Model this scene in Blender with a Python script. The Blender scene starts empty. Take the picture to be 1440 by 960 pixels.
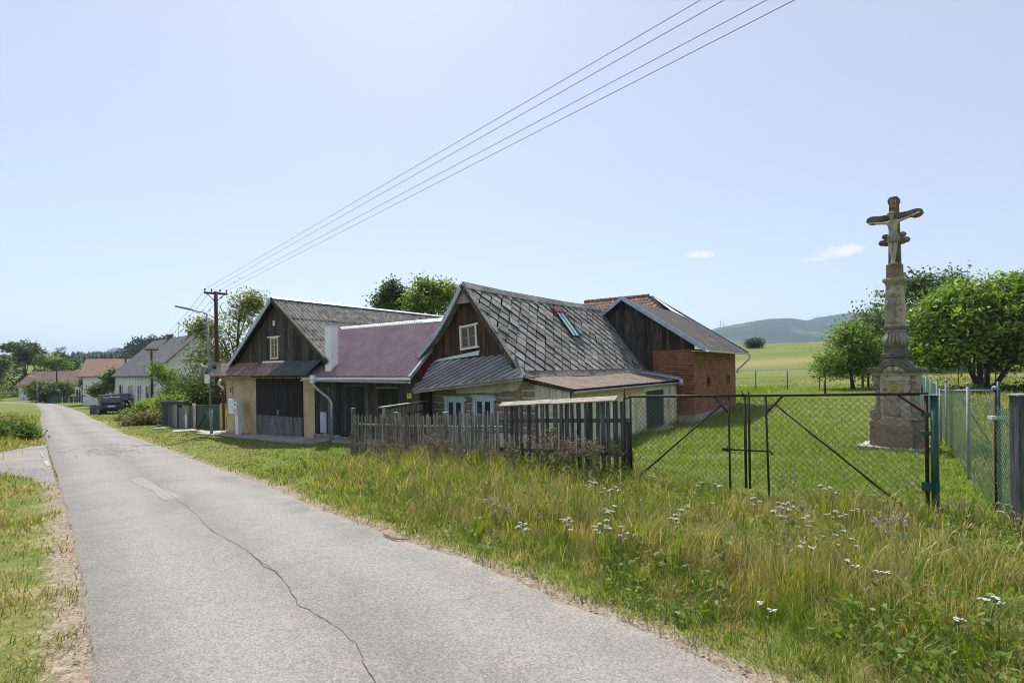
import bpy, bmesh, math, random
import numpy as np
from mathutils import Vector, Matrix

random.seed(7)
RNG = np.random.default_rng(11)
scene = bpy.context.scene
COL = scene.collection
R = math.radians

# ------------------------------------------------------------------ camera, sky, sun, exposure
F_PX, U0, V0, ROLL = 725.0, 720.0, 518.0, 0.015      # photo is 1440 x 960; level camera with a shifted lens
CAM = Vector((0.0, 0.0, 1.85))
cd = bpy.data.cameras.new("camera")
cam = bpy.data.objects.new("camera", cd)
COL.objects.link(cam)
cd.sensor_width = 36.0
cd.lens = F_PX / 1440.0 * 36.0
cd.shift_y = (V0 - 480.0) / 1440.0
cd.clip_start, cd.clip_end = 0.05, 30000.0
c_, s_ = math.cos(ROLL), math.sin(ROLL)
cam.matrix_world = Matrix(((c_, s_, 0, CAM.x), (0, 0, -1, CAM.y), (-s_, c_, 0, CAM.z), (0, 0, 0, 1)))
scene.camera = cam

SUN_EL, SUN_AZ = R(54.0), R(-13.0)                     # azimuth from +Y towards +X: the sun stands behind the houses
world = bpy.data.worlds.new("World")
scene.world = world
world.use_nodes = True
wn, wl = world.node_tree.nodes, world.node_tree.links
wn.clear()
w_out = wn.new("ShaderNodeOutputWorld")
w_bg = wn.new("ShaderNodeBackground")
w_bg.inputs["Strength"].default_value = 0.14
sky = wn.new("ShaderNodeTexSky")
sky.sky_type = 'NISHITA'
sky.sun_disc = False
sky.sun_elevation = SUN_EL
sky.sun_rotation = SUN_AZ
sky.altitude = 400.0
sky.air_density = 1.0
sky.dust_density = 0.8
sky.ozone_density = 1.5
wl.new(w_bg.outputs[0], w_out.inputs[0])

sd = bpy.data.lights.new("sun", 'SUN')
sd.energy = 5.0
sd.angle = R(0.55)
sd.color = (1.0, 0.955, 0.88)
sun = bpy.data.objects.new("sun", sd)
COL.objects.link(sun)
to_sun = Vector((math.sin(SUN_AZ) * math.cos(SUN_EL), math.cos(SUN_AZ) * math.cos(SUN_EL), math.sin(SUN_EL)))
sun.rotation_euler = to_sun.to_track_quat('Z', 'Y').to_euler()
sun.location = (0, 0, 40)

scene.view_settings.view_transform = 'Standard'
scene.view_settings.look = 'None'
scene.view_settings.gamma = 1.0
scene.view_settings.exposure = 0.45
scene.view_settings.use_curve_mapping = False
scene.render.engine = 'CYCLES'
cy = scene.cycles
cy.use_denoising = True
cy.pixel_filter_type = 'BLACKMAN_HARRIS'
cy.filter_width = 1.0
cy.max_bounces = 8
cy.diffuse_bounces = 3
cy.glossy_bounces = 2
cy.transmission_bounces = 4
cy.transparent_max_bounces = 8
cy.volume_bounces = 0
cy.caustics_reflective = False
cy.caustics_refractive = False
cy.sample_clamp_indirect = 6.0

# ------------------------------------------------------------------ small clouds low in the sky (by direction)
def px_dir(u, v):
    dx, dy = u - U0, v - V0
    x = dx * c_ - dy * s_
    y = dx * s_ + dy * c_
    return Vector((x / F_PX, 1.0, -y / F_PX))

def wmath(op, a, b=None):
    n = wn.new("ShaderNodeMath"); n.operation = op
    for i, k in enumerate((a, b)):
        if k is None: continue
        if isinstance(k, (int, float)): n.inputs[i].default_value = k
        else: wl.new(k, n.inputs[i])
    return n.outputs[0]

tc = wn.new("ShaderNodeTexCoord")
nz = wn.new("ShaderNodeTexNoise"); nz.inputs["Scale"].default_value = 34.0; nz.inputs["Detail"].default_value = 7.0
nz.inputs["Roughness"].default_value = 0.6
wl.new(tc.outputs["Generated"], nz.inputs["Vector"])
mask = None
for (u, v, wdt, hgt, amp) in ((1188, 352, 42, 10, 1.0), (1140, 364, 26, 5, 0.75), (985, 358, 26, 6, 0.7)):
    d = px_dir(u, v).normalized()
    ax = Vector((d.y, -d.x, 0)).normalized(); ay = ax.cross(d).normalized()
    comps = []
    for axis, size in ((ax, wdt / F_PX * 0.72), (ay, hgt / F_PX * 0.8)):
        sub = wn.new("ShaderNodeVectorMath"); sub.operation = 'SUBTRACT'
        wl.new(tc.outputs["Generated"], sub.inputs[0]); sub.inputs[1].default_value = d
        dot = wn.new("ShaderNodeVectorMath"); dot.operation = 'DOT_PRODUCT'
        wl.new(sub.outputs[0], dot.inputs[0]); dot.inputs[1].default_value = axis / size
        comps.append(wmath('MULTIPLY', dot.outputs["Value"], dot.outputs["Value"]))
    fall = wmath('SUBTRACT', 1.0, wmath('ADD', comps[0], comps[1]))
    fall = wmath('MAXIMUM', fall, -3.0)
    m = wmath('ADD', wmath('MULTIPLY', fall, 0.55), wmath('MULTIPLY', wmath('SUBTRACT', nz.outputs["Fac"], 0.5), 3.2))
    m = wmath('MULTIPLY', wmath('MINIMUM', wmath('MAXIMUM', m, 0.0), 1.0), amp)
    inside = wmath('MINIMUM', wmath('MAXIMUM', wmath('ADD', fall, 1.6), 0.0), 1.0)
    m = wmath('MULTIPLY', m, inside)
    mask = m if mask is None else wmath('MAXIMUM', mask, m)
mix = wn.new("ShaderNodeMix"); mix.data_type = 'RGBA'
wl.new(wmath('MULTIPLY', mask, 0.9), mix.inputs["Factor"])
veil = wn.new("ShaderNodeMix"); veil.data_type = 'RGBA'; veil.inputs["Factor"].default_value = 0.55      # even summer haze over the whole sky
wl.new(sky.outputs[0], veil.inputs["A"]); veil.inputs["B"].default_value = (3.72, 3.74, 4.05, 1)
wl.new(veil.outputs["Result"], mix.inputs["A"])
mix.inputs["B"].default_value = (6.0, 5.9, 6.0, 1)
wl.new(mix.outputs["Result"], w_bg.inputs["Color"])

# ------------------------------------------------------------------ terrain height (thin-plate spline through points estimated from image pixels)
CP = np.array([
    (0, 0, 0), (1.4, 3, 0), (-2.6, 3.2, 0), (5.3, 6.5, 0), (1.93, 8.7, -.05), (8.7, 11.7, -.12), (4.05, 17.3, -.49),
    (1.6, 13.9, -.44), (7.56, 21.6, -.49), (12.15, 27.9, -.24), (-12.8, 23.1, -.82), (-7.46, 19.4, -.70), (-4.4, 14.1, -.47),
    (-9.4, 15.1, -.55), (-24.8, 27, -.98), (-33, 41, -1.5), (-51, 55, -1.8), (-32.7, 47, -1.6), (22, 45, -.2),
    (26, 36, -.15), (12, 12, -.08), (20, 10, .05), (30, 0, .3), (0, -30, .5), (40, -30, .6), (-30, 0, -.2), (-40, -30, .2),
    (-60, 30, -1.3), (-100, 100, -2.0), (-80, 60, -2.0), (-60, 120, -.8), (-150, 200, 4.4), (79, 150, 7.9), (0, 100, 2.0),
    (0, 150, 5.0), (40, 85, 3.0), (110, 150, 8.6), (60, 20, .3), (90, 90, 4.2), (150, 60, 2.5), (-150, 60, -1.6), (-5, 32, -.75),
    (-30, 70, -1.4), (5, 45, -.35), (0, 240, 8.5), (130, 240, 9.5), (-250, 120, 1.0), (250, 150, 9.0), (250, -150, 2), (-250, -150, 1),
    (0, -250, 2), (250, 300, 10), (-250, 330, 8), (0, 330, 9), (-3.5, 7.5, -.12), (-14, 14, -.5)], dtype=float)

def _tps_fit(cp, lam=0.02):
    n = len(cp); P = cp[:, :2] / 50.0
    d = np.linalg.norm(P[:, None] - P[None], axis=2)
    K = np.where(d > 0, d * d * np.log(d + 1e-12), 0) + lam * 0.01 * np.eye(n)
    A = np.zeros((n + 3, n + 3)); A[:n, :n] = K
    A[:n, n] = 1; A[:n, n + 1:] = P
    A[n, :n] = 1; A[n + 1:, :n] = P.T
    return np.linalg.solve(A, np.r_[cp[:, 2], 0, 0, 0])
_W = _tps_fit(CP)

def zt(x, y):
    """terrain height, vectorised"""
    x = np.atleast_1d(np.asarray(x, float)).ravel(); y = np.atleast_1d(np.asarray(y, float)).ravel()
    out = np.empty(len(x)); n = len(CP); C = CP[:, :2] / 50.0
    for i in range(0, len(x), 40000):
        p = np.c_[x[i:i + 40000], y[i:i + 40000]] / 50.0
        pc = np.clip(p, -6.5, 6.5)
        d2 = ((pc[:, None] - C[None]) ** 2).sum(2)
        U = 0.5 * d2 * np.log(d2 + 1e-12)
        out[i:i + 40000] = U @ _W[:n] + _W[n] + pc @ _W[n + 1:]
    r = np.hypot(x, y)
    t = np.clip((r - 230) / 160.0, 0, 1); t = t * t * (3 - 2 * t)
    far = 8.0 + 0 * r
    return out * (1 - t) + far * t

def Z(x, y): return float(zt(x, y)[0])

def on_ground(u, v, lift=0.0):
    d = px_dir(u, v); t = 5.0
    lo, hi = 0.5, 300.0
    prev = None
    ts = np.geomspace(1.0, 300, 600)
    h = CAM.z + ts * d.z - zt(ts * d.x, ts * d.y) - lift
    k = np.argmax(h < 0)
    if h[k] >= 0: k = len(ts) - 1
    a, b = ts[max(k - 1, 0)], ts[k]
    for _ in range(30):
        m = (a + b) / 2
        if CAM.z + m * d.z - Z(m * d.x, m * d.y) - lift > 0: a = m
        else: b = m
    return Vector((a * d.x, a * d.y, CAM.z + a * d.z - lift))

def at_depth(u, v, y):
    d = px_dir(u, v)
    return Vector((d.x * y, y, CAM.z + d.z * y))

# building frame: s runs along the fronts (to the right), q goes back into the plots
O2 = Vector((-7.46, 19.4)); ES = Vector((.824, -.566)).normalized(); EQ = Vector((.566, .824)).normalized()
ES3, EQ3, EZ3 = Vector((ES.x, ES.y, 0)), Vector((EQ.x, EQ.y, 0)), Vector((0, 0, 1))
FR = [O2, 1.0, 0.0]      # frame origin, unit length, height of its zero
def W(s, q, z): 
    p = FR[0] + (ES * s + EQ * q) * FR[1]
    return Vector((p.x, p.y, z * FR[1] + FR[2]))
def sq_of(x, y):
    d = (Vector((x, y)) - FR[0]) / FR[1]
    return d.dot(ES), d.dot(EQ)
def hit_q(u, v, q):
    """photo pixel -> (s, z) on the upright plane at depth q of the building frame"""
    d = px_dir(u, v); d2 = Vector((d.x, d.y))
    t = (q * FR[1] + FR[0].dot(EQ)) / d2.dot(EQ)
    return (d2 * t - FR[0]).dot(ES) / FR[1], (CAM.z + d.z * t - FR[2]) / FR[1]
def hit_s(u, v, s):
    d = px_dir(u, v); d2 = Vector((d.x, d.y))
    t = (s * FR[1] + FR[0].dot(ES)) / d2.dot(ES)
    return (d2 * t - FR[0]).dot(EQ) / FR[1], (CAM.z + d.z * t - FR[2]) / FR[1]
def hit_line(u, v, a, b):
    """photo pixel -> world point on the upright plane through ground points a, b"""
    a = Vector(a[:2]); b = Vector(b[:2]); n = (b - a); n = Vector((-n.y, n.x)).normalized()
    d = px_dir(u, v); d2 = Vector((d.x, d.y)); t = a.dot(n) / d2.dot(n)
    return Vector((d.x * t, d.y * t, CAM.z + d.z * t))

# ------------------------------------------------------------------ object helpers
ORG = {}
def link(o):
    COL.objects.link(o); return o
def tag(o, label=None, cat=None, group=None, kind=None):
    if label: o["label"] = label
    if cat: o["category"] = cat
    if group: o["group"] = group
    if kind: o["kind"] = kind
    return o
def thing(name, label, cat, loc, group=None):
    o = bpy.data.objects.new(name, None); link(o)
    o.empty_display_size = 0.2
    o.location = loc; ORG[o] = Vector(loc)
    return tag(o, label, cat, group)

class MB:
    """collects shapes; build() makes ONE mesh object"""
    def __init__(self): self.v, self.f, self.c, self.uv = [], [], [], None
    def add(self, vs, fs):
        b = len(self.v); self.v += [Vector(p) for p in vs]; self.f += [tuple(b + i for i in f) for f in fs]; return self
    def quad(self, a, b, c, d): return self.add([a, b, c, d], [(0, 1, 2, 3)])
    def obox(self, o, a, b, c):
        o, a, b, c = map(Vector, (o, a, b, c))
        vs = [o, o + a, o + a + b, o + b, o + c, o + a + c, o + a + b + c, o + b + c]
        fs = [(0, 3, 2, 1), (4, 5, 6, 7), (0, 1, 5, 4), (1, 2, 6, 5), (2, 3, 7, 6), (3, 0, 4, 7)]
        if a.cross(b).dot(c) < 0: fs = [tuple(reversed(f)) for f in fs]
        return self.add(vs, fs)
    def wbox(self, s0, s1, q0, q1, z0, z1):
        return self.obox(W(s0, q0, z0), ES3 * ((s1 - s0) * FR[1]), EQ3 * ((q1 - q0) * FR[1]), EZ3 * ((z1 - z0) * FR[1]))
    def prism(self, poly, ext):
        """polygon (3D points) extruded by vector ext"""
        n = len(poly); ext = Vector(ext); poly = [Vector(p) for p in poly]
        nrm = Vector((0, 0, 0))
        for i in range(n): nrm += (poly[i] - poly[0]).cross(poly[(i + 1) % n] - poly[0])
        if nrm.dot(ext) > 0: poly = poly[::-1]
        vs = poly + [p + ext for p in poly]
        fs = [tuple(range(n)), tuple(range(2 * n - 1, n - 1, -1))]
        fs += [(i, i + n, (i + 1) % n + n, (i + 1) % n) for i in range(n)]
        return self.add(vs, fs)
    def tube(self, pts, rad, n=8, caps=True):
        pts = [Vector(p) for p in pts]
        if not hasattr(rad, '__len__'): rad = [rad] * len(pts)
        rings = []; up = None
        for i, p in enumerate(pts):
            d = (pts[min(i + 1, len(pts) - 1)] - pts[max(i - 1, 0)]).normalized()
            if up is None: up = d.orthogonal().normalized()
            up = (up - d * up.dot(d)).normalized(); w = d.cross(up)
            rings.append([p + (up * math.cos(2 * math.pi * k / n) + w * math.sin(2 * math.pi * k / n)) * rad[i] for k in range(n)])
        vs = [p for r_ in rings for p in r_]; fs = []
        for i in range(len(pts) - 1):
            for k in range(n):
                fs.append((i * n + k, i * n + (k + 1) % n, (i + 1) * n + (k + 1) % n, (i + 1) * n + k))
        if caps: fs += [tuple(range(n - 1, -1, -1)), tuple(range((len(pts) - 1) * n, len(pts) * n))]
        return self.add(vs, fs)
    def bar(self, a, b, w, t, up=(0, 0, 1)):
        """rectangular bar from a to b, w across (perpendicular to up), t along up"""
        a, b = Vector(a), Vector(b); d = b - a; x = d.cross(Vector(up))
        if x.length < 1e-6: x = d.orthogonal()
        x = x.normalized(); y = x.cross(d).normalized()
        return self.obox(a - x * w / 2 - y * t / 2, d, x * w, y * t)
    def lathe(self, o, prof, n=16, ax=(0, 0, 1), sx=1.0, sy=1.0, xdir=None):
        o = Vector(o); ax = Vector(ax).normalized()
        x = Vector(xdir).normalized() if xdir is not None else ax.orthogonal().normalized(); y = ax.cross(x)
        vs = []
        for r_, h in prof:
            for k in range(n):
                a = 2 * math.pi * k / n
                vs.append(o + ax * h + x * (r_ * math.cos(a) * sx) + y * (r_ * math.sin(a) * sy))
        fs = []; m = len(prof)
        for i in range(m - 1):
            for k in range(n): fs.append((i * n + k, i * n + (k + 1) % n, (i + 1) * n + (k + 1) % n, (i + 1) * n + k))
        fs += [tuple(range(n - 1, -1, -1)), tuple(range((m - 1) * n, m * n))]
        return self.add(vs, fs)
    def sphere(self, o, r, sx=1, sy=1, sz=1, n=10, m=6):
        prof = [(max(r * math.sin(math.pi * i / m), 1e-4), -r * sz * math.cos(math.pi * i / m)) for i in range(m + 1)]
        return self.lathe(o, prof, n, sx=sx, sy=sy, xdir=(1, 0, 0))
    def build(self, name, mat, parent=None, smooth=False, bevel=0.0, label=None, cat=None, group=None, kind=None):
        org = ORG.get(parent, Vector((0, 0, 0))) if parent is not None else Vector((0, 0, 0))
        me = bpy.data.meshes.new(name)
        me.from_pydata([tuple(p - org) for p in self.v], [], self.f); me.update()
        me.materials.append(mat)
        if smooth:
            for p in me.polygons: p.use_smooth = True
        o = bpy.data.objects.new(name, me); link(o)
        if parent is not None: o.parent = parent
        ORG[o] = org
        if bevel:
            m = o.modifiers.new("bevel", 'BEVEL'); m.width = bevel; m.segments = 2; m.limit_method = 'ANGLE'; m.angle_limit = R(35)
        return tag(o, label, cat, group, kind)

def clip_half(poly, a, b, c):
    """keep a*x+b*y<=c"""
    out = []; n = len(poly)
    for i in range(n):
        p, q = poly[i], poly[(i + 1) % n]
        fp, fq = a * p[0] + b * p[1] - c, a * q[0] + b * q[1] - c
        if fp <= 0: out.append(p)
        if (fp < 0 < fq) or (fq < 0 < fp):
            t = fp / (fp - fq); out.append((p[0] + t * (q[0] - p[0]), p[1] + t * (q[1] - p[1])))
    return out
def poly_area(p):
    return 0.5 * abs(sum(p[i][0] * p[(i + 1) % len(p)][1] - p[(i + 1) % len(p)][0] * p[i][1] for i in range(len(p))))
def clip_convex(poly, clip):
    """poly clipped by convex counter-clockwise polygon clip"""
    for i in range(len(clip)):
        (x0, y0), (x1, y1) = clip[i], clip[(i + 1) % len(clip)]
        a, b = (y1 - y0), -(x1 - x0)
        poly = clip_half(poly, a, b, a * x0 + b * y0)
        if len(poly) < 3: return []
    return poly

def boards(parent, mat, poly, to3, nrm, w=0.15, gap=0.006, th=0.022, jit=0.006, name="board", holes=(), wj=0.25, seed=0, depth=0.0, ragged=0.0):
    """upright boards: polygon (a, z) cut in strips of width ~w; every board its own object"""
    rr = random.Random(seed); nrm = Vector(nrm)
    a0, a1 = min(p[0] for p in poly), max(p[0] for p in poly); a = a0; out = []
    while a < a1 - 0.01:
        wd = w * (1 + rr.uniform(-wj, wj)); b = min(a + wd, a1)
        if a1 - b < w * .4: b = a1
        st = clip_half(clip_half(list(poly), 1, 0, b - gap), -1, 0, -a)
        pieces = [st]
        for (h0, h1, z0, z1) in holes:
            nx = []
            for pc in pieces:
                if len(pc) < 3: continue
                xa, xb = min(p[0] for p in pc), max(p[0] for p in pc)
                if xb <= h0 + .002 or xa >= h1 - .002: nx.append(pc); continue
                for side in (clip_half(pc, 1, 0, h0), clip_half(pc, -1, 0, -h1)):
                    if len(side) >= 3 and poly_area(side) > 2e-4: nx.append(side)
                mid = clip_half(clip_half(pc, -1, 0, -h0), 1, 0, h1)
                nx.append(clip_half(mid, 0, 1, z0)); nx.append(clip_half(mid, 0, -1, -z1))
            pieces = nx
        off = rr.uniform(0, jit)
        for pc in pieces:
            if len(pc) < 3 or poly_area(pc) < 2e-3: continue
            if ragged:
                dz = rr.uniform(0, ragged); zmin = min(p[1] for p in pc)
                pc = [(p[0], p[1] + (dz if p[1] < zmin + .02 else 0)) for p in pc]
            mb = MB(); mb.prism([to3(*p) + nrm * (depth + off) for p in pc], nrm * th)
            out.append(mb.build(name, mat, parent))
        a = b
    return out

# ------------------------------------------------------------------ materials
def nmix(nt, fac, a, b, blend='MIX'):
    n = nt.nodes.new("ShaderNodeMix"); n.data_type = 'RGBA'; n.blend_type = blend
    for key, val in (("Factor", fac), ("A", a), ("B", b)):
        if isinstance(val, (int, float)): n.inputs[key].default_value = val
        elif isinstance(val, tuple): n.inputs[key].default_value = val if len(val) == 4 else (*val, 1)
        else: nt.links.new(val, n.inputs[key])
    return n.outputs["Result"]
def nramp(nt, fac, p0, p1):
    n = nt.nodes.new("ShaderNodeMapRange"); n.inputs[1].default_value = p0; n.inputs[2].default_value = p1
    nt.links.new(fac, n.inputs[0]); return n.outputs[0]
def nnoise(nt, vec, scale, detail=4, rough=0.55, stretch=None, dist=0.0):
    if stretch is not None:
        mp = nt.nodes.new("ShaderNodeMapping"); mp.inputs["Scale"].default_value = stretch
        nt.links.new(vec, mp.inputs["Vector"]); vec = mp.outputs[0]
    n = nt.nodes.new("ShaderNodeTexNoise"); n.inputs["Scale"].default_value = scale
    n.inputs["Detail"].default_value = detail; n.inputs["Roughness"].default_value = rough; n.inputs["Distortion"].default_value = dist
    nt.links.new(vec, n.inputs["Vector"]); return n.outputs["Fac"]
def newmat(name):
    m = bpy.data.materials.new(name); m.use_nodes = True; nt = m.node_tree
    b = nt.nodes["Principled BSDF"]; t = nt.nodes.new("ShaderNodeTexCoord")
    return m, nt, b, t
def objvec(nt, t):
    """object coordinates plus a per-object shift, so that copies do not repeat"""
    oi = nt.nodes.new("ShaderNodeObjectInfo")
    sc = nt.nodes.new("ShaderNodeVectorMath"); sc.operation = 'SCALE'; sc.inputs[0].default_value = (37, 71, 53)
    nt.links.new(oi.outputs["Random"], sc.inputs["Scale"])
    ad = nt.nodes.new("ShaderNodeVectorMath"); nt.links.new(t.outputs["Object"], ad.inputs[0]); nt.links.new(sc.outputs[0], ad.inputs[1])
    return ad.outputs[0], oi.outputs["Random"]
def M(name, c1, c2, scale=4.0, stretch=None, rough=0.8, bump=0.15, bscale=None, rnd=0.0, lo=.35, hi=.65, metal=0.0, c3=None, s3=0.6, lo3=.5, hi3=.7,
      detail=5, spec=0.3, bdist=0.01, bstretch=None, fine=0.0):
    m, nt, b, t = newmat(name)
    vec, rn = objvec(nt, t)
    n = nnoise(nt, vec, scale, detail, .6, stretch)
    col = nmix(nt, nramp(nt, n, lo, hi), c1, c2)
    if c3 is not None:
        n3 = nnoise(nt, vec, s3, 6, .65, stretch if s3 > 20 else None)
        col = nmix(nt, nramp(nt, n3, lo3, hi3), col, c3)
    if fine:
        nf = nnoise(nt, vec, 160, 2, .6)
        fr = nramp(nt, nf, .3, .7)
        mu = nt.nodes.new("ShaderNodeMapRange"); nt.links.new(fr, mu.inputs[0]); mu.inputs[3].default_value = 1 - fine; mu.inputs[4].default_value = 1 + fine
        col = nmix(nt, 1.0, col, mu.outputs[0], 'MULTIPLY')
    if rnd:
        mr = nt.nodes.new("ShaderNodeMapRange"); nt.links.new(rn, mr.inputs[0]); mr.inputs[3].default_value = 1 - rnd; mr.inputs[4].default_value = 1 + rnd
        col = nmix(nt, 1.0, col, mr.outputs[0], 'MULTIPLY')
    nt.links.new(col, b.inputs["Base Color"])
    b.inputs["Roughness"].default_value = rough; b.inputs["Metallic"].default_value = metal
    b.inputs["Specular IOR Level"].default_value = spec
    if bump:
        nb = nnoise(nt, vec, bscale or scale * 3, 6, .65, bstretch if bstretch is not None else stretch)
        bp = nt.nodes.new("ShaderNodeBump"); bp.inputs["Strength"].default_value = min(1, bump * 2); bp.inputs["Distance"].default_value = bdist
        nt.links.new(nb, bp.inputs["Height"]); nt.links.new(bp.outputs[0], b.inputs["Normal"])
    return m
VB = (14, 14, 1.1)      # upright grain
HB = (1.2, 1.2, 16)     # level grain
MT = {}
MT['darkboard'] = M("dark_boards", (.026, .021, .019), (.092, .077, .068), 1.6, VB, .85, .3, rnd=.5, c3=(.17, .15, .135), s3=1.1, lo3=.56, hi3=.8)
MT['brownboard'] = M("brown_boards", (.035, .022, .016), (.11, .068, .048), 1.6, VB, .85, .3, rnd=.5, c3=(.15, .12, .10), s3=1.3, lo3=.58, hi3=.8)
MT['doorlow'] = M("weathered_grey_boards", (.10, .105, .115), (.2, .205, .215), 1.6, VB, .85, .3, rnd=.25, c3=(.06, .06, .065), s3=1.4)
MT['doorup'] = M("black_stained_boards", (.012, .010, .011), (.032, .027, .026), 1.6, VB, .8, .25, rnd=.35)
MT['greywood'] = M("grey_wood", (.13, .118, .098), (.32, .295, .255), 1.8, VB, .9, .35, rnd=.4, c3=(.07, .075, .04), s3=2.0, lo3=.55, hi3=.75)
MT['darkslat'] = M("dark_slats", (.035, .035, .038), (.12, .12, .126), 1.8, VB, .9, .35, rnd=.4, c3=(.15, .15, .15), s3=2.0, lo3=.6, hi3=.8)
MT['plank'] = M("bleached_plank", (.24, .22, .19), (.42, .40, .36), 2.2, HB, .9, .35, c3=(.14, .12, .1), s3=3)
MT['plaster'] = M("ochre_plaster", (.50, .36, .20), (.64, .50, .33), 2.6, None, .95, .5, 40, c3=(.34, .29, .21), s3=1.1, lo3=.5, hi3=.72, fine=.14, bdist=.012)
MT['creamboard'] = M("cream_boards", (.52, .47, .33), (.70, .66, .52), 1.8, VB, .85, .25, rnd=.2, c3=(.27, .24, .17), s3=1.6, lo3=.52, hi3=.72)
MT['ochrestrip'] = M("ochre_strip", (.42, .31, .13), (.55, .44, .22), 2.5, HB, .9, .25, c3=(.3, .24, .12), s3=2)
MT['log'] = M("old_logs", (.20, .155, .10), (.40, .33, .23), 2.0, HB, .92, .5, rnd=.22, c3=(.12, .095, .07), s3=3.0, lo3=.54, hi3=.72, bdist=.02)
MT['chink'] = M("lime_chinking", (.50, .47, .38), (.62, .6, .5), 4, None, .95, .5, 30, c3=(.36, .32, .24), s3=1.7)
MT['creamplaster'] = M("cream_plaster", (.62, .59, .47), (.74, .71, .60), 3, None, .95, .4, 30, c3=(.42, .37, .26), s3=1.6, fine=.08)
MT['white'] = M("white_paint", (.72, .72, .71), (.80, .80, .79), 6, None, .6, .05, c3=(.55, .54, .51), s3=3, lo3=.58, hi3=.8)
MT['bluewhite'] = M("pale_blue_paint", (.42, .54, .60), (.56, .66, .70), 6, None, .6, .1, c3=(.68, .72, .72), s3=4)
MT['whitemetal'] = M("white_sheet_metal", (.74, .76, .79), (.82, .83, .85), 3, None, .42, .03, spec=.5, c3=(.55, .56, .58), s3=2.5, lo3=.6, hi3=.8)
MT['zinc'] = M("zinc_sheet", (.36, .40, .46), (.50, .54, .59), 5, None, .5, .05, metal=.4, c3=(.3, .33, .38), s3=4)
MT['zincblue'] = M("blue_grey_sheet", (.33, .40, .52), (.48, .55, .66), 4, None, .4, .05, metal=.35)
MT['palestrip'] = M("pale_blue_sheet", (.52, .66, .68), (.62, .74, .76), 4, None, .5, .04)
MT['purple'] = M("wine_sheet_metal", (.20, .13, .155), (.27, .185, .21), 1.2, None, .3, .02, spec=.8, metal=.1, c3=(.33, .25, .27), s3=2.2, lo3=.44, hi3=.72)
MT['redsheet'] = M("dark_red_sheet", (.10, .018, .018), (.15, .035, .032), 3, None, .5, .04)
MT['brownpipe'] = M("red_brown_pipe", (.085, .022, .016), (.13, .035, .026), 5, None, .4, .03)
MT['eternit'] = M("lichened_cement_sheet", (.10, .095, .088), (.27, .26, .24), 5, None, .92, .4, 26, c3=(.055, .052, .046), s3=1.3, lo3=.48, hi3=.68, fine=.2)
MT['shingle'] = M("cement_shingles", (.17, .158, .145), (.36, .34, .315), 6, None, .92, .5, 26, rnd=.3, c3=(.085, .078, .07), s3=3.0, lo3=.52, hi3=.7, fine=.25)
MT['underroof'] = M("roof_underlay", (.012, .011, .011), (.03, .028, .026), 5, None, .95, .1)
MT['felt'] = M("bitumen_felt", (.055, .058, .066), (.10, .104, .114), 3, None, .9, .35, 60, c3=(.14, .145, .15), s3=1.2, lo3=.55, hi3=.8, fine=.2)
MT['pentfelt'] = M("grey_mineral_felt", (.23, .24, .255), (.34, .345, .355), 2.5, None, .9, .3, 60, rnd=.25, c3=(.36, .34, .30), s3=1.5, lo3=.55, hi3=.8, fine=.16)
MT['rust'] = M("rusty_sheet", (.16, .085, .06), (.28, .19, .15), 4, None, .75, .2, c3=(.36, .33, .32), s3=2.5)
MT['brownsheet'] = M("brown_corrugated_sheet", (.16, .115, .085), (.26, .20, .155), 4, None, .85, .25, c3=(.11, .08, .062), s3=2.2, fine=.12)
MT['redfelt'] = M("reddish_shingle_felt", (.05, .043, .052), (.09, .075, .085), 2.5, None, .9, .3, 60, c3=(.085, .09, .11), s3=1.0, lo3=.5, hi3=.75, fine=.25)
MT['clay'] = M("clay_tiles", (.24, .135, .085), (.36, .22, .15), 5, None, .9, .3, rnd=.35, c3=(.16, .11, .08), s3=5)
MT['concrete'] = M("concrete", (.30, .285, .26), (.44, .42, .39), 3, None, .92, .4, 30, c3=(.2, .185, .16), s3=1.4, fine=.12)
MT['stone'] = M("foundation_stone", (.16, .155, .155), (.30, .29, .285), 3, None, .92, .6, 14, rnd=.25, bdist=.02)
MT['iron'] = M("dark_rusty_iron", (.020, .014, .012), (.05, .03, .024), 12, None, .65, .2, c3=(.09, .045, .03), s3=6)
MT['greenpaint'] = M("dark_green_paint", (.014, .062, .05), (.022, .085, .066), 6, None, .42, .06, c3=(.03, .05, .045), s3=3, lo3=.6)
MT['greenwire'] = M("green_wire", (.05, .13, .08), (.08, .17, .11), 6, None, .5, 0)
MT['galv'] = M("galvanised_steel", (.19, .215, .22), (.28, .30, .305), 8, None, .65, .05, metal=.15)
MT['wire'] = M("weathered_wire", (.07, .06, .052), (.13, .112, .098), 10, None, .6, 0, metal=.2)
MT['glass'] = M("dark_glass", (.02, .024, .03), (.035, .04, .048), 2, None, .06, 0, spec=.6)
MT['skyglass'] = M("painted_sky_glass", (.42, .52, .54), (.50, .60, .62), 2, None, .08, 0, spec=.8)  # sky reflection put into the pale base colour of the panes
MT['greendoor'] = M("dark_green_door", (.012, .035, .028), (.022, .05, .04), 5, VB, .6, .1)
MT['yellow'] = M("yellow_plate", (.75, .58, .06), (.8, .63, .08), 5, None, .5, 0)
MT['black'] = M("black_paint", (.012, .012, .012), (.02, .02, .02), 5, None, .6, 0)
MT['ochrewood'] = M("ochre_window_paint", (.40, .27, .13), (.52, .37, .2), 4, VB, .7, .1)
MT['deadwhite'] = M("house_whitewash", (.68, .69, .69), (.78, .79, .79), 1.5, None, .95, .3, 20, c3=(.38, .38, .37), s3=.8, lo3=.55, hi3=.75)
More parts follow.
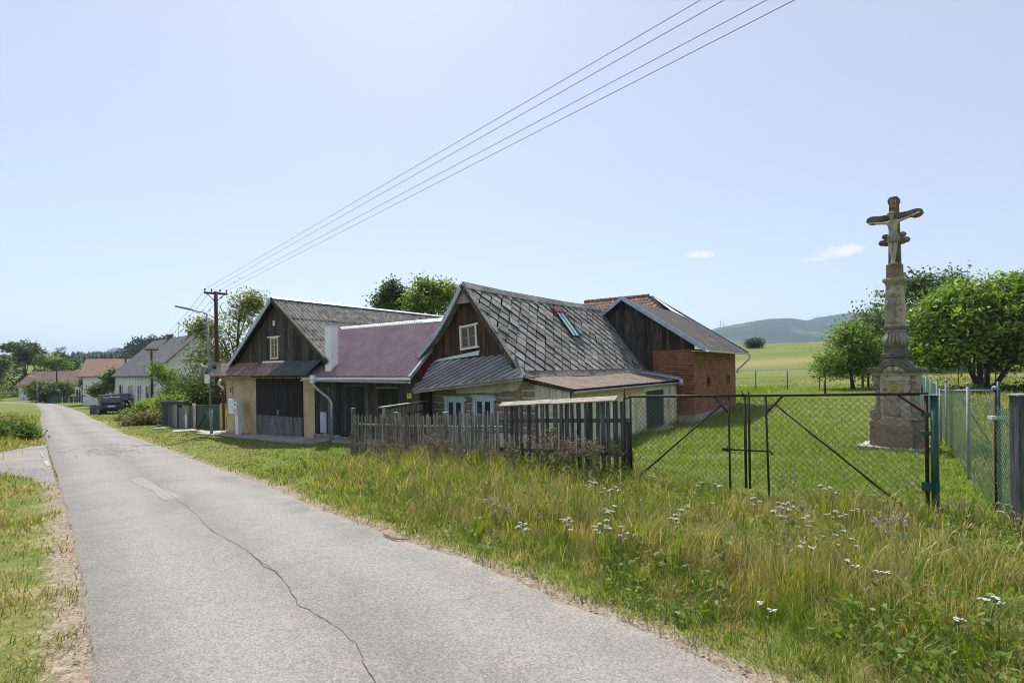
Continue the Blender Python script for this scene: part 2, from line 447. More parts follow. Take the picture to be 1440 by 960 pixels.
# ------------------------------------------------------------------ road layout: a runs along the road, b across it
RA = Vector((-.675, .737)).normalized(); RB = Vector((RA.y, -RA.x))
LEFT_PX = [(125, 960), (119, 900), (112, 830), (100, 760), (89, 705), (79, 672), (70, 640), (60, 610), (56, 590), (58, 580), (54, 573), (47, 568)]
RIGHT_PX = [(1070, 956), (1008, 933), (931, 892), (818, 851), (700, 801), (644, 781), (591, 764), (538, 747), (499, 731), (433, 707), (390, 686),
            (292, 652), (233, 629), (167, 606), (129, 587), (118, 580), (92, 571), (70, 567)]
def _edge(px, b_behind):
    pts = [on_ground(p[0], p[1], .02) for p in px]
    ab = sorted((p.xy.dot(RA), p.xy.dot(RB)) for p in pts)
    a = [k[0] for k in ab]; b = [k[1] for k in ab]
    return np.array([-40, -6] + a + [a[-1] + 12, a[-1] + 40]), np.array([b_behind, b_behind] + b + [b[-1] - 4.0, b[-1] - 22])
LA, LB = _edge(LEFT_PX, 0.22); RA_, RB_ = _edge(RIGHT_PX, 3.2)
print("road", np.round(LA, 1), np.round(LB, 2), np.round(RA_, 1), np.round(RB_, 2))
def road_b(a): return np.interp(a, LA, LB), np.interp(a, RA_, RB_)
def wig(a, ph, f=1.0):
    return (np.sin(a * 3.1 * f + ph) + .7 * np.sin(a * 7.3 * f + 2 * ph) + .6 * np.sin(a * 17.7 * f + 3 * ph) + .5 * np.sin(a * 41 * f + ph)) / 2.8
def road_dist(x, y):
    """>0 outside the road (metres to the edge), <0 on it; second value: True on the right-hand side"""
    a = x * RA.x + y * RA.y; b = x * RB.x + y * RB.y
    l, r_ = road_b(a)
    dl, dr = l - b, b - r_
    return np.maximum(dl, dr), dr > dl

TRACK_TOP = [(64, 625), (30, 630), (0, 636), (-120, 652), (-420, 690)]
TRACK_BOT = [(80, 684), (40, 672), (0, 665), (-160, 690), (-560, 760)]
TT = [on_ground(*p) for p in TRACK_TOP]; TBo = [on_ground(*p) for p in TRACK_BOT]
def in_poly(x, y, poly):
    ins = np.zeros(len(x), bool); n = len(poly)
    for i in range(n):
        x0, y0 = poly[i][0], poly[i][1]; x1, y1 = poly[(i + 1) % n][0], poly[(i + 1) % n][1]
        c = ((y0 > y) != (y1 > y)) & (x < (x1 - x0) * (y - y0) / (y1 - y0 + 1e-12) + x0)
        ins ^= c
    return ins
TRACK = TT + TBo[::-1]

def snoise(x, y, f, seed=0):
    """cheap smooth noise in -1..1 from rotated sines"""
    r = np.random.default_rng(seed); t = np.zeros_like(x, dtype=float); amp = 0
    for k in range(6):
        an = r.uniform(0, 6.28); ff = f * r.uniform(.6, 1.9); w = 1 / (1 + .3 * k)
        t += w * np.sin(ff * (x * math.cos(an) + y * math.sin(an)) + r.uniform(0, 6.28) + 1.3 * np.sin(ff * .53 * (x * math.sin(an) - y * math.cos(an)) + r.uniform(0, 6.28)))
        amp += w
    return t / amp * 1.6

N_G = 320; KK = 9.0
tt_ = np.linspace(-1, 1, N_G)
gx = 7000 * np.sinh(KK * tt_) / math.sinh(KK); gy = gx + 8.0
GX, GY = np.meshgrid(gx, gy)
gxf, gyf = GX.ravel(), GY.ravel()
gz = zt(gxf, gyf)
rd, rs = road_dist(gxf, gyf)
rd = np.where(np.hypot(gxf, gyf) < 95, rd, 50)
relief = np.clip(rd / .6, 0, 1) * np.clip((70 - np.hypot(gxf, gyf)) / 40, 0, 1)
gz = gz + relief * (.03 * snoise(gxf, gyf, 2.2, 3) + .05 * snoise(gxf, gyf, .5, 4))
gz = gz - .06 * np.clip((-.05 - rd) / .3, 0, 1) - .05 * in_poly(gxf, gyf, [(p.x, p.y) for p in TRACK])
me = bpy.data.meshes.new("ground")
me.vertices.add(N_G * N_G); me.vertices.foreach_set("co", np.c_[gxf, gyf, gz].ravel())
ii, jj = np.meshgrid(np.arange(N_G - 1), np.arange(N_G - 1)); base = (jj * N_G + ii).ravel()
quads = np.c_[base, base + 1, base + N_G + 1, base + N_G]
me.loops.add(quads.size); me.loops.foreach_set("vertex_index", quads.ravel().astype(np.int32))
me.polygons.add(len(quads)); me.polygons.foreach_set("loop_start", np.arange(0, quads.size, 4, dtype=np.int32))
me.polygons.foreach_set("loop_total", np.full(len(quads), 4, np.int32))
me.update(); me.validate()
for p in me.polygons: p.use_smooth = True
# colour weights: r = bare earth beside the road, g = dry straw areas
att = me.color_attributes.new("zone", 'FLOAT_COLOR', 'POINT')
dirt = np.clip(1 - rd / np.where(rs, .36, .40), 0, 1) * (rd > -.3)
dirt = np.where((np.hypot(gxf, gyf) < 60), dirt, 0)
sS = (gxf - O2.x) * ES.x + (gyf - O2.y) * ES.y; sQ = (gxf - O2.x) * EQ.x + (gyf - O2.y) * EQ.y
dry = np.clip(.5 + .5 * snoise(gxf, gyf, .35, 9), 0, 1) * .55
field_dry = np.exp(-((gyf - 72 - .1 * gxf) / 7) ** 2) * (gxf > 15) * (gxf < 60)
edge_dry = np.exp(-((gyf - 48) / 2.2) ** 2) * (gxf > 8)
dry = np.maximum(dry, np.clip(1.1 - rd / 2.2, 0, .8) * (~rs) * (np.hypot(gxf, gyf) < 22) * (.6 + .5 * snoise(gxf, gyf, 3.0, 12)))
dry = np.maximum(dry, np.clip(field_dry + edge_dry, 0, 1) * 1.0)
att.data.foreach_set("color", np.c_[dirt, dry, np.clip((np.hypot(gxf, gyf) - 30) / 40, 0, 1), np.ones_like(dry)].astype(np.float32).ravel())
m, nt, b, t = newmat("grassland_soil")
va = nt.nodes.new("ShaderNodeVertexColor"); va.layer_name = "zone"
sp = nt.nodes.new("ShaderNodeSeparateColor"); nt.links.new(va.outputs[0], sp.inputs[0])
vec = t.outputs["Object"]
n1 = nnoise(nt, vec, .35, 6, .6); n2 = nnoise(nt, vec, 3.0, 6, .65); n3 = nnoise(nt, vec, 14, 5, .7)
green = nmix(nt, nramp(nt, n2, .35, .65), (.08, .12, .018), (.14, .18, .030))
green = nmix(nt, nramp(nt, n1, .4, .62), green, (.105, .16, .024))
straw = nmix(nt, nramp(nt, n3, .35, .65), (.24, .205, .09), (.36, .30, .155))
def nm(op, a, b_):
    n = nt.nodes.new("ShaderNodeMath"); n.operation = op
    for i, k in enumerate((a, b_)):
        if isinstance(k, (int, float)): n.inputs[i].default_value = k
        else: nt.links.new(k, n.inputs[i])
    return n.outputs[0]
col = nmix(nt, nm('MULTIPLY', sp.outputs[1], nramp(nt, n2, .2, .6)), green, straw)
soil = nmix(nt, nramp(nt, n3, .3, .7), (.20, .155, .11), (.38, .315, .24))
dm = nramp(nt, nm('ADD', sp.outputs[0], nm('MULTIPLY', nm('SUBTRACT', n3, .5), 1.3)), .38, .62)
col = nmix(nt, dm, col, soil)
n5 = nnoise(nt, vec, 48, 4, .75); mrr = nt.nodes.new("ShaderNodeMapRange"); nt.links.new(n5, mrr.inputs[0]); mrr.inputs[1].default_value = .3; mrr.inputs[2].default_value = .7; mrr.inputs[3].default_value = .45; mrr.inputs[4].default_value = 1.5
col = nmix(nt, 1.0, col, mrr.outputs[0], 'MULTIPLY')
nt.links.new(col, b.inputs["Base Color"]); b.inputs["Roughness"].default_value = .95; b.inputs["Specular IOR Level"].default_value = .1
bp = nt.nodes.new("ShaderNodeBump"); bp.inputs["Strength"].default_value = .8; bp.inputs["Distance"].default_value = .05
nt.links.new(n3, bp.inputs["Height"]); nt.links.new(bp.outputs[0], b.inputs["Normal"])
me.materials.append(m)
ground = bpy.data.objects.new("ground", me); link(ground); tag(ground, "grassy village ground rising to fields behind the houses", None, None, "structure")

# ------------------------------------------------------------------ road surface
def asphalt(name, c1, c2, agg, patchy, lanes=False):
    m, nt, b, t = newmat(name); vec = t.outputs["Object"]
    vo = nt.nodes.new("ShaderNodeTexVoronoi"); vo.inputs["Scale"].default_value = 85; nt.links.new(vec, vo.inputs["Vector"])
    sepc = nt.nodes.new("ShaderNodeSeparateColor"); nt.links.new(vo.outputs["Color"], sepc.inputs[0])
    big = nnoise(nt, vec, .7, 6, .65); mid = nnoise(nt, vec, 5, 5, .7); fi = nnoise(nt, vec, 170, 3, .7)
    col = nmix(nt, nramp(nt, big, .3, .7), c1, c2)
    col = nmix(nt, nm2(nt, 'MULTIPLY', nramp(nt, mid, .45, .75), patchy), col, (.33, .30, .26))
    st = nnoise(nt, vec, .28, 5, .6, (1, 1, 1), 1.5); col = nmix(nt, nm2(nt, 'MULTIPLY', nramp(nt, st, .5, .68), .45), col, (.115, .108, .10))
    st2 = nnoise(nt, vec, 2.2, 6, .75); col = nmix(nt, nm2(nt, 'MULTIPLY', nramp(nt, st2, .58, .75), .35), col, (.28, .265, .24))
    if lanes:      # polished wheel tracks, dusty crumbling edges (position across the road)
        va = nt.nodes.new("ShaderNodeVertexColor"); va.layer_name = "across"; sx_ = nt.nodes.new("ShaderNodeSeparateColor"); nt.links.new(va.outputs[0], sx_.inputs[0])
        wob = nm2(nt, 'ADD', sx_.outputs[0], nm2(nt, 'MULTIPLY', nm2(nt, 'SUBTRACT', big, .5), .18))
        tri = nm2(nt, 'ABSOLUTE', nm2(nt, 'SUBTRACT', nm2(nt, 'ABSOLUTE', nm2(nt, 'SUBTRACT', wob, .5), 0), .24), 0)
        trk = nramp(nt, tri, .13, .02); col = nmix(nt, nm2(nt, 'MULTIPLY', trk, .40), col, (.275, .262, .24))
        ctr = nramp(nt, nm2(nt, 'ABSOLUTE', nm2(nt, 'SUBTRACT', wob, .5), 0), .09, .0); col = nmix(nt, nm2(nt, 'MULTIPLY', ctr, .35), col, (.14, .132, .12))
        edg = nramp(nt, nm2(nt, 'ADD', nm2(nt, 'ABSOLUTE', nm2(nt, 'SUBTRACT', sx_.outputs[0], .5), 0), nm2(nt, 'MULTIPLY', nm2(nt, 'SUBTRACT', mid, .5), .16)), .44, .52); col = nmix(nt, nm2(nt, 'MULTIPLY', edg, .6), col, (.30, .26, .205))
    mr = nt.nodes.new("ShaderNodeMapRange"); nt.links.new(sepc.outputs[0], mr.inputs[0]); mr.inputs[3].default_value = 1 - agg; mr.inputs[4].default_value = 1 + agg
    col = nmix(nt, 1.0, col, mr.outputs[0], 'MULTIPLY')
    mr2 = nt.nodes.new("ShaderNodeMapRange"); nt.links.new(fi, mr2.inputs[0]); mr2.inputs[1].default_value = .3; mr2.inputs[2].default_value = .7
    mr2.inputs[3].default_value = 1 - agg * .8; mr2.inputs[4].default_value = 1 + agg * .8
    col = nmix(nt, 1.0, col, mr2.outputs[0], 'MULTIPLY')
    nt.links.new(col, b.inputs["Base Color"]); b.inputs["Roughness"].default_value = .85; b.inputs["Specular IOR Level"].default_value = .3
    bp = nt.nodes.new("ShaderNodeBump"); bp.inputs["Strength"].default_value = .35; bp.inputs["Distance"].default_value = .004
    nt.links.new(vo.outputs["Distance"], bp.inputs["Height"]); nt.links.new(bp.outputs[0], b.inputs["Normal"])
    return m
def nm2(nt, op, a, b_):
    n = nt.nodes.new("ShaderNodeMath"); n.operation = op
    for i, k in enumerate((a, b_)):
        if isinstance(k, (int, float)): n.inputs[i].default_value = k
        else: nt.links.new(k, n.inputs[i])
    return n.outputs[0]
MT['asphalt'] = asphalt("old_pale_asphalt", (.19, .18, .166), (.245, .233, .214), .28, .3, True)
MT['patch'] = asphalt("asphalt_repair", (.225, .215, .20), (.265, .252, .235), .35, .1)
MT['gravel'] = asphalt("gravel_track", (.18, .17, .155), (.27, .25, .225), .5, .4)
MT['crack'] = M("crack_fill", (.085, .078, .07), (.15, .135, .118), 20, None, .95, .2)
a_s = np.concatenate([np.arange(-38, 1.5, 1.5), np.arange(1.5, 16, .07), np.arange(16, 40, .3), np.arange(40, LA[-2] + 14, 1.0)])
NC = 9; vs = []; fs = []
for k, a in enumerate(a_s):
    l, r_ = road_b(a); fade = 1.0 if a < 40 else .4
    l += .03 * wig(a, .4) * fade; r_ += .05 * wig(a, 1.9) * fade
    for j in range(NC):
        f = (0, .012, .15, .3, .5, .7, .85, .988, 1)[j]; bb = l + (r_ - l) * f
        p = RA * a + RB * bb
        crown = .022 + .035 * (1 - (2 * f - 1) ** 2) - (.05 if j in (0, NC - 1) else .008 if j in (1, NC - 2) else 0)
        vs.append((p.x, p.y, crown))
vs = np.array(vs); vs[:, 2] += zt(vs[:, 0], vs[:, 1])
for k in range(len(a_s) - 1):
    for j in range(NC - 1):
        fs.append((k * NC + j, k * NC + j + 1, (k + 1) * NC + j + 1, (k + 1) * NC + j))
mb = MB(); mb.v = [Vector(p) for p in vs]; mb.f = [f[::-1] for f in fs]
road = mb.build("road", MT['asphalt'], None, smooth=True, kind="structure", label="narrow old asphalt lane running past the wooden houses")
att = road.data.color_attributes.new("across", 'FLOAT_COLOR', 'POINT'); fr_ = np.tile(np.array((0, .012, .15, .3, .5, .7, .85, .988, 1)), len(a_s))
att.data.foreach_set("color", np.c_[fr_, fr_, fr_, np.ones_like(fr_)].astype(np.float32).ravel())
def road_z(x, y):
    a = x * RA.x + y * RA.y; b_ = x * RB.x + y * RB.y; l, r_ = road_b(a); f = np.clip((b_ - l) / (r_ - l), 0, 1)
    return Z(x, y) + .022 + .035 * (1 - (2 * f - 1) ** 2)
def ribbon(px, w, name, mat, lift=.004, jit=.5, seed=1):
    """thin crack / stain following photo pixels on the road"""
    rr = random.Random(seed); pts = []
    for i in range(len(px) - 1):
        n = max(2, int(math.hypot(px[i + 1][0] - px[i][0], px[i + 1][1] - px[i][1]) / 7))
        for k in range(n): 
            f = k / n; pts.append(on_ground(px[i][0] + (px[i + 1][0] - px[i][0]) * f + rr.uniform(-2.2, 2.2), px[i][1] + (px[i + 1][1] - px[i][1]) * f + rr.uniform(-1.2, 1.2), .05))
    vs = []; fs = []
    for i, p in enumerate(pts):
        d = (pts[min(i + 1, len(pts) - 1)] - pts[max(i - 1, 0)]).xy.normalized(); nn = Vector((-d.y, d.x))
        ww = w * rr.uniform(1 - jit, 1 + jit) / 2
        for sg in (-1, 1):
            x, y = p.x + nn.x * ww * sg, p.y + nn.y * ww * sg
            vs.append((x, y, road_z(x, y) + lift))
    for i in range(len(pts) - 1): fs.append((2 * i, 2 * i + 1, 2 * i + 3, 2 * i + 2))
    mb = MB(); mb.v = [Vector(p) for p in vs]; mb.f = fs
    return mb.build(name, mat, road)
ribbon([(150, 655), (205, 670), (262, 712), (300, 748), (352, 778), (398, 815), (420, 850), (470, 880), (500, 905), (515, 940), (545, 985)], .0045, "crack", MT['crack'], seed=3)
ribbon([(352, 778), (372, 797), (398, 812)], .009, "crack", MT['crack'], seed=5)
ribbon([(640, 845), (700, 830), (745, 822), (800, 848)], .0025, "crack", MT['crack'], seed=7)
ribbon([(120, 637), (160, 640), (215, 645)], .012, "crack", MT['crack'], seed=8)
ribbon([(85, 634), (110, 632), (150, 636), (190, 634)], .16, "crack_patch", MT['gravel'], lift=.003, jit=.9, seed=9)
ribbon([(192, 674), (215, 686), (250, 705)], .2, "repair_patch", MT['patch'], lift=.0025, jit=.35, seed=4)
# gravel side track
vs, fs = [], []
tp, bt = [], []
for i in range(len(TT) - 1):
    for k in range(8):
        f = k / 8; tp.append(TT[i].lerp(TT[i + 1], f)); bt.append(TBo[i].lerp(TBo[i + 1], f))
for i, (p, q) in enumerate(zip(tp, bt)):
    for j in range(7):
        c = p.lerp(q, (0, .06, .3, .5, .7, .94, 1)[j])
        vs.append((c.x, c.y, Z(c.x, c.y) + (.05 if 1 < j < 5 else .035 if 0 < j < 6 else -.05)))
for i in range(len(tp) - 1):
    for j in range(6): fs.append((i * 7 + j, i * 7 + j + 1, (i + 1) * 7 + j + 1, (i + 1) * 7 + j))
mb = MB(); mb.v = [Vector(p) for p in vs]; mb.f = fs
side_track = mb.build("path", MT['gravel'], None, smooth=True, kind="structure", label="short gravel side track joining the lane")
mb = MB()
for (u0, v0, u1, v1, w) in ((57, 632, 60, 640, .02), (64, 645, 68.5, 653, .05)):
    p0, p1 = on_ground(u0, v0, .1), on_ground(u1, v1, .1); d = (p1 - p0).xy.normalized(); nn = Vector((-d.y, d.x, 0)) * w
    for p in (p0, p1): p.z = Z(p.x, p.y) + .02
    mb.prism([p0 - nn, p0 + nn * .6, p1 + nn, p1 - nn * .8], (0, 0, .045))
mb.build("drain_edge", MT['concrete'], side_track)
# twig lying at the road edge
tw = [on_ground(540, 744, .09), on_ground(556, 751, .09), on_ground(575, 750, .09)]
tw = [Vector((p.x, p.y, road_z(p.x, p.y) + .012)) for p in tw]
mb = MB(); mb.tube(tw, [.012, .009, .004], 6)
mb.build("fallen_twig", MT['rust'], None, label="thin bent brown twig lying at the edge of the asphalt", cat="twig")
tw = [on_ground(107, 783, .05), on_ground(117, 788, .05)]; tw = [Vector((p.x, p.y, Z(p.x, p.y) + .03)) for p in tw]

# loose stones and crumbs along the road edges
rg = np.random.default_rng(61); mb = MB(); 
MT['pebble'] = M("loose_road_stones", (.16, .145, .12), (.40, .36, .30), 40, None, .95, .2)
def stone(mb, x, y, z, r_):
    a = rg.uniform(.7, 1.3, 6) * r_
    mb.add([(x - a[0], y, z), (x, y - a[1], z), (x + a[2], y, z), (x, y + a[3], z), (x + a[4] * .2, y + a[5] * .2, z + r_ * .9)], [(0, 1, 4), (1, 2, 4), (2, 3, 4), (3, 0, 4)])
for k in range(1500):
    a = float(np.exp(rg.uniform(math.log(1.3), math.log(17)))); l, r_ = road_b(a); side_ = rg.uniform() < .45
    off = abs(rg.normal()) * .13 - .10; bb = (l - off) if side_ else (r_ + off); p = RA * a + RB * float(bb)
    stone(mb, p.x, p.y, Z(p.x, p.y) + .012, rg.uniform(.004, .014))
for k in range(420):
    p = on_ground(float(rg.normal(150, 30)), float(rg.normal(634, 5)), .05); stone(mb, p.x, p.y, road_z(p.x, p.y) - .002, rg.uniform(.008, .026))
for k in range(500):
    f = rg.uniform(0, 1); q_ = TT[0].lerp(TT[2], f).lerp(TBo[0].lerp(TBo[2], f), rg.uniform(.1, .9)); stone(mb, q_.x, q_.y, Z(q_.x, q_.y) + .045, rg.uniform(.006, .017))
mb.build("gravel", MT['pebble'], None, kind="stuff", label="loose stones along the road edges and on the gravel track")
# ------------------------------------------------------------------ building helpers
def colrange(poly, x):
    ys = []
    n = len(poly)
    for i in range(n):
        (x0, y0), (x1, y1) = poly[i], poly[(i + 1) % n]
        if min(x0, x1) - 1e-9 <= x <= max(x0, x1) + 1e-9:
            if abs(x1 - x0) < 1e-9: ys += [y0, y1]
            else: ys.append(y0 + (y1 - y0) * (x - x0) / (x1 - x0))
    return (min(ys), max(ys)) if ys else None
def profile_sheet(mb, poly, to3, nrm, pitch, amp, kind='wave', lift=0.0, rows=1, tilt=0.0):
    """ribbed roof sheet over a convex polygon (x along the eave, y up the slope)"""
    nrm = Vector(nrm).normalized(); x0, x1 = min(p[0] for p in poly), max(p[0] for p in poly)
    y0, y1 = min(p[1] for p in poly), max(p[1] for p in poly)
    xs, hs = [], []
    if kind == 'wave':
        n = int((x1 - x0) / pitch * 6)
        for i in range(n + 1):
            x = x0 + (x1 - x0) * i / n; xs.append(x); hs.append(amp * .5 * (1 + math.sin(2 * math.pi * (x - x0) / pitch)))
    else:
        x = x0
        while x < x1 - 1e-6:
            for f, h in ((0, 0), (.42, 0), (.54, 1), (.86, 1), (.98, 0)):
                xx = x + f * pitch
                if xx < x1: xs.append(xx); hs.append(h * amp)
            x += pitch
        xs.append(x1); hs.append(0)
    for r_ in range(rows):
        ya, yb = y0 + (y1 - y0) * r_ / rows, y0 + (y1 - y0) * (r_ + 1) / rows + (.06 if r_ < rows - 1 else 0)
        sub = clip_half(clip_half(list(poly), 0, 1, yb), 0, -1, -ya)
        prev = None; vs, fs = [], []
        for x, h in zip(xs, hs):
            rg = colrange(sub, x)
            if rg is None: prev = None; continue
            b = len(vs)
            for y in rg:
                ln = lift + h + tilt * (1 - (y - ya) / max(yb - ya, 1e-6))
                vs.append(to3(x, y) + nrm * ln)
            if prev is not None: fs.append((prev, b, b + 1, prev + 1))
            prev = b
        mb.add(vs, fs)
    return mb
def rect_frame(mb, to3, nrm, a0, a1, z0, z1, w, th, depth=0.0, sl=0.0):
    nrm = Vector(nrm); A = (to3(a1, z0) - to3(a0, z0)).normalized(); B = (to3(a0, z1) - to3(a0, z0)).normalized()
    P = lambda a, z: to3(a, z) + nrm * depth
    mb.obox(P(a0, z0), A * (a1 - a0), B * w, nrm * th); mb.obox(P(a0, z1 - w), A * (a1 - a0), B * w, nrm * th)
    mb.obox(P(a0, z0 + w), A * w, B * (z1 - z0 - 2 * w), nrm * (th - .002)); mb.obox(P(a1 - w, z0 + w), A * w, B * (z1 - z0 - 2 * w), nrm * (th - .002))
def window(parent, to3, nrm, a0, a1, z0, z1, fm, sm, gm, nx=2, ny=2, fw=.06, th=.06, depth=0.02, sashw=.035, name="window"):
    nrm = Vector(nrm); mb = MB(); rect_frame(mb, to3, nrm, a0, a1, z0, z1, fw, th, depth)
    fr = mb.build(name, fm, parent)
    A = (to3(a1, z0) - to3(a0, z0)).normalized(); B = (to3(a0, z1) - to3(a0, z0)).normalized()
    ia0, ia1, iz0, iz1 = a0 + fw, a1 - fw, z0 + fw, z1 - fw
    cw, ch = (ia1 - ia0) / nx, (iz1 - iz0) / ny
    mb = MB()
    for i in range(nx): rect_frame(mb, to3, nrm, ia0 + i * cw, ia0 + (i + 1) * cw, iz0, iz1, sashw, th * .5, depth + .004)
    for j in range(1, ny):
        for i in range(nx):
            mb.obox(to3(ia0 + i * cw + sashw, iz0 + j * ch - .011) + nrm * (depth + .004), A * (cw - 2 * sashw), B * .022, nrm * (th * .42))
    mb.build("sash", sm, fr)
    for i in range(nx):
        for j in range(ny):
            lo = iz0 + j * ch + (sashw if j == 0 else .011); hi_ = iz0 + (j + 1) * ch - (sashw if j == ny - 1 else .011)
            g = MB(); g.obox(to3(ia0 + i * cw + sashw, lo) + nrm * (depth + .002), A * (cw - 2 * sashw), B * (hi_ - lo), nrm * .008)
            g.build("pane", gm, fr)
    return fr
def pipe(parent, name, mat, pts, r=.05, n=10): 
    mb = MB(); mb.tube(pts, r, n); return mb.build(name, mat, parent, smooth=True)
def half_gutter(parent, a, b, r, mat, name="gutter"):
    """open half-round gutter from a to b"""
    a, b = Vector(a), Vector(b); d = (b - a).normalized(); x = d.cross(EZ3).normalized()
    vs, fs = [], []; n = 8
    for p in (a, b):
        for rr_ in (r, r * .86):
            for k in range(n + 1):
                an = math.pi + math.pi * k / n
                vs.append(p + x * math.cos(an) * rr_ + EZ3 * math.sin(an) * rr_)
    m_ = n + 1
    for k in range(n):
        fs.append((k, k + 1, 2 * m_ + k + 1, 2 * m_ + k)); fs.append((m_ + k, 3 * m_ + k, 3 * m_ + k + 1, m_ + k + 1))
        fs.append((k, m_ + k, m_ + k + 1, k + 1)); fs.append((2 * m_ + k, 2 * m_ + k + 1, 3 * m_ + k + 1, 3 * m_ + k))
    fs.append((0, 2 * m_, 3 * m_, m_)); fs.append((n, m_ + n, 3 * m_ + n, 2 * m_ + n))
    mb = MB(); mb.add(vs, fs); return mb.build(name, mat, parent)
NF = -EQ3     # outward normal of the fronts

# ================================================================== BARN with plastered garage front and dark gable
BZ = -.78
barn = thing("barn", "barn with ochre plastered front, dark plank doors and tall dark board gable", "barn", W(-3.2, 0, BZ))
TOP = 1.66
dl, dz1 = hit_q(361.5, 534, 0); dr, _ = hit_q(425.5, 534, 0); dm_, _ = hit_q(392.5, 534, 0)
print("barn door", dl, dr, dm_, dz1)
mb = MB()
mb.wbox(-6.47, dl, 0, .4, BZ - .5, TOP).wbox(dr, 0.02, 0, .4, BZ - .5, TOP).wbox(dl, dr, 0, .4, dz1 + .1, TOP)
mb.wbox(-6.47, -6.07, .4, 12, BZ - .5, TOP + .3).wbox(-.38, .02, .4, 12, BZ - .5, TOP + .3).wbox(-6.07, -.38, 11.6, 12, BZ - .5, TOP + .3)
mb.wbox(-6.07, -.38, .42, 11.6, BZ - .55, BZ + .02)
mb.build("plaster_wall", MT['plaster'], barn)
mb = MB(); mb.wbox(-6.5, .04, -.035, -.002, TOP - .17, TOP + .005); mb.build("wall_beam", MT['ochrestrip'], barn)
# doors
for k, (a, b) in enumerate(((dl - .03, dm_), (dm_, dr + .03))):
    zb = BZ + .06 + .05 * k; zm = hit_q(392, 584.5, 0)[1]
    dmb = MB(); dmb.wbox(a + .005, b - .005, -.02, .015, zb, dz1 + .06); dob = dmb.build("door", MT['doorup'], barn)
    to3 = lambda x, z: W(x, -.02, z)
    boards(dob, MT['doorup'], [(a + .004, zm), (b - .004, zm), (b - .004, dz1 + .06), (a + .004, dz1 + .06)], to3, NF, .14, .004, .02, .004, seed=k + 3)
    boards(dob, MT['doorlow'], [(a + .004, zb), (b - .004, zb), (b - .004, zm), (a + .004, zm)], to3, NF, .14, .004, .028, .004, seed=k + 13)
    for f in (.2, .78):
        x = a + (b - a) * f
        mb = MB(); mb.wbox(x - .02, x + .02, -.066, -.05, dz1 - .2, dz1 + .22); mb.build("door_hanger", MT['iron'], dob)
lk = MB(); lk.wbox(dm_ - .02, dm_ + .06, -.09, -.05, hit_q(392, 580, 0)[1] - .08, hit_q(392, 580, 0)[1] + .12); lk.build("lock_plate", MT['galv'], barn)
mb = MB(); mb.tube([W(dl - .3, -.06, dz1 + .13), W(0.0, -.06, dz1 + .13)], .025, 8); mb.build("door_track", MT['iron'], barn)
# gable boards
GZ = 2.2; ap_ = hit_q(381, 417.5, -.3); apex = (ap_[0], ap_[1] - .2); print('apex', ap_)
er_, el_ = hit_q(457, 509, -.02), hit_q(325, 514, -.02); gpoly = [(el_[0], GZ - .12), (er_[0] - .1, GZ - .12), (er_[0] - .1, GZ + .02), apex, (el_[0], GZ + .02)]
def ph(u0, v0, u1, v1, q):   # pixel box -> hole
    a0, z0 = hit_q(u0, v0, q); a1, z1 = hit_q(u1, v1, q)
    return (min(a0, a1), max(a0, a1), min(z0, z1), max(z0, z1))
wA = ph(380.5, 505, 391, 474, -.05); wB = ph(381.5, 460, 388, 448.5, -.05)
print('barn windows', wA, wB)
boards(barn, MT['darkboard'], gpoly, lambda x, z: W(x, -.02, z), NF, .155, .007, .022, .01, holes=[(wA[0], wA[1], wA[2], wA[3]), wB], seed=21)
bk = MB(); bk.prism([W(el_[0] + .05, -.012, GZ - .1), W(er_[0] - .15, -.012, GZ - .1), W(apex[0], -.012, apex[1] - .1)], EQ3 * .05); bk.build("gable_backing", MT['underroof'], barn)
fr = window(barn, lambda x, z: W(x, -.02, z), NF, *wA, MT['white'], MT['ochrewood'], MT['glass'], 2, 3, .035, .05, .0, .045)
mb = MB(); mb.wbox(wA[0] - .16, wA[1] + .16, -.10, -.02, wA[3], wA[3] + .05); mb.build("window_hood", MT['white'], fr)
fr = window(barn, lambda x, z: W(x, -.02, z), NF, *wB, MT['darkboard'], MT['darkboard'], MT['skyglass'], 1, 1, .03, .05, .0, .02)
mb = MB(); mb.wbox(wB[0] - .06, wB[1] + .06, -.09, -.02, wB[3], wB[3] + .03); mb.build("window_hood", MT['greywood'], fr)
mb = MB(); mb.wbox(wA[0] - .42, wA[1] + .52, -.16, -.05, GZ - .10, GZ + .10); mb.build("flashing_board", MT['white'], barn)
# pent roof under the gable
def pent(a0, a1, mat, name, q0=-.05, q1=-.62, z0=GZ + .03, z1=TOP + .03, lift=0.0, th=.03):
    mb = MB(); mb.prism([W(a0, q0, z0 + lift), W(a1, q0, z0 + lift), W(a1, q1, z1 + lift), W(a0, q1, z1 + lift)], EZ3 * th); return mb.build(name, mat, barn)
def to_pent(x, y): return W(x, -.62 + .57 * y, TOP + .03 + (GZ - TOP) * y)
mb = MB(); profile_sheet(mb, [(-6.95, 0), (-3.7, 0), (-3.45, 1), (-6.6, 1)], to_pent, -EQ3 + EZ3, .15, .02, 'wave', .035); mb.build("pent_sheet", MT['rust'], barn)
pent(-6.9, .3, MT['felt'], "pent_deck")
m2 = MB(); m2.prism([to_pent(-3.75, -.04), to_pent(-2.05, -.04), to_pent(-1.65, 1), to_pent(-3.15, 1)], (-EQ3 + EZ3).normalized() * .03)
o = m2.build("pent_sheet", MT['rust'], barn); o.location += (-EQ3 + EZ3).normalized() * .045
m2 = MB(); m2.prism([to_pent(-2.05, -.02), to_pent(.45, -.02), to_pent(.6, 1), to_pent(-1.65, 1)], (-EQ3 + EZ3).normalized() * .02)
o = m2.build("pent_sheet", MT['felt'], barn); o.location += (-EQ3 + EZ3).normalized() * .04
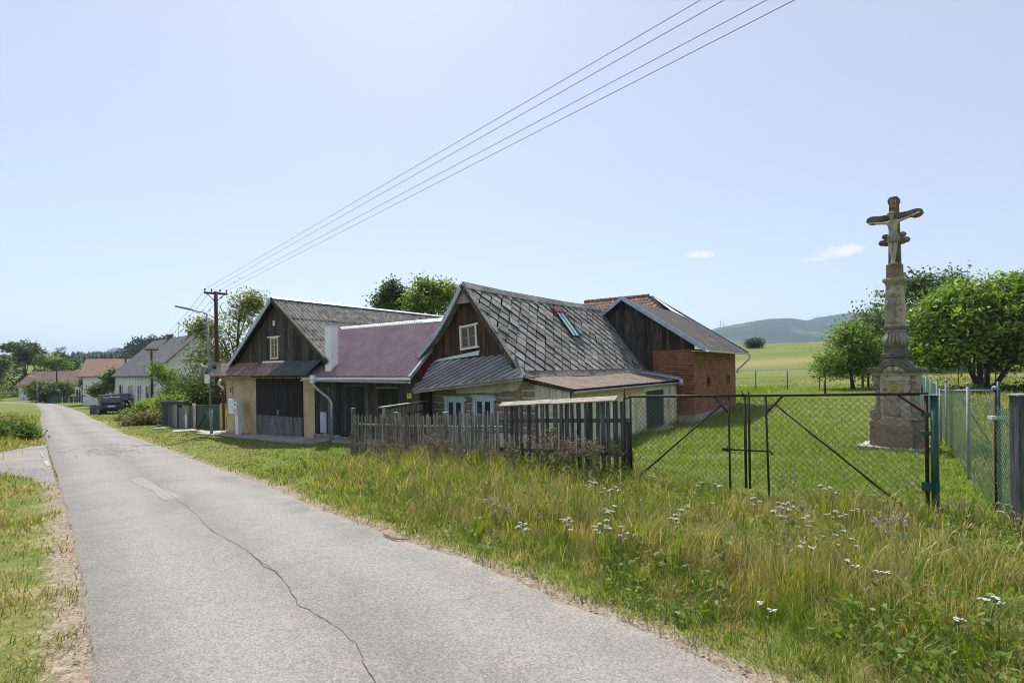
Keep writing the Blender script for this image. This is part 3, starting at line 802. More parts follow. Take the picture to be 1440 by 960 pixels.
# main roof: wavy cement sheets
er_, el_ = hit_q(459.5, 509, -.3), hit_q(321, 514, -.3); HER, HEL = er_[0] - apex[0], apex[0] - el_[0]; RSR = (apex[1] + .12 - er_[1]) / HER; RSL = (apex[1] + .12 - el_[1]) / HEL; EAVR = er_[0]; RS = (RSR + RSL) / 2; print('barn eaves', HER, HEL, RSR, RSL)
def roofpt(side, x, y): # side +1 right slope; x along q, y 0 eave .. 1 ridge
    he, rs_ = (HER, RSR) if side > 0 else (HEL, RSL)
    s = apex[0] + side * he * (1 - y); z = apex[1] + .10 - rs_ * he * (1 - y)
    return W(s, x, z)
for side in (1, -1):
    nr = (ES3 * side * RS + EZ3).normalized()
    mb = MB()
    for r_ in range(3):
        y0, y1 = r_ / 3, (r_ + 1) / 3 + (.03 if r_ < 2 else 0)
        profile_sheet(mb, [(-.28, y0), (12.3, y0), (12.3, y1), (-.28, y1)], lambda x, y, sd=side: roofpt(sd, x, y), nr, .177, .05, 'wave', .02 + .0, 1, .022)
    mb.build("roof_slope", MT['eternit'], barn, smooth=True)
    mb = MB(); mb.prism([roofpt(side, -.2, 0), roofpt(side, 12.2, 0), roofpt(side, 12.2, 1), roofpt(side, -.2, 1)], -nr * .05); mb.build("roof_deck", MT['underroof'], barn)
    mb = MB(); a, b = roofpt(side, -.31, 0), roofpt(side, -.31, 1); mb.bar(a + nr * .0, b + nr * .0, .05, .15, nr)
    mb.build("verge_trim", MT['zinc'] if side < 0 else MT['darkboard'], barn)
mb = MB(); rt = apex[1] + .10
for side in (1, -1):
    mb.prism([W(apex[0], -.3, rt + .10), W(apex[0], 12.3, rt + .10), W(apex[0] + side * .13, 12.3, rt + .02), W(apex[0] + side * .13, -.3, rt + .02)], EZ3 * .02)
mb.build("ridge_cap", MT['zinc'], barn)
mb = MB(); mb.wbox(-6.9, .9, -2.1, -.0, BZ - .4, BZ + .03); 
apron = MB()
for k in range(7):
    a0 = -7.2 + k * 1.22; zz = Z(*(W(a0 + .6, -.5, 0).xy)) + .05
    apron.wbox(a0, a0 + 1.2, -1.0, -.005, zz - .3, zz)
apron.build("concrete_apron", MT['concrete'], barn)
# rain pipes
half_gutter(barn, W(-6.9, -.66, TOP - .02), W(-6.55, -.62, TOP - .03), .06, MT['zinc'])
pipe(barn, "downpipe_elbow", MT['zinc'], [W(-6.95, .0, TOP - .1), W(-6.95, -.12, TOP - .3), W(-6.62, -.1, TOP - .48), W(-6.56, -.09, TOP - .62)], .05)
pipe(barn, "downpipe", MT['brownpipe'], [W(-6.56, -.09, TOP - .6), W(-6.56, -.09, BZ + .1)], .055)
mb = MB(); mb.wbox(-6.08, -5.88, -.06, -.003, .9, 1.25); o = mb.build("light_niche", MT['zinc'], barn)
mb = MB(); mb.wbox(-6.02, -5.94, -.075, -.055, .98, 1.2); mb.build("light_glass", MT['glass'], o)

# grey-white electricity cabinet by the plaster front
a0, zb = hit_q(325, 581, -.5); a1, zt1 = hit_q(336.5, 563, -.5)
cab = thing("meter_cabinet", "pale grey electric meter cabinet on a post before the ochre plaster wall", "cabinet", W(a0, -.5, Z(*W(a0, -.5, 0).xy) + .05))
zg = ORG[cab].z
mb = MB(); mb.wbox(a0, a0 + (a1 - a0) * .62, -.62, -.36, zb, zt1 + .06); mb.build("large_box", MT['whitemetal'], cab, bevel=.012)
mb = MB(); mb.wbox(a0 + (a1 - a0) * .63, a1, -.62, -.4, zb + .01, zt1 - .05); o = mb.build("small_box", MT['whitemetal'], cab, bevel=.012)
for dz in (.12, .36): 
    mb = MB(); mb.wbox(a0 + (a1 - a0) * .75, a0 + (a1 - a0) * .88, -.628, -.619, zb + dz, zb + dz + .06); mb.build("meter_window", MT['glass'], o)
mb = MB(); mb.wbox(a0 + (a1 - a0) * .66, a0 + (a1 - a0) * .98, -.56, -.42, zg - .1, zb + .012); mb.build("post", MT['whitemetal'], cab)

# ================================================================== WOODEN SHED with wine-red metal roof
shed = thing("wooden_shed", "dark board shed with ribbed wine-red metal roof between barn and log cottage", "shed", W(2.5, 0, -.78))
SZ = -.72; ST = 1.62; SR = hit_q(577.5, 531, -.4)[0]; SW = SR - .02; print('shed right', SR)
d1 = ph(489, 622, 513, 543, .03); d2 = ph(533, 600, 560, 546, .03)
boards(shed, MT['darkboard'], [(.03, SZ + .28), (SW, SZ + .28), (SW, ST + .1), (.03, ST + .1)], lambda x, z: W(x, .03, z), NF, .15, .006, .022, .012,
       holes=[d1, d2], seed=5)
mb = MB(); mb.wbox(.03, SW, .035, .12, SZ - .3, ST + .1).wbox(.03, .13, .12, 3.7, SZ - .3, ST).wbox(SW - .1, SW, .12, 1.9, SZ - .3, ST + .0); mb.build("wall", MT['underroof'], shed)
for k, d in enumerate((d1, d2)):
    mb = MB(); mb.wbox(d[0], d[1], .0, .03, d[2], d[3]); o = mb.build("door", MT['doorup'], shed)
    boards(o, MT['doorup'], [(d[0], d[2]), (d[1], d[2]), (d[1], d[3]), (d[0], d[3])], lambda x, z: W(x, .002, z), NF, .16, .005, .016, .004, seed=30 + k)
    mb = MB(); mb.wbox(d[0] - .05, d[1] + .05, -.03, .004, d[3], d[3] + .04); mb.build("door_head", MT['greywood'], o)
    mb = MB(); mb.wbox(d[0] + .5, d[0] + .62, -.04, -.012, (d[2] + d[3]) / 2 - .1, (d[2] + d[3]) / 2 - .06); mb.build("door_handle", MT['galv'], o)
for k in range(9):
    x0 = .05 + k * .53; mb = MB(); hgt = random.uniform(.22, .32)
    mb.wbox(x0, x0 + .5, -.09 - random.uniform(0, .08), .03, SZ - .4, SZ + hgt); mb.build("foundation_stone", MT['stone'], shed, bevel=.03)
mb = MB(); mb.wbox(1.75, 2.9, -.55, -.18, SZ - .3, SZ + .16); mb.build("door_step", MT['stone'], shed, bevel=.02)
# grey propped board and lighter planks on the wall
mb = MB(); mb.wbox(.42, .78, -.05, -.005, SZ + .3, .35); mb.build("leaning_board", MT['zincblue'], shed)
mb = MB(); mb.wbox(.86, 1.0, -.03, .0, SZ + .3, 1.3); mb.build("pale_board", MT['greywood'], shed)
EAV, RDG = (-.36, 1.66), (1.8, 3.56)
def to_shed(x, y): return W(x, EAV[0] + (RDG[0] - EAV[0]) * y, EAV[1] + (RDG[1] - EAV[1]) * y - .012 * (x > 4))
nsh = (EQ3 * -(RDG[1] - EAV[1]) + EZ3 * (RDG[0] - EAV[0])).normalized()
mb = MB(); profile_sheet(mb, [(-.22, -.02), (SR - .01, -.02), (SR, 1), (-1.3, 1), (-1.3, .5)], to_shed, nsh, .13, .05, 'trap', .03)
mb.build("roof_slope", MT['purple'], shed)
mb = MB(); mb.prism([to_shed(-.1, .01), to_shed(SR - .06, .01), to_shed(SR - .06, 1), to_shed(-1.2, 1)], -nsh * .06); mb.build("roof_deck", MT['underroof'], shed)
mb = MB(); mb.prism([W(-1.2, 1.8, 3.55), W(SR - .05, 1.8, 3.55), W(SR - .05, 4.0, 1.6), W(-1.2, 4.0, 1.6)], (0, 0, .04)); mb.build("roof_slope", MT['purple'], shed)
mb = MB(); mb.prism([to_shed(-1.15, .965) + nsh * .06, to_shed(SR + .02, .965) + nsh * .06, W(SR + .02, 1.84, 3.66), W(-1.15, 1.84, 3.66)], nsh * .02); mb.build("ridge_flashing", MT['whitemetal'], shed)
mb = MB(); mb.bar(to_shed(SR + .02, -.03) + nsh * .045, to_shed(SR + .02, 1) + nsh * .045, .07, .10, nsh); mb.build("verge_trim", MT['zinc'], shed)
mb = MB(); mb.bar(W(-.15, -.4, 1.60), W(SR, -.4, 1.585), .03, .09); mb.build("eave_board", MT['whitemetal'], shed)
half_gutter(shed, W(-.05, -.46, 1.56), W(SR, -.46, 1.5), .075, MT['zinc'])
# right gable end in dark red sheet
rg = [(0.0, ST - 2.2), (1.95, ST - 2.2), (1.95, 3.5), (1.8, 3.5), (-.34, 1.62), (0.0, 1.6)]
boards(shed, MT['darkboard'], [(-.02, -.7), (1.93, -.7), (1.93, 1.2), (-.02, 1.2)], lambda x, z: W(SW + .005, x, z), ES3, .17, .008, .02, .004, seed=9)
boards(shed, MT['redsheet'], [(-.02, 1.205), (1.93, 1.205), (1.93, 3.48), (1.8, 3.48), (-.02, 1.85)], lambda x, z: W(SW + .005, x, z), ES3, .17, .012, .02, .004, name="red_panel", seed=8)
pts = [W(.62, -.46, 1.52), W(.62, -.44, 1.38), W(.68, -.36, 1.24), W(1.15, -.16, .86), W(1.22, -.12, .70), W(1.22, -.12, SZ + .12)]
pipe(shed, "downpipe", MT['zincblue'], pts, .052)
mb = MB(); mb.wbox(.52, .74, -.53, -.39, 1.44, 1.72); mb.build("rain_hopper", MT['whitemetal'], shed)
# white metal-clad chimney in the corner between the roofs
cs = EAVR + .16; cq, ctz = hit_s(464.5, 459, cs); cz = EAV[1] + (RDG[1] - EAV[1]) * (cq - EAV[0]) / (RDG[0] - EAV[0]); print('chimney', cs, cq, cz, ctz)
mb = MB(); mb.wbox(cs - .34, cs, cq, cq + .30, cz - .05, ctz); chim = mb.build("chimney", MT['whitemetal'], shed, bevel=.008)
mb = MB(); mb.wbox(cs - .36, cs + .02, cq - .02, cq + .32, ctz - .74, ctz - .725).wbox(cs - .35, cs + .01, cq - .01, cq + .31, ctz, ctz + .03); mb.build("sheet_seam", MT['whitemetal'], chim)
mb = MB(); mb.wbox(cs - .27, cs - .07, cq + .07, cq + .23, ctz + .03, ctz + .045); mb.build("flue", MT['black'], chim)
# yellow house-number plate
pa = ph(573, 560, 579, 552.8, .0)
plate = thing("number_plate", "small yellow house number plate on the dark shed boards", "sign", W(pa[0], .0, pa[2]))
mb = MB(); mb.wbox(pa[0], pa[1], -.025, .003, pa[2], pa[3]); mb.build("plate", MT['yellow'], plate)
def text_mesh(txt, size, mat, parent, o, xdir, zdir, name="lettering", ext=.004):
    cu = bpy.data.curves.new(name, 'FONT'); cu.body = txt; cu.size = size; cu.extrude = ext; cu.align_x = 'CENTER'; cu.align_y = 'CENTER'
    tmp = bpy.data.objects.new(name, cu); COL.objects.link(tmp)
    dg = bpy.context.evaluated_depsgraph_get(); me_ = bpy.data.meshes.new_from_object(tmp.evaluated_get(dg))
    bpy.data.objects.remove(tmp)
    me_.materials.clear(); me_.materials.append(mat)
    ob = bpy.data.objects.new(name, me_); link(ob); ob.parent = parent
    x, z = Vector(xdir).normalized(), Vector(zdir).normalized(); y = x.cross(z) * -1
    mw = Matrix((x, z, x.cross(z))).transposed().to_4x4(); mw.translation = Vector(o) - ORG.get(parent, Vector((0, 0, 0)))
    ob.matrix_local = mw; ORG[ob] = ORG.get(parent, Vector((0, 0, 0)))
    return ob
text_mesh("11", (pa[3] - pa[2]) * .62, MT['black'], plate, W((pa[0] + pa[1]) / 2, -.028, (pa[2] + pa[3]) / 2), ES3, EZ3)

# ================================================================== LOG COTTAGE with shingled roof and lean-to
KF = .90; FR[:] = [O2 * KF, KF, CAM.z * (1 - KF)]     # cottage and outbuilding: frame scaled down uniformly about the camera position
CZ = -.75; CQ = 1.96; RQ0 = 1.58
cot = thing("log_cottage", "old log cottage with grey diamond shingle roof and dark board gable", "cottage", W(5.8, CQ, CZ))
CR = hit_q(650, 399, RQ0); CE = hit_q(735, 531, RQ0); CL = hit_q(588, 503, RQ0); print('cottage', CR, CE, CL)
CR = (CR[0], CR[1] - .04)
for k in range(8):    # log courses of the front
    z0 = -.25 + k * .235; mb = MB()
    n = 8; vs = []
    prof = [(CQ + .02, z0), (CQ - .05, z0 + .02), (CQ - .075, z0 + .075), (CQ - .075, z0 + .145), (CQ - .05, z0 + .195), (CQ + .02, z0 + .212)]
    pl = [(p[0], p[1]) for p in prof]; jit = random.uniform(-.012, .012)
    mb.prism([W(3.66, q + jit, z) for q, z in pl], ES3 * 4.42); mb.build("log", MT['log'], cot)
mb = MB(); mb.wbox(3.64, 8.06, CQ - .03, CQ + .25, CZ - .4, 1.66); mb.build("wall_chinking", MT['chink'], cot)
mb = MB(); mb.wbox(3.6, 8.1, CQ - .12, CQ + .2, CZ - .4, -.27); mb.build("plinth", MT['creamplaster'], cot)
mb = MB(); mb.wbox(3.64, 3.86, CQ + .25, 12.2, CZ - .4, 1.9).wbox(7.84, 8.06, CQ + .25, 12.2, CZ - .4, 1.62).wbox(3.86, 7.84, 12.0, 12.2, CZ - .4, 2.0); mb.build("side_wall", MT['creamplaster'], cot)
for q0, q1, zz in ((CQ - .14, CQ + .1, 1.0),):
    pass
# remaining plaster patch under the eave and corner post
mb = MB(); pp = [hit_q(*p, CQ - .09) for p in ((641, 546), (735, 534), (728, 549), (713, 550), (700, 552), (643, 552.5))]
mb.prism([W(s, CQ - .06, z) for s, z in pp], NF * .045); mb.build("plaster_patch", MT['creamplaster'], cot)
mb = MB(); mb.wbox(7.82, 8.08, CQ - .1, CQ + .12, CZ, 1.62); mb.build("corner_post", MT['log'], cot)
for (u0, u1, v1, v0) in ((627, 653, 560, 603), (666.5, 694.5, 558.5, 602)):
    h = ph(u0, v0, u1, v1, CQ - .1)
    fr = window(cot, lambda x, z: W(x, CQ - .08, z), NF, *h, MT['bluewhite'], MT['bluewhite'], MT['glass'], 2, 1, .10, .07, 0, .05)
    mb = MB()
    for k in range(6):
        x = h[0] - .05 + (h[1] - h[0] + .1) * k / 6; mb.wbox(x + .008, x + (h[1] - h[0] + .1) / 6 - .008, CQ - .17, CQ - .08, h[3] - .005 + .02 * (k % 2), h[3] + .045)
    mb.wbox(h[0] - .05, h[1] + .05, CQ - .19, CQ - .08, h[3] + .046, h[3] + .075)
    mb.build("window_hood", MT['bluewhite'], fr)
    mb = MB(); mb.wbox(h[0] - .04, h[1] + .04, CQ - .2, CQ - .08, h[2] - .05, h[2] - .005); mb.build("window_sill", MT['bluewhite'], fr)
# gable boards (house has settled to one side: traced corners)
g0, g1 = hit_q(606, 511, CQ), hit_q(726, 497, CQ)
ga = hit_q(649, 403, CQ)
cw = ph(648.5, 493, 671.5, 455, CQ - .02)
gp = [(3.72, g0[1] - .25), (7.95, g1[1] - .35), (7.75, 2.12), (CR[0] + .05, CR[1] - .16), (CR[0] - .05, CR[1] - .16), (3.75, 2.2)]
gp = gp[::1]
boards(cot, MT['brownboard'], gp, lambda x, z: W(x, CQ - .02, z), NF, .17, .007, .022, .012, holes=[cw], seed=44)
mb = MB(); mb.prism([W(3.75, CQ, 1.8), W(7.9, CQ, 1.8), W(7.6, CQ, 2.3), W(CR[0], CQ, CR[1] - .2), W(3.9, CQ, 2.3)], EQ3 * .05); mb.build("gable_backing", MT['underroof'], cot)
fr = window(cot, lambda x, z: W(x + .035 * (2.8 - z), CQ - .02, z + .10 * (x - cw[0])), NF, cw[0], cw[1], cw[2], cw[3] - .06, MT['white'], MT['ochrewood'], MT['glass'], 2, 2, .055, .055, 0.01, .04)
# pent roof on the gable foot: strips of mineral felt laid aslant
PU0, PU1 = (3.75, 2.16), (7.9, 2.36); 
pl0 = hit_q(581, 549, CQ - .85); pl1 = hit_q(734, 530.5, CQ - .62)
print("pent", pl0, pl1, g0, g1, ga)
pc = [W(pl0[0], CQ - .85, pl0[1]), W(pl1[0], CQ - .62, pl1[1]), W(7.86, CQ - .03, 2.33), W(3.85, CQ - .03, 2.08)]
def pentpt(a, b): return pc[0].lerp(pc[1], a).lerp(pc[3].lerp(pc[2], a), b)
pn = (pc[1] - pc[0]).cross(pc[3] - pc[0]).normalized(); pn = pn if pn.z > 0 else -pn
mb = MB(); mb.prism([p - pn * .06 for p in pc], pn * .03); mb.build("pent_deck", MT['underroof'], cot)
k = 0; x = -.75
while x < 1.0:
    st = [(x, 0), (x + .083, 0), (x + .083 + .62, 1), (x + .62, 1)]
    st = clip_convex(st, [(0, 0), (1, 0), (1, 1), (0, 1)])
    if len(st) >= 3 and poly_area(st) > .002:
        L = lambda a: .010 + .022 * min(1, max(0, (a)))
        mb = MB(); pts = []
        for (a, b) in st:
            e = (a - .62 * b - x) / .083
            pts.append(pentpt(a, b) + pn * (-.018 + .045 * (1 - e)))
        mb.prism(pts, pn * .016); mb.build("felt_strip", MT['pentfelt'], cot)
        ln = [p_ for p_ in st if abs(p_[0] - .62 * p_[1] - x) < 1e-6]
        if len(ln) >= 2:
            ends = sorted(ln, key=lambda p_: p_[1]); q0_, q1_ = pentpt(*ends[0]) + pn * .047, pentpt(*ends[-1]) + pn * .047
            mb = MB(); mb.bar(q0_, q1_, .015, .010, pn); mb.build("lap_seam", MT['underroof'], cot)
    x += .0885
mb = MB(); e0, e1 = pentpt(-.01, -.035), pentpt(1.01, -.035); mb.prism([e0, e1, pentpt(1.01, .10), pentpt(-.01, .10)], pn * .028); 
o = mb.build("eave_flashing", MT['plank'], cot); o.location += pn * .004
mb = MB(); mb.bar(pentpt(0, -.03) - pn * .03, pentpt(1, -.03) - pn * .03, .03, .09); mb.build("eave_board", MT['plank'], cot)
f0, f1 = hit_q(609, 509, CQ - .05), hit_q(674, 499, CQ - .05)
mb = MB(); mb.prism([W(f0[0], CQ - .07, f0[1]), W(f1[0], CQ - .07, f1[1]), W(f1[0] + .02, CQ - .045, f1[1] + .15), W(f0[0] + .3, CQ - .045, f0[1] + .10)], NF * .02); mb.build("flashing_strip", MT['palestrip'], cot)
# roof: right slope with single diamond shingles
RQ1 = 12.30
rl = math.hypot(CE[0] - CR[0], CR[1] - CE[1])
def to_cot(x, y):   # x along q from the front, y up from the eave, both in metres
    f = y / rl; sag = -.07 * math.sin(math.pi * min(max(x / 10.5, 0), 1)) * f + .06 * math.sin(x * .9) * (1 - f) * f
    p = W(CE[0] + (CR[0] - CE[0]) * f, RQ0 + x, CE[1] + (CR[1] - CE[1]) * f)
    return p + EZ3 * (sag + .012 * x * f)
ncot = (ES3 * (CR[1] - CE[1]) + EZ3 * (CE[0] - CR[0])).normalized()
LX = RQ1 - RQ0
def surf_grid(mb, f, x0, x1, y0, y1, nx, ny, off):
    vs = [f(x0 + (x1 - x0) * i / nx, y0 + (y1 - y0) * j / ny) + off for j in range(ny + 1) for i in range(nx + 1)]
    fs = [(j * (nx + 1) + i, j * (nx + 1) + i + 1, (j + 1) * (nx + 1) + i + 1, (j + 1) * (nx + 1) + i) for j in range(ny) for i in range(nx)]
    return mb.add(vs, fs)
mb = MB(); surf_grid(mb, to_cot, .02, LX, .02, rl, 20, 6, ncot * -.004); surf_grid(mb, to_cot, .02, LX, .02, rl, 20, 6, ncot * -.06)
mb.build("roof_deck", MT['underroof'], cot)
D2 = .31      # half diagonal of a shingle
sky_px = [(779, 440), (791, 441), (813, 474), (803, 474)]
cell_w, cell_h = 2 * D2, 2 * D2 * .94
bound = [(0.02, .22), (LX, .22), (LX, rl - .10), (0.02, rl - .10)]
row = 0; y = -cell_h / 2; cnt = 0
rr = random.Random(5)
while y < rl + cell_h:
    x = (cell_w / 2 if row % 2 else 0)
    while x < LX + cell_w:
        g = .026
        dia = [(x, y - cell_h / 2 + g), (x + cell_w / 2 - g, y), (x, y + cell_h / 2 - g), (x - cell_w / 2 + g, y)]
        pcv = clip_convex(dia, bound)
        if len(pcv) >= 3 and poly_area(pcv) > .012:
            tw_ = rr.uniform(-.009, .009); up = rr.uniform(0, .012)
            if rr.random() < .07: sl_ = rr.uniform(.02, .06); sx_ = rr.uniform(-.02, .02); pcv = [(max(.03, p_[0] + sx_), max(.2, p_[1] - sl_)) for p_ in pcv]; up += .02
            mb = MB(); pts = [to_cot(px_, py_) + ncot * (.006 + up + .040 * max(0, (y + cell_h / 2 - py_) / cell_h) + tw_ * (px_ - x) / D2) for px_, py_ in pcv]
            mb.prism(pts, ncot * .013); mb.build("shingle", MT['shingle'], cot); cnt += 1
        x += cell_w
    y += cell_h / 2; row += 1
print("shingles", cnt)
for k in range(11):      # eave course, ridge tiles and verge course
    x0 = .02 + k * LX / 11; x1 = x0 + LX / 11 - .01
    mb = MB(); mb.prism([to_cot(x0, -.04), to_cot(x1, -.04), to_cot(x1, .235), to_cot(x0, .235)], ncot * .022); o = mb.build("eave_slab", MT['shingle'], cot); o.location += ncot * .012
    mb = MB()
    mb.prism([to_cot(x0, rl - .19) + ncot * .05, to_cot(x1, rl - .19) + ncot * .05, to_cot(x1, rl) + EZ3 * .09, to_cot(x0, rl) + EZ3 * .09], ncot * .02)
    c0, c1 = to_cot(x0, rl) + EZ3 * .092, to_cot(x1, rl) + EZ3 * .092
    mb.prism([c0, c1, c1 - ES3 * .14 - EZ3 * .15, c0 - ES3 * .14 - EZ3 * .15], Vector((0, 0, .02))); mb.build("ridge_tile", MT['shingle'], cot)
for k in range(9):
    y0 = .02 + k * rl / 9; y1 = y0 + rl / 9 + .02
    mb = MB(); mb.prism([to_cot(-.05, y0), to_cot(.2, y0 + .06), to_cot(.2, y1 + .06), to_cot(-.05, y1)], ncot * .016); o = mb.build("verge_slab", MT['shingle'], cot); o.location += ncot * (.036)
# left slope, verges
def to_cotl(x, y):
    prof = [(0, 0), (.22, .30), (1, 1)]
    s = CL[0] + (CR[0] - CL[0]) * y; z = CL[1] + (CR[1] - CL[1]) * (y - .10 * math.sin(math.pi * y) )
    return W(s, RQ0 + x, z + .012 * x * y)
mb = MB(); surf_grid(mb, to_cotl, 0, LX, 0, 1, 12, 8, EZ3 * .0); surf_grid(mb, to_cotl, 0, LX, 0, 1, 12, 8, EZ3 * .06); mb.build("roof_slope", MT['shingle'], cot)
vt = MB()
for k in range(8):
    a, b = to_cotl(-.02, k / 8) + EZ3 * .02, to_cotl(-.02, (k + 1) / 8) + EZ3 * .02
    vt.bar(a, b, .05, .13, (b - a).cross(EQ3))
vt.build("verge_trim", MT['zinc'], cot)
vt = MB(); vt.bar(to_cot(-.03, 0) - ncot * .03, to_cot(-.03, rl) - ncot * .03, .04, .10, ncot); vt.build("verge_board", MT['darkboard'], cot)
mb = MB(); mb.prism([W(CR[0], CQ - .3, CR[1] - .02), W(CR[0] + .42, CQ - .3, CR[1] - .60), W(CR[0] - .36, CQ - .3, CR[1] - .60)], EQ3 * .04); mb.build("gable_peak", MT['plank'], cot)
# skylight
def cot_hit(u, v):
    d = px_dir(u, v); o_ = to_cot(5, 2); n = ncot; t = (o_ - CAM).dot(n) / d.dot(n); p = CAM + d * t
    s, q = sq_of(p.x, p.y); return q - RQ0, (CE[0] - s) / (CE[0] - CR[0]) * rl
k0, k1 = cot_hit(785, 441), cot_hit(808, 475); xm, xw = (k0[0] + k1[0]) / 2, .38
sy0, sy1 = k1[1] - .02, k0[1] + .02
fr = window(cot, lambda a, b: to_cot(a, b) , ncot, xm - xw, xm + xw, sy0, sy1, MT['greenpaint'], MT['greenpaint'], MT['skyglass'], 2, 1, .035, .05, .075, .014, name="skylight")
mb = MB(); mb.prism([to_cot(xm - xw - .16, sy1 - .05) + ncot * .1, to_cot(xm + xw + .16, sy1 - .05) + ncot * .1, to_cot(xm + xw + .12, sy1 + .26) + ncot * .05, to_cot(xm - xw - .12, sy1 + .26) + ncot * .05], ncot * .03)
mb.prism([to_cot(xm - xw - .16, sy1 - .25) + ncot * .03, to_cot(xm - xw - .03, sy1 - .25) + ncot * .06, to_cot(xm - xw - .03, sy1 + .1) + ncot * .13, to_cot(xm - xw - .16, sy1 + .1) + ncot * .10], ncot * .02)
mb.build("skylight_hood", MT['redsheet'], fr)
# lean-to along the right side
LQ0, LQ1 = CQ - .12, 12.3; LZ0 = CE[1] - .04; LS0 = CE[0] - .15; LS1, LZ1 = hit_q(810, 549, LQ0); LS1 -= .1; print('lean', LS0, LS1, LZ0, LZ1)
def to_lean(x, y): return W(LS1 + (LS0 - LS1) * y, LQ0 + x, LZ1 + (LZ0 - LZ1) * y + .02 * math.sin(x * 1.1) * y)
nl = (ES3 * (LZ0 - LZ1) + EZ3 * (LS1 - LS0)).normalized()
mb = MB(); profile_sheet(mb, [(-.02, -.03), (LQ1 - LQ0, -.03), (LQ1 - LQ0, 1), (-.02, 1)], to_lean, nl, .15, .03, 'wave', .03, 1); mb.build("lean_to_sheet", MT['brownsheet'], cot, smooth=True)
mb = MB(); mb.prism([to_lean(0, 0), to_lean(LQ1 - LQ0, 0), to_lean(LQ1 - LQ0, 1), to_lean(0, 1)], -nl * .05); mb.build("lean_to_deck", MT['underroof'], cot)
mb = MB(); mb.bar(to_lean(-.03, -.02), to_lean(-.03, 1), .03, .09, nl); mb.build("verge_board", MT['darkboard'], cot)
AS = hit_q(804, 600, CQ)[0]
dd0, dd1 = hit_s(909, 606, AS + .03), hit_s(932.5, 547, AS + .03)
print("green door q", dd0, dd1)
dh = (dd0[0], dd1[0], CZ + .02, dd1[1])
boards(cot, MT['creamboard'], [(CQ, CZ - .1), (12.25, CZ - .1), (12.25, LZ1 - .1), (CQ, LZ1 - .1)], lambda x, z: W(AS, x, z), ES3, .2, .008, .024, .012, holes=[dh], seed=61)
mb = MB(); mb.wbox(AS - .08, AS, CQ + .02, 12.25, CZ - .4, LZ1); mb.build("lean_to_wall", MT['underroof'], cot)
mb = MB(); mb.wbox(AS + .026, AS + .06, CQ - .02, dh[0] - .3, LZ1 - .34, LZ1 - .02).wbox(AS + .026, AS + .05, dh[0] - .3, 12.25, LZ1 - .16, LZ1 - .02); mb.build("wall_plate", MT['ochrestrip'], cot)
mb = MB(); mb.wbox(AS - .02, AS + .02, dh[0], dh[1], dh[2], dh[3]); o = mb.build("door", MT['greendoor'], cot)
boards(o, MT['greendoor'], [(dh[0], dh[2]), (dh[1], dh[2]), (dh[1], dh[3]), (dh[0], dh[3])], lambda x, z: W(AS + .021, x, z), ES3, .18, .005, .015, .003, seed=2)
mb = MB(); mb.wbox(AS - .02, AS + .45, dh[0] - .05, dh[1] + .05, CZ - .3, CZ + .06); mb.build("door_step", MT['concrete'], cot)
boards(cot, MT['creamboard'], [(8.08, .75), (AS - .02, .75), (AS - .02, LZ1 - .05), (8.08, LZ0 - .08)], lambda x, z: W(x, CQ - .01, z), NF, .2, .008, .022, .01, seed=62)
boards(cot, MT['creamboard'], [(8.08, CZ - .1), (AS - .02, CZ - .1), (AS - .02, .62), (8.08, .62)], lambda x, z: W(x, CQ - .01, z), NF, .2, .008, .022, .01, seed=63)
mb = MB(); mb.wbox(8.06, AS, CQ - .05, CQ - .005, .62, .75); mb.build("cross_rail", MT['creamboard'], cot)
mb = MB(); mb.wbox(8.06, AS - .02, CQ - .004, CQ + .07, CZ - .4, 1.1); mb.build("lean_to_wall", MT['underroof'], cot)
half_gutter(cot, W(LS1 + .07, LQ0 + .02, LZ1 - .03), W(LS1 + .07, LQ1 - .1, LZ1 - .06), .07, MT['zinc'])
mb = MB(); mb.prism([W(LS0 + .3, 11.4, LZ0 + .02), W(LS1 + .1, 11.9, LZ1 + .07), W(LS1 + .1, 12.28, LZ1 + .12), W(LS0, 12.28, LZ0 + .12)], EZ3 * .05); mb.build("valley_flashing", MT['zincblue'], cot)
pipe(cot, "rain_hopper", MT['zincblue'], [W(LS1 + .13, 12.1, LZ1 + .1), W(LS1 + .16, 12.1, LZ1 - .22)], .11)
mb = MB(); mb.prism([to_cot(5.0, -.05) + ncot * .02, to_cot(9.8, -.05) + ncot * .02, to_lean(9.8, .86) + nl * .07, to_lean(5.0, .86) + nl * .07], EZ3 * .008); mb.build("eave_flashing", MT['whitemetal'], cot)

# ================================================================== BRICK OUTBUILDING
BQ0 = 12.42; RQF = BQ0 - .42; BS1 = hit_q(976, 540, BQ0)[0]; BQ1 = hit_s(1034.5, 540, BS1)[0]
BR = hit_q(874, 419, RQF); BE = hit_q(992, 491, RQF); BQE = hit_s(1055, 494, BE[0])[0]; print('brick', BS1, BQ1, BR, BE, BQE)
brk = thing("brick_outbuilding", "red brick outbuilding with dark board gable and long sloping felt roof", "outbuilding", W(9.5, BQ0, -.75))
m, nt, b, t = newmat("red_brick")
uvn = nt.nodes.new("ShaderNodeUVMap")
br = nt.nodes.new("ShaderNodeTexBrick"); nt.links.new(uvn.outputs[0], br.inputs["Vector"])
br.inputs["Scale"].default_value = 1.0; br.inputs["Brick Width"].default_value = .30; br.inputs["Row Height"].default_value = .105
br.inputs["Mortar Size"].default_value = .016; br.inputs["Mortar Smooth"].default_value = .3; br.inputs["Bias"].default_value = -.1
br.inputs["Color1"].default_value = (.38, .17, .10, 1); br.inputs["Color2"].default_value = (.18, .072, .05, 1); br.inputs["Mortar"].default_value = (.11, .075, .06, 1)
vec = t.outputs["Object"]; nb_ = nnoise(nt, vec, 2.0, 5, .6); nf_ = nnoise(nt, vec, 9, 5, .7)
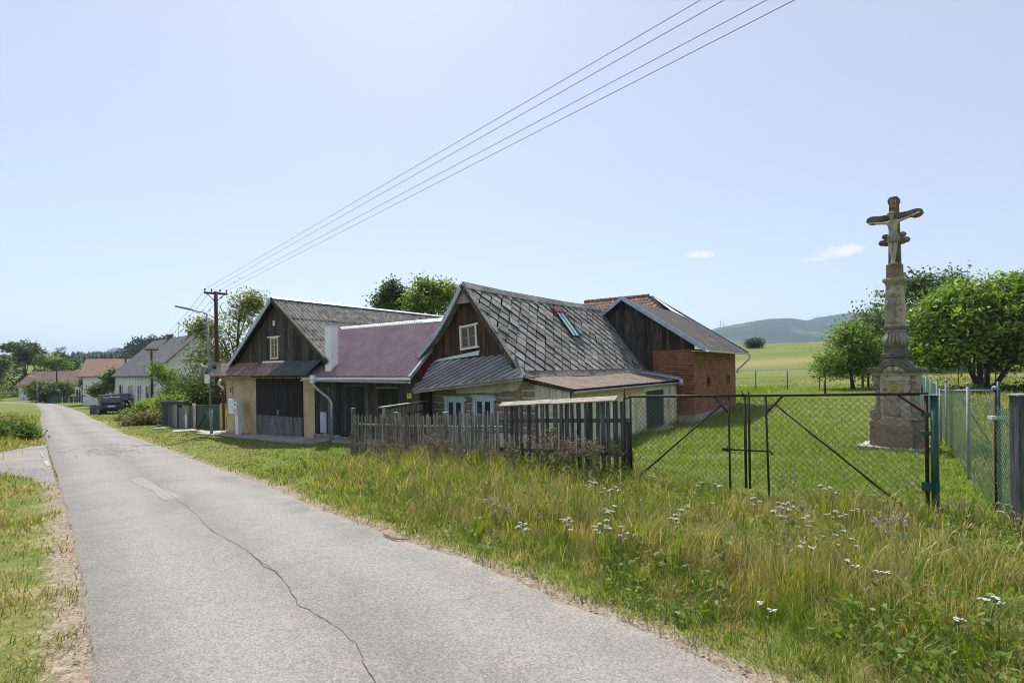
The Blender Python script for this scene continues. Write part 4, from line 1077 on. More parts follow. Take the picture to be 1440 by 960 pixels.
col = nmix(nt, nm2(nt, 'MULTIPLY', nramp(nt, nb_, .42, .68), .65), br.outputs["Color"], (.40, .19, .09))
col = nmix(nt, nm2(nt, 'MULTIPLY', nramp(nt, nf_, .55, .8), .5), col, (.13, .065, .05))
nt.links.new(col, b.inputs["Base Color"]); b.inputs["Roughness"].default_value = .92; b.inputs["Specular IOR Level"].default_value = .2
bp = nt.nodes.new("ShaderNodeBump"); bp.invert = True; bp.inputs["Strength"].default_value = .9; bp.inputs["Distance"].default_value = .015
nt.links.new(br.outputs["Fac"], bp.inputs["Height"]); nt.links.new(bp.outputs[0], b.inputs["Normal"])
MT['brick'] = m
def uv_wall(o, fn):
    me_ = o.data; uvl = me_.uv_layers.new(name="UVMap"); org = ORG[o]
    for lp in me_.loops: uvl.data[lp.index].uv = fn(Vector(me_.vertices[lp.vertex_index].co) + org)
BTOP = 2.62; slit = [hit_s(u, v, BS1) for u, v in ((994, 541), (999, 530), (1022, 540), (1026.5, 528))]
holes = [(slit[0][0], slit[1][0], slit[0][1], slit[1][1]), (slit[2][0], slit[3][0], slit[2][1], slit[3][1])]
print("slits", holes)
# right wall with two slit openings
mb = MB(); qs = [BQ0, holes[0][0], holes[0][1], holes[1][0], holes[1][1], BQ1]; z0, z1 = min(h[2] for h in holes), max(h[3] for h in holes)
for i in range(5):
    a, c = qs[i], qs[i + 1]
    if i in (1, 3):
        mb.wbox(BS1 - .3, BS1, a, c, -.45, z0).wbox(BS1 - .3, BS1, a, c, z1, BTOP)
    else: mb.wbox(BS1 - .3, BS1, a, c, -.45, BTOP)
mb.wbox(BS1 - 1.92, BS1 - .301, BQ0 + .002, BQ0 + .3, -.45, BTOP).wbox(5.2, BS1 - .3, BQ1 - .3, BQ1, -.45, BTOP)
o = mb.build("brick_wall", MT['brick'], brk); 
def bfn(p):
    s, q = sq_of(p.x, p.y); return (s + q, p.z)
uv_wall(o, bfn)
for i, (c0, c1) in enumerate(((BQ0 + .001, .0),)):
    for k in range(16):       # toothed corner: proud header bricks
        if k % 2: 
            mb = MB(); mb.wbox(BS1 - .27, BS1 + .008, BQ0 - .010, BQ0 + .14, -.3 + k * .164 + .004, -.3 + k * .164 + .078); ob = mb.build("quoin_brick", MT['brick'], brk); uv_wall(ob, bfn)
for h in holes:
    mb = MB(); mb.wbox(BS1 - .28, BS1 - .2, h[0], h[1], z0, z1); mb.build("slit_window", MT['glass'], brk)
mb = MB(); mb.wbox(BS1 - .35, BS1 + .06, BQ0 - .04, BQ1 + .05, -1.2, -.42).wbox(BS1 - 2.2, BS1 - .35, BQ0 - .04, BQ0 + .3, -1.2, -.44); mb.build("foundation", MT['concrete'], brk)
# boarded gable above and beside the brick
gtop = lambda s: BR[1] - .12 - abs(s - BR[0]) * ((BR[1] - BE[1]) / (BE[0] - BR[0])) if s > BR[0] else BR[1] - .12 - (BR[0] - s) * 1.05
gp1 = [(5.6, 1.3), (BS1 - 1.92, 1.3), (BS1 - 1.92, BTOP), (BS1, BTOP), (BS1, gtop(BS1)), (BR[0], gtop(BR[0])), (5.6, gtop(5.6))]
boards(brk, MT['darkboard'], [(5.6, 1.2), (BS1 - 1.925, 1.2), (BS1 - 1.925, gtop(BS1 - 1.925)), (BR[0], gtop(BR[0])), (5.6, gtop(5.6))], lambda x, z: W(x, BQ0 - .005, z), NF, .16, .006, .02, .008, seed=71)
boards(brk, MT['darkboard'], [(BS1 - 1.92, BTOP + .004), (BS1, BTOP + .004), (BS1, gtop(BS1)), (BS1 - 1.92, gtop(BS1 - 1.92))], lambda x, z: W(x, BQ0 - .005, z), NF, .16, .006, .02, .008, seed=72)
mb = MB(); mb.prism([W(5.5, BQ0 + .01, 1), W(BS1 - 1.95, BQ0 + .01, 1), W(BS1 - .02, BQ0 + .01, BTOP), W(BS1 - .02, BQ0 + .01, gtop(BS1) - .05), W(BR[0], BQ0 + .01, BR[1] - .2), W(5.5, BQ0 + .01, gtop(5.5))], EQ3 * .2); mb.build("gable_backing", MT['underroof'], brk)
# roof planes
sl = (BR[1] - BE[1]) / (BE[0] - BR[0])
zd = lambda s: BE[1] + sl * (BE[0] - s)
TR_Q = BQ1 + .3; TR_Z = hit_q(909, 416.5, TR_Q)[1]; TS = BE[0] - (TR_Z - BE[1]) / sl; TL = hit_q(822, 421, TR_Q)[0]; print('tile roof', TR_Z, TS, TL)
TQ = TR_Q - (TR_Z - BR[1]) / 1.0
plane = [W(BE[0], RQF, BE[1]), W(BE[0], (BQ1 + .55), BE[1]), W(TS, (BQ1 + .55), zd(TS)), W(TS, TR_Q, zd(TS)), W(BR[0], TQ, BR[1]), W(BR[0], RQF, BR[1])]
nd = (ES3 * sl + EZ3).normalized()
mb = MB(); mb.prism([p for p in plane], -nd * .09); mb.build("roof_deck", MT['darkboard'], brk)
kx = 0
for (q0, q1) in [(RQF + .02 + i * 1.0, RQF + .02 + (i + 1) * 1.0) for i in range(12)]:   # felt widths running up the slope
    q1 = min(q1, (BQ1 + .53))
    if q0 >= q1 - .05: continue
    poly = clip_convex([(q0, 0), (q1 - .006, 0), (q1 - .006, 6.2), (q0, 6.2)], [(RQF, 0), ((BQ1 + .55), 0), ((BQ1 + .55), BE[0] - TS), (TR_Q, BE[0] - TS), (TQ, BE[0] - BR[0]), (RQF, BE[0] - BR[0])])
    if len(poly) >= 3:
        mb = MB(); mb.prism([W(BE[0] - y, x, zd(BE[0] - y)) + nd * (.004 + .005 * (kx % 2)) for x, y in poly], nd * .006); mb.build("felt_width", MT['redfelt'], brk); kx += 1
lft = [W(BR[0], RQF, BR[1]), W(BR[0], TQ + .3, BR[1]), W(5.85, TQ - .4, BR[1] - 1.26 * .8), W(6.05, RQF, BR[1] - 1.06 * .85)]
mb = MB(); mb.prism(lft, EZ3 * -.08); mb.build("roof_slope", MT['redfelt'], brk)
def trim(a, b, w, h, mat, nm_, upv): 
    mb = MB(); mb.bar(a, b, w, h, upv); return mb.build(nm_, mat, brk)
trim(W(BE[0] + .03, RQF - .02, BE[1] - .02), W(BR[0] - .0, RQF - .02, BR[1] + .01), .05, .17, MT['zincblue'], "verge_trim", nd)
trim(W(BR[0] + .03, RQF - .02, BR[1] + .02), W(6.0, RQF - .02, BR[1] - .95), .05, .15, MT['zincblue'], "verge_trim", EZ3)
trim(W(BE[0], (BQ1 + .58), BE[1]), W(TS, (BQ1 + .58), zd(TS)), .05, .10, MT['iron'], "verge_trim", nd)
mb = MB(); mb.prism([W(BE[0] - .08, RQF + .05, BE[1] - .10), W(BE[0] - .08, BQ1 + .5, BE[1] - .10), W(BS1 + .02, BQ1 + .5, BE[1] - .06), W(BS1 + .02, RQF + .05, BE[1] - .06)], EZ3 * .02); mb.build("soffit", MT['whitemetal'], brk)
half_gutter(brk, W(BE[0] + .08, RQF, BE[1] - .03), W(BE[0] + .08, BQ1 + .6, BE[1] - .05), .075, MT['whitemetal'])
pipe(brk, "downpipe", MT['zinc'], [W(BE[0] + .08, BQ1 + .52, BE[1] - .1), W(BE[0] + .06, BQ1 + .52, BE[1] - .35), W(BS1 + .1, BQ1 + .1, BE[1] - 1.0), W(BS1 + .1, BQ1 + .1, BE[1] - 1.2)], .05)
# white metal valley between felt roof and tiled roof
va0, va1 = W(TS + .17, TR_Q + .05, zd(TS + .17)) + nd * .02, W(BR[0] - .1, TQ - .1, BR[1] + .05) + nd * .02
mb = MB(); mb.prism([va0 - EQ3 * .05, va0 + EQ3 * .35, W(BR[0] + .6, TQ + .2, zd(BR[0] + .6)) + nd * .03, va1 - EQ3 * .3], nd * .012); mb.build("valley_flashing", MT['whitemetal'], brk)
mb = MB(); mb.prism([W(6.12, BQ0 - .03, 4.35), W(BS1 - 1.85, BQ0 - .03, 1.28), W(BS1 - 2.3, BQ0 - .42, 1.50), W(6.0, BQ0 - .30, 4.42)], (ES3 * .77 + EZ3 * .63) * .03); mb.build("wall_flashing", MT['felt'], brk)
# tiled roof of the higher rear wing: single tiles where they show
tile_n = (EQ3 * -1 + EZ3).normalized()
def to_tile(x, y): return W(x, TR_Q - y * .7071, TR_Z - y * .7071)
mb = MB(); mb.prism([to_tile(TL, 0), to_tile(TS, 0), to_tile(BR[0], (TR_Z - BR[1]) / .7071), to_tile(BR[0] - .9, 2.9), to_tile(TL, 2.9)], -tile_n * .05); mb.build("roof_deck", MT['underroof'], brk)
tw0, th0 = .24, .30; tm = None; ntile = 0
for r_ in range(8):
    for c in range(34):
        x0 = TL + c * tw0 + (r_ % 2) * .0
        y0 = .08 + r_ * th0
        if x0 > TS + y0 * .75 - .3: continue
        if tm is None:
            mb = MB(); pr = []
            for k in range(5):
                f = k / 4; pr.append((f * tw0 * .98, .035 * math.sin(math.pi * f)))
            vs = []; 
            for yy in (0, th0 * 1.08):
                for (xx, hh) in pr: vs.append((xx, -yy, hh + .028 * (yy > 0)))
            fs = [(k, k + 1, 5 + k + 1, 5 + k) for k in range(4)]
            me_ = bpy.data.meshes.new("roof_tile"); me_.from_pydata(vs, [], fs); me_.materials.append(MT['clay']); tm = me_
        ob = bpy.data.objects.new("roof_tile", tm); link(ob); ob.parent = brk
        up_ = (EQ3 + EZ3).normalized()
        mw = Matrix((ES3, up_, tile_n)).transposed().to_4x4(); mw.translation = to_tile(x0, y0) + tile_n * .01 - ORG[brk]; ob.matrix_local = mw; ntile += 1
for k in range(20):
    x0 = TL + k * .34
    if x0 > TS - .2: break
    mb = MB(); mb.tube([W(x0, TR_Q, TR_Z + .02), W(x0 + .34, TR_Q, TR_Z + .02)], [.10, .125], 8); mb.build("ridge_tile", MT['clay'], brk)
mb = MB(); mb.prism([to_tile(TL, 0), to_tile(TS, 0), W(TS, TR_Q + 2.5, TR_Z - 2.5), W(TL, TR_Q + 2.5, TR_Z - 2.5)], EZ3 * -.05); mb.build("rear_slope", MT['clay'], brk)
mb = MB(); mb.wbox(TL + .2, 5.0, TR_Q - 2.2, TR_Q + 2.3, -1.2, 4.0); mb.build("rear_wall", MT['creamplaster'], brk)

FR[:] = [O2, 1.0, 0.0]
# ================================================================== wooden fences before the cottage
FA = Vector((1.93, 8.7)); FB = on_ground(497, 640).xy          # fence line: gate side -> shed side
FDIR = (FB - FA).normalized(); FN = Vector((FDIR.y, -FDIR.x));  FN = FN if FN.y < 0 else -FN     # FN points to the road
FD3, FN3 = Vector((*FDIR, 0)), Vector((*FN, 0))
def fence_pt(u, v): 
    p = hit_line(u, v, FA, FB); return (p.xy - FA).dot(FDIR), p.z
FLEN = (FB - FA).length
wide = thing("slat_fence", "fence of dark grey wide slats with a bleached cap board before the cottage", "fence", Vector((*FA, Z(*FA))))
x0 = fence_pt(884, 600)[0]; x1 = fence_pt(706, 600)[0]
cap0, cap1 = fence_pt(868, 560), fence_pt(705, 569)
sl_px = [712, 720, 727, 734, 744, 756, 763, 770, 782, 789.5, 798, 805.5, 815.5, 824.5, 830, 840.5, 849, 856.5, 866.5, 876]
for i, u in enumerate(sl_px):
    a, _ = fence_pt(u, 600); p = FA + FDIR * a; zg = Z(p.x, p.y); wd = .085 if i % 2 == 0 else .062
    f = (a - cap0[0]) / (cap1[0] - cap0[0]); zt_ = cap0[1] + (cap1[1] - cap0[1]) * f - .035 if u < 868 else fence_pt(876, 564)[1]
    lean = random.uniform(-.02, .02); mb = MB(); o3 = Vector((p.x, p.y, zg - .06 + random.uniform(0, .05)))
    mb.obox(o3 - FD3 * wd / 2, FD3 * wd, FN3 * .022, Vector((0, 0, zt_ - o3.z)) + FD3 * lean); mb.build("slat", MT['darkslat'], wide)
for h in (.42, 1.0):
    mb = MB(); a0, a1 = x0 - .02, x1 + .15; p0, p1 = FA + FDIR * a0, FA + FDIR * a1
    mb.bar(Vector((*p0, Z(*p0) + h)) - FN3 * .025, Vector((*p1, Z(*p1) + h)) - FN3 * .025, .045, .075); mb.build("rail", MT['darkslat'], wide)
c0 = Vector((*(FA + FDIR * cap0[0]), cap0[1])); c1 = Vector((*(FA + FDIR * cap1[0]), cap1[1]))
mb = MB(); cm = c0.lerp(c1, .52)
for (p, q, dz) in ((c0, cm, 0), (cm, c1, .008)):
    mb.bar(p + FN3 * .02 + EZ3 * dz, q + FN3 * .02 + EZ3 * dz, .15, .028, Vector((0, 0, 1)) + FN3 * .55)
mb.build("cap_board", MT['plank'], wide)
for a in (x0 + .05, (x0 + x1) / 2, x1 - .02):
    p = FA + FDIR * a - FN * .08; mb = MB(); mb.obox(Vector((p.x - .04, p.y - .04, Z(p.x, p.y) - .2)), (.08, 0, 0), (0, .08, 0), (0, 0, 1.2)); mb.build("post", MT['darkslat'], wide)
pk = thing("picket_fence", "fence of thin weathered round pickets running to the dark shed", "fence", Vector((*FB, Z(*FB))))
a = x1 + .06; rr = random.Random(17)
while a < FLEN:
    p = FA + FDIR * a; zg = Z(p.x, p.y); f = (a - x1) / (FLEN - x1); u_ = None
    hgt = (1.14 - .06 * f) + rr.uniform(-.05, .05)
    r_ = rr.uniform(.017, .026); l1, l2 = rr.uniform(-.03, .03), rr.uniform(-.02, .02)
    b0 = Vector((p.x, p.y, zg - .06)); 
    mb = MB(); tip = b0 + EZ3 * (hgt + .06) + FD3 * l1 + FN3 * l2; mid = b0.lerp(tip, .55) + FD3 * rr.uniform(-.012, .012)
    mb.tube([b0 + FN3 * .03, mid + FN3 * .03, tip + FN3 * .03, tip + FN3 * .03 + EZ3 * .03], [r_, r_, r_ * .92, r_ * .4], 6); mb.build("picket", MT['greywood'], pk)
    a += rr.uniform(.058, .084)
for h in (.35, .86):
    mb = MB(); n = 9
    pts = []
    for i in range(n + 1):
        p = FA + FDIR * (x1 + (FLEN - x1) * i / n); pts.append(Vector((p.x, p.y, Z(p.x, p.y) + h + .012 * math.sin(i * 2.3))) - FN3 * .03)
    mb.tube(pts, .032, 6); mb.build("rail", MT['plank'], pk)
for a in (FLEN + .02, x1 + 3.6, x1 + 1.75):
    p = FA + FDIR * a - FN * .09; z0 = Z(p.x, p.y); hh = 1.28 if a > FLEN else 1.18
    mb = MB(); mb.obox(Vector((p.x, p.y, z0 - .2)), FD3 * .085, FN3 * .085, (0, 0, hh + .2)); o = mb.build("post", MT['greywood'], pk)
    mb = MB(); mb.obox(Vector((p.x, p.y, z0 + hh)) - FD3 * .01 - FN3 * .01, FD3 * .105, FN3 * .105, (0, 0, .018)); mb.build("post_cap", MT['galv'], o)
# short cross fence between picket fence and house corner
XA = FA + FDIR * (FLEN - 1.0) - FN * .25
FR[:] = [O2 * KF, KF, CAM.z * (1 - KF)]; hc = W(4.05, CQ - .06, 0); FR[:] = [O2, 1, 0]  # house corner taken in the cottage frame scaled about the camera
XB = hc.xy; xd = (XB - XA); xl = xd.length; xd = xd.normalized(); xn = Vector((xd.y, -xd.x)); xn = xn if xn.y < 0 else -xn
xf = thing("cross_fence", "short old fence with a grey cap plank between picket fence and log wall", "fence", Vector((*XA, Z(*XA))))
zc = lambda f: (hit_line(533, 568, XA, XB).z if False else Z(*XA) + 1.30) * (1 - f) + (Z(*XB) + 1.42) * f
a = .04
while a < xl:
    p = XA + xd * a; zg = Z(p.x, p.y); mb = MB(); w_ = rr.uniform(.03, .05)
    mb.obox(Vector((p.x, p.y, zg - .05)), Vector((*xd, 0)) * w_, Vector((*xn, 0)) * .02, (rr.uniform(-.02, .02), 0, zc(a / xl) - zg)); mb.build("picket", MT['greywood'], xf); a += rr.uniform(.08, .12)
for dz, mt_, w_, t_ in ((.02, 'plank', .16, .03), (-.28, 'darkslat', .05, .08), (-.95, 'darkslat', .05, .07)):
    mb = MB(); mb.bar(Vector((*(XA - xd * .05), zc(0) + dz)), Vector((*(XB), zc(1) + dz)), w_, t_); mb.build("cap_plank" if dz > 0 else "rail", MT[mt_], xf)
mb = MB(); mb.obox(Vector((*XA, Z(*XA) - .1)), (.08, 0, 0), (0, .08, 0), (0, 0, 1.40)); mb.build("post", MT['greywood'], xf)

# ================================================================== double wire-mesh gate
GA, GB = Vector((1.93, 8.7)), on_ground(1306, 721).xy
GD = (GB - GA).normalized(); GD3 = Vector((*GD, 0)); GN3 = Vector((-GD.y, GD.x, 0))
def gpt(u, v): return hit_line(u, v, GA, GB)
def gx_(u): return (gpt(u, 600).xy - GA).dot(GD)
def gz_on(a): p = GA + GD * a; return Z(p.x, p.y)
def mesh_panel(mb, p0, d3, length, zb, ztop, step, r_, n3, k=1.0):
    """diamond mesh: two families of thin slanting wires, clipped to the panel; zb / ztop functions of the position"""
    H = 1.6
    for fam in (1, -1):
        a = -H
        off = n3 * (.0025 * fam)
        while a < length + H:
            # wire: x = a + fam*h*k
            pts = []
            for i in range(25):
                h = H * i / 24; x = a + fam * h * k if fam > 0 else a + H * k - h * k
                if 0 <= x <= length:
                    z = zb(x) + h
                    if z <= ztop(x): pts.append(p0 + d3 * x + EZ3 * z + off)
            if len(pts) >= 2: mb.tube([pts[0], pts[-1]] if True else pts, r_, 4, caps=False)
            a += step
    return mb
def leaf_gate(name, label, ua, ub, top_a, top_b, parts, ext=None):
    a0, a1 = gx_(ua), gx_(ub); pa = GA + GD * a0
    g = thing(name, label, "gate", Vector((*pa, gz_on(a0) + .03)), "double wire gate of the cross yard")
    P0 = Vector((*pa, 0)); L = a1 - a0; zta, ztb = gpt(ua, top_a).z, gpt(ub, top_b).z
    ztop = lambda x: zta + (ztb - zta) * x / L
    zbot = lambda x: gz_on(a0 + x) + .06
    mb = MB()
    mb.tube([P0 + EZ3 * zta - GD3 * .03, P0 + GD3 * (L + .02) + EZ3 * ztb], .02, 8)
    mb.tube([P0 + EZ3 * (zta), P0 + EZ3 * zbot(0)], .018, 8); mb.tube([P0 + GD3 * L + EZ3 * ztb, P0 + GD3 * L + EZ3 * zbot(L)], .021, 8)
    mb.build("frame", MT['iron'], g, smooth=True)
    for nm_, u0, v0, u1, v1, rad in parts:
        mb = MB(); mb.tube([gpt(u0, v0), gpt(u1, v1)], rad, 8); mb.build(nm_, MT['iron'], g, smooth=True)
    mb = MB(); mesh_panel(mb, P0, GD3, L, zbot, lambda x: ztop(x) - .01, .085, .0030, GN3); mb.build("wire_mesh", MT['wire'], g, kind="stuff")
    return g
leaf_gate("mesh_gate", "rusty wire gate leaf hung beside the slat fence", 887, 1048, 557.5, 556, [
    ("upright", 1024.5, 557, 1027, 690, .015), ("diagonal", 891, 676, 1013, 570, .014), ("brace", 1004, 557, 1023, 579, .014),
    ("latch_bar", 1016, 631, 1083, 634.5, .014), ("latch_handle", 1016, 631, 1028, 632, .03), ("spike", 1046, 556, 1042, 549, .010)])
leaf_gate("mesh_gate", "rusty wire gate leaf hung on the green post", 1053.5, 1303, 556, 553.5, [
    ("upright", 1076.5, 556.5, 1082, 705, .016), ("diagonal", 1090, 568.5, 1282, 722, .014), ("brace", 1101, 556, 1077.5, 581, .015),
    ("brace", 1262, 555, 1302, 581, .014), ("latch_tail", 1083, 634.5, 1087, 640, .012), ("spike", 1053, 556, 1052, 550, .010), ("rod", 1160, 534, 1160.5, 556, .012), ("rod", 1297, 553.5, 1296, 540, .009)])
gp_ = thing("gate_post", "slim rusty iron gate post beside the slat fence", "post", Vector((*(GA - GD * .06), gz_on(0) - .1)))
mb = MB(); pz = gpt(882, 556).z; pp = Vector((*(GA - GD * .05), 0)); mb.tube([pp + EZ3 * (gz_on(0) - .2), pp + EZ3 * (pz + .12)], .022, 8); mb.build("shaft", MT['iron'], gp_, smooth=True)
for z_ in (pz - .04, gz_on(0) + .25):
    mb = MB(); mb.tube([pp + EZ3 * z_, pp + EZ3 * z_ + GD3 * .08], .018, 6); mb.build("hinge", MT['iron'], gp_)
mb = MB(); q0 = gpt(890, 634); q1 = gpt(890.5, 680); mb.tube([pp + EZ3 * q0.z, q0, q1], .008, 6); mb.build("drop_bolt", MT['iron'], gp_)
gb3 = gpt(1316, 722); gb3 = Vector((gb3.x, gb3.y, Z(gb3.x, gb3.y)))
gp_ = thing("gate_post", "thick dark green steel gate post", "post", gb3 - EZ3 * .1)
ztp = hit_line(1316, 556, GA, GB).z
mb = MB(); mb.tube([gb3 - EZ3 * .3, Vector((gb3.x, gb3.y, ztp))], .040, 14); mb.build("shaft", MT['greenpaint'], gp_, smooth=True)
mb = MB(); mb.obox(Vector((gb3.x, gb3.y, ztp)) - GD3 * .13 - GN3 * .06, GD3 * .2, GN3 * .12, (0, 0, .012)); mb.build("cap_plate", MT['plank'], gp_)
for z_ in (.27, .95, 1.18):
    mb = MB(); mb.obox(gb3 + EZ3 * z_ - GD3 * .13 - GN3 * .03, GD3 * .1, GN3 * .06, (0, 0, .11 if z_ < .5 else .05)); mb.build("hinge", MT['greenpaint'], gp_)

# ================================================================== green wire fence down the side of the yard
SP = [Vector((*on_ground(1402, 722).xy, 0)), Vector((*on_ground(1363, 673).xy, 0)), Vector((*on_ground(1331.6, 625).xy, 0))]
d_ = (SP[2] - SP[0]).normalized()
for k in range(1, 8): SP.append(SP[2] + d_ * 3.3 * k)
sf = thing("wire_fence", "green diamond wire fence on grey posts beside the stone cross", "fence", Vector((SP[0].x, SP[0].y, Z(SP[0].x, SP[0].y))))
tops = [568, 542, 532.5]
for k, p in enumerate(SP):
    z0 = Z(p.x, p.y); h = (tops[k] if k < 3 else None)
    hh = 1.5
    mb = MB(); mb.tube([Vector((p.x, p.y, z0 - .2)), Vector((p.x, p.y, z0 + hh))], .024 if k else .018, 8)
    o = mb.build("post", MT['galv'] if k else MT['iron'], sf, smooth=True)
    mb = MB(); mb.lathe((p.x, p.y, z0 + hh), [(.034, 0), (.034, .03), (.012, .05)], 8); mb.build("post_cap", MT['galv'], o)
for k in range(len(SP) - 1):
    a, b_ = SP[k], SP[k + 1]; L = (b_ - a).length; dd = (b_ - a) / L; nn = Vector((-dd.y, dd.x, 0))
    mb = MB(); mesh_panel(mb, Vector((a.x, a.y, 0)), dd, L, lambda x: Z(*(a + dd * x).xy) + .03, lambda x: Z(*(a + dd * x).xy) + 1.38, .105 if k < 3 else .2, .0014 if k < 3 else .003, nn)
    if k < 6 or True: mb.build("wire_mesh", MT['greenwire'], sf, kind="stuff")
    mb = MB()
    for h in (.1, .75, 1.4):
        mb.tube([Vector((a.x, a.y, Z(a.x, a.y) + h)), Vector((b_.x, b_.y, Z(b_.x, b_.y) + h))], .003, 4)
    mb.build("line_wire", MT['greenwire'], sf)
# stub from the first post to the thick concrete post, second strut and turquoise clamp
cpw = on_ground(1434, 745).xy; cz = Z(*cpw)
cpst = thing("fence_post", "thick square weathered concrete fence post wrapped with wire mesh", "post", Vector((*cpw, cz - .1)))
mb = MB(); zt_ = hit_line(1434, 556, cpw, cpw + Vector((1, 0))).z; mb.obox(Vector((cpw.x - .045, cpw.y - .06, cz - .3)), (.13, 0, 0), (0, .12, 0), (0, 0, zt_ - cz + .3)); mb.build("shaft", MT['darkslat'], cpst, bevel=.01)
mb = MB(); mb.obox(Vector((cpw.x - .065, cpw.y - .08, zt_)), (.17, 0, 0), (0, .16, 0), (0, 0, .02)); mb.build("cap_slab", MT['concrete'], cpst)
a = SP[0]; b_ = Vector((cpw.x, cpw.y, 0)); L = (b_ - a).length; dd = (b_ - a) / L; nn = Vector((-dd.y, dd.x, 0))
sf2 = thing("wire_fence", "short green wire panel tied to the thick concrete post", "fence", Vector((a.x, a.y, Z(a.x, a.y) + .02)))
mb = MB(); mesh_panel(mb, Vector((a.x, a.y, 0)), dd, L, lambda x: Z(*(a + dd * x).xy) + .03, lambda x: Z(*(a + dd * x).xy) + 1.30, .06, .0028, nn); mb.build("wire_mesh", MT['greenwire'], sf2, kind="stuff")
p = a + Vector((.07, .03, 0)); z0 = Z(p.x, p.y); mb = MB(); mb.tube([Vector((p.x, p.y, z0 - .1)), Vector((p.x, p.y, z0 + 1.32))], .016, 8); mb.build("strut", MT['iron'], sf2, smooth=True)
mb = MB(); zc_ = hit_line(1400, 587, a.xy, a.xy + Vector((1, 0))).z; mb.obox(Vector((a.x - .07, a.y - .03, zc_ - .018)), (.16, 0, 0), (0, .06, 0), (0, 0, .04)); mb.build("clamp", MT['palestrip'], sf2)
# green top rail of a field gate behind
ga_ = at_depth(1322, 549, 12.4); gb_ = at_depth(1404, 549, 11.4)
gl = thing("field_gate", "low pale green field gate rail with a green end post behind the wire fence", "gate", Vector((gb_.x, gb_.y, Z(gb_.x, gb_.y))))
mb = MB(); mb.tube([ga_, gb_], .025, 8); mb.build("top_rail", MT['galv'], gl, smooth=True)
mb = MB(); mb.tube([Vector((gb_.x, gb_.y, Z(gb_.x, gb_.y) - .1)), gb_ + EZ3 * .2], .03, 8); mb.build("end_post", MT['greenpaint'], gl, smooth=True)
mb = MB(); mb.tube([Vector((ga_.x, ga_.y, Z(ga_.x, ga_.y) - .1)), ga_ + EZ3 * .05], .025, 8); mb.build("end_post", MT['galv'], gl, smooth=True)
mid_ = ga_.lerp(gb_, .25)
for q_ in (ga_.lerp(gb_, .3), ga_.lerp(gb_, .78)):
    mb = MB(); e = Vector((q_.x + .45, q_.y - .4, 0)); e.z = Z(e.x, e.y); mb.tube([q_, e], .018, 6); mb.build("brace", MT['galv'], gl, smooth=True)

# ================================================================== pasture fence with white rail, behind the yard
PA, PB = on_ground(1020, 549), on_ground(1250, 545); pd = (PB - PA).normalized()
pf = thing("pasture_fence", "long pasture fence with a white top rail on thin posts", "fence", PA.copy())
L = (PB - PA).length + 14
n = int(L / 2.35)
for k in range(n):
    p = PA + pd * (k * L / n); z0 = Z(p.x, p.y); mb = MB(); mb.tube([Vector((p.x, p.y, z0 - .1)), Vector((p.x, p.y, z0 + 1.58))], .035, 6); mb.build("post", MT['iron'], pf, smooth=True)
e0 = PA - pd * .5; e1 = PA + pd * L; 
mb = MB(); mb.bar(Vector((e0.x, e0.y, Z(e0.x, e0.y) + 1.6)), Vector((e1.x, e1.y, Z(e1.x, e1.y) + 1.6)), .07, .11); mb.build("rail", MT['white'], pf)
for h in (.5, 1.0):
    mb = MB(); mb.tube([Vector((e0.x, e0.y, Z(e0.x, e0.y) + h)), Vector((e1.x, e1.y, Z(e1.x, e1.y) + h))], .006, 4); mb.build("line_wire", MT['iron'], pf)

# ================================================================== stone wayside cross
MP = on_ground(1262, 632); MP.y += .35; MP.x += .26; MP.z = Z(MP.x, MP.y)
MS = (MP.y) / F_PX      # metres per photo pixel there
def stone_mat(name, c1, c2, c3, lo3, fine=.2, vein=(.045, .043, .04)):
    m, nt, b, t = newmat(name); vec = t.outputs["Object"]
    n1 = nnoise(nt, vec, 3.5, 7, .65); n2 = nnoise(nt, vec, 1.6, 6, .7, (1, 1, .45)); n3 = nnoise(nt, vec, 30, 4, .7); n4 = nnoise(nt, vec, 9, 6, .7)
    col = nmix(nt, nramp(nt, n1, .35, .65), c1, c2)
    col = nmix(nt, nramp(nt, n2, lo3, lo3 + .16), col, c3)
    col = nmix(nt, nm2(nt, 'MULTIPLY', nramp(nt, n4, .52, .70), .85), col, vein)
    mr = nt.nodes.new("ShaderNodeMapRange"); nt.links.new(n3, mr.inputs[0]); mr.inputs[1].default_value = .3; mr.inputs[2].default_value = .7; mr.inputs[3].default_value = 1 - fine; mr.inputs[4].default_value = 1 + fine
    col = nmix(nt, 1.0, col, mr.outputs[0], 'MULTIPLY'); nt.links.new(col, b.inputs["Base Color"]); b.inputs["Roughness"].default_value = .93; b.inputs["Specular IOR Level"].default_value = .2
    bp = nt.nodes.new("ShaderNodeBump"); bp.inputs["Strength"].default_value = .7; bp.inputs["Distance"].default_value = .012
    nt.links.new(n3, bp.inputs["Height"])
    bp2 = nt.nodes.new("ShaderNodeBump"); bp2.inputs["Strength"].default_value = .6; bp2.inputs["Distance"].default_value = .03; nt.links.new(n4, bp2.inputs["Height"]); nt.links.new(bp.outputs[0], bp2.inputs["Normal"])
    nt.links.new(bp2.outputs[0], b.inputs["Normal"]); return m
MT['sand'] = stone_mat("grey_sandstone", (.24, .21, .165), (.44, .385, .30), (.30, .265, .205), .45)
MT['sandpale'] = stone_mat("pale_sandstone", (.40, .35, .27), (.54, .48, .38), (.32, .28, .22), .5)
MT['sanddark'] = stone_mat("blackened_sandstone", (.085, .078, .068), (.19, .17, .145), (.28, .245, .195), .52)
MT['sandbrown'] = stone_mat("brown_sandstone", (.20, .15, .11), (.34, .26, .185), (.15, .125, .10), .5)
MT['gold'] = M("old_gilding", (.55, .36, .06), (.70, .48, .10), 10, None, .45, .1, metal=.5)
mA = R(-43)                                              # direction of the front, leftwards and back
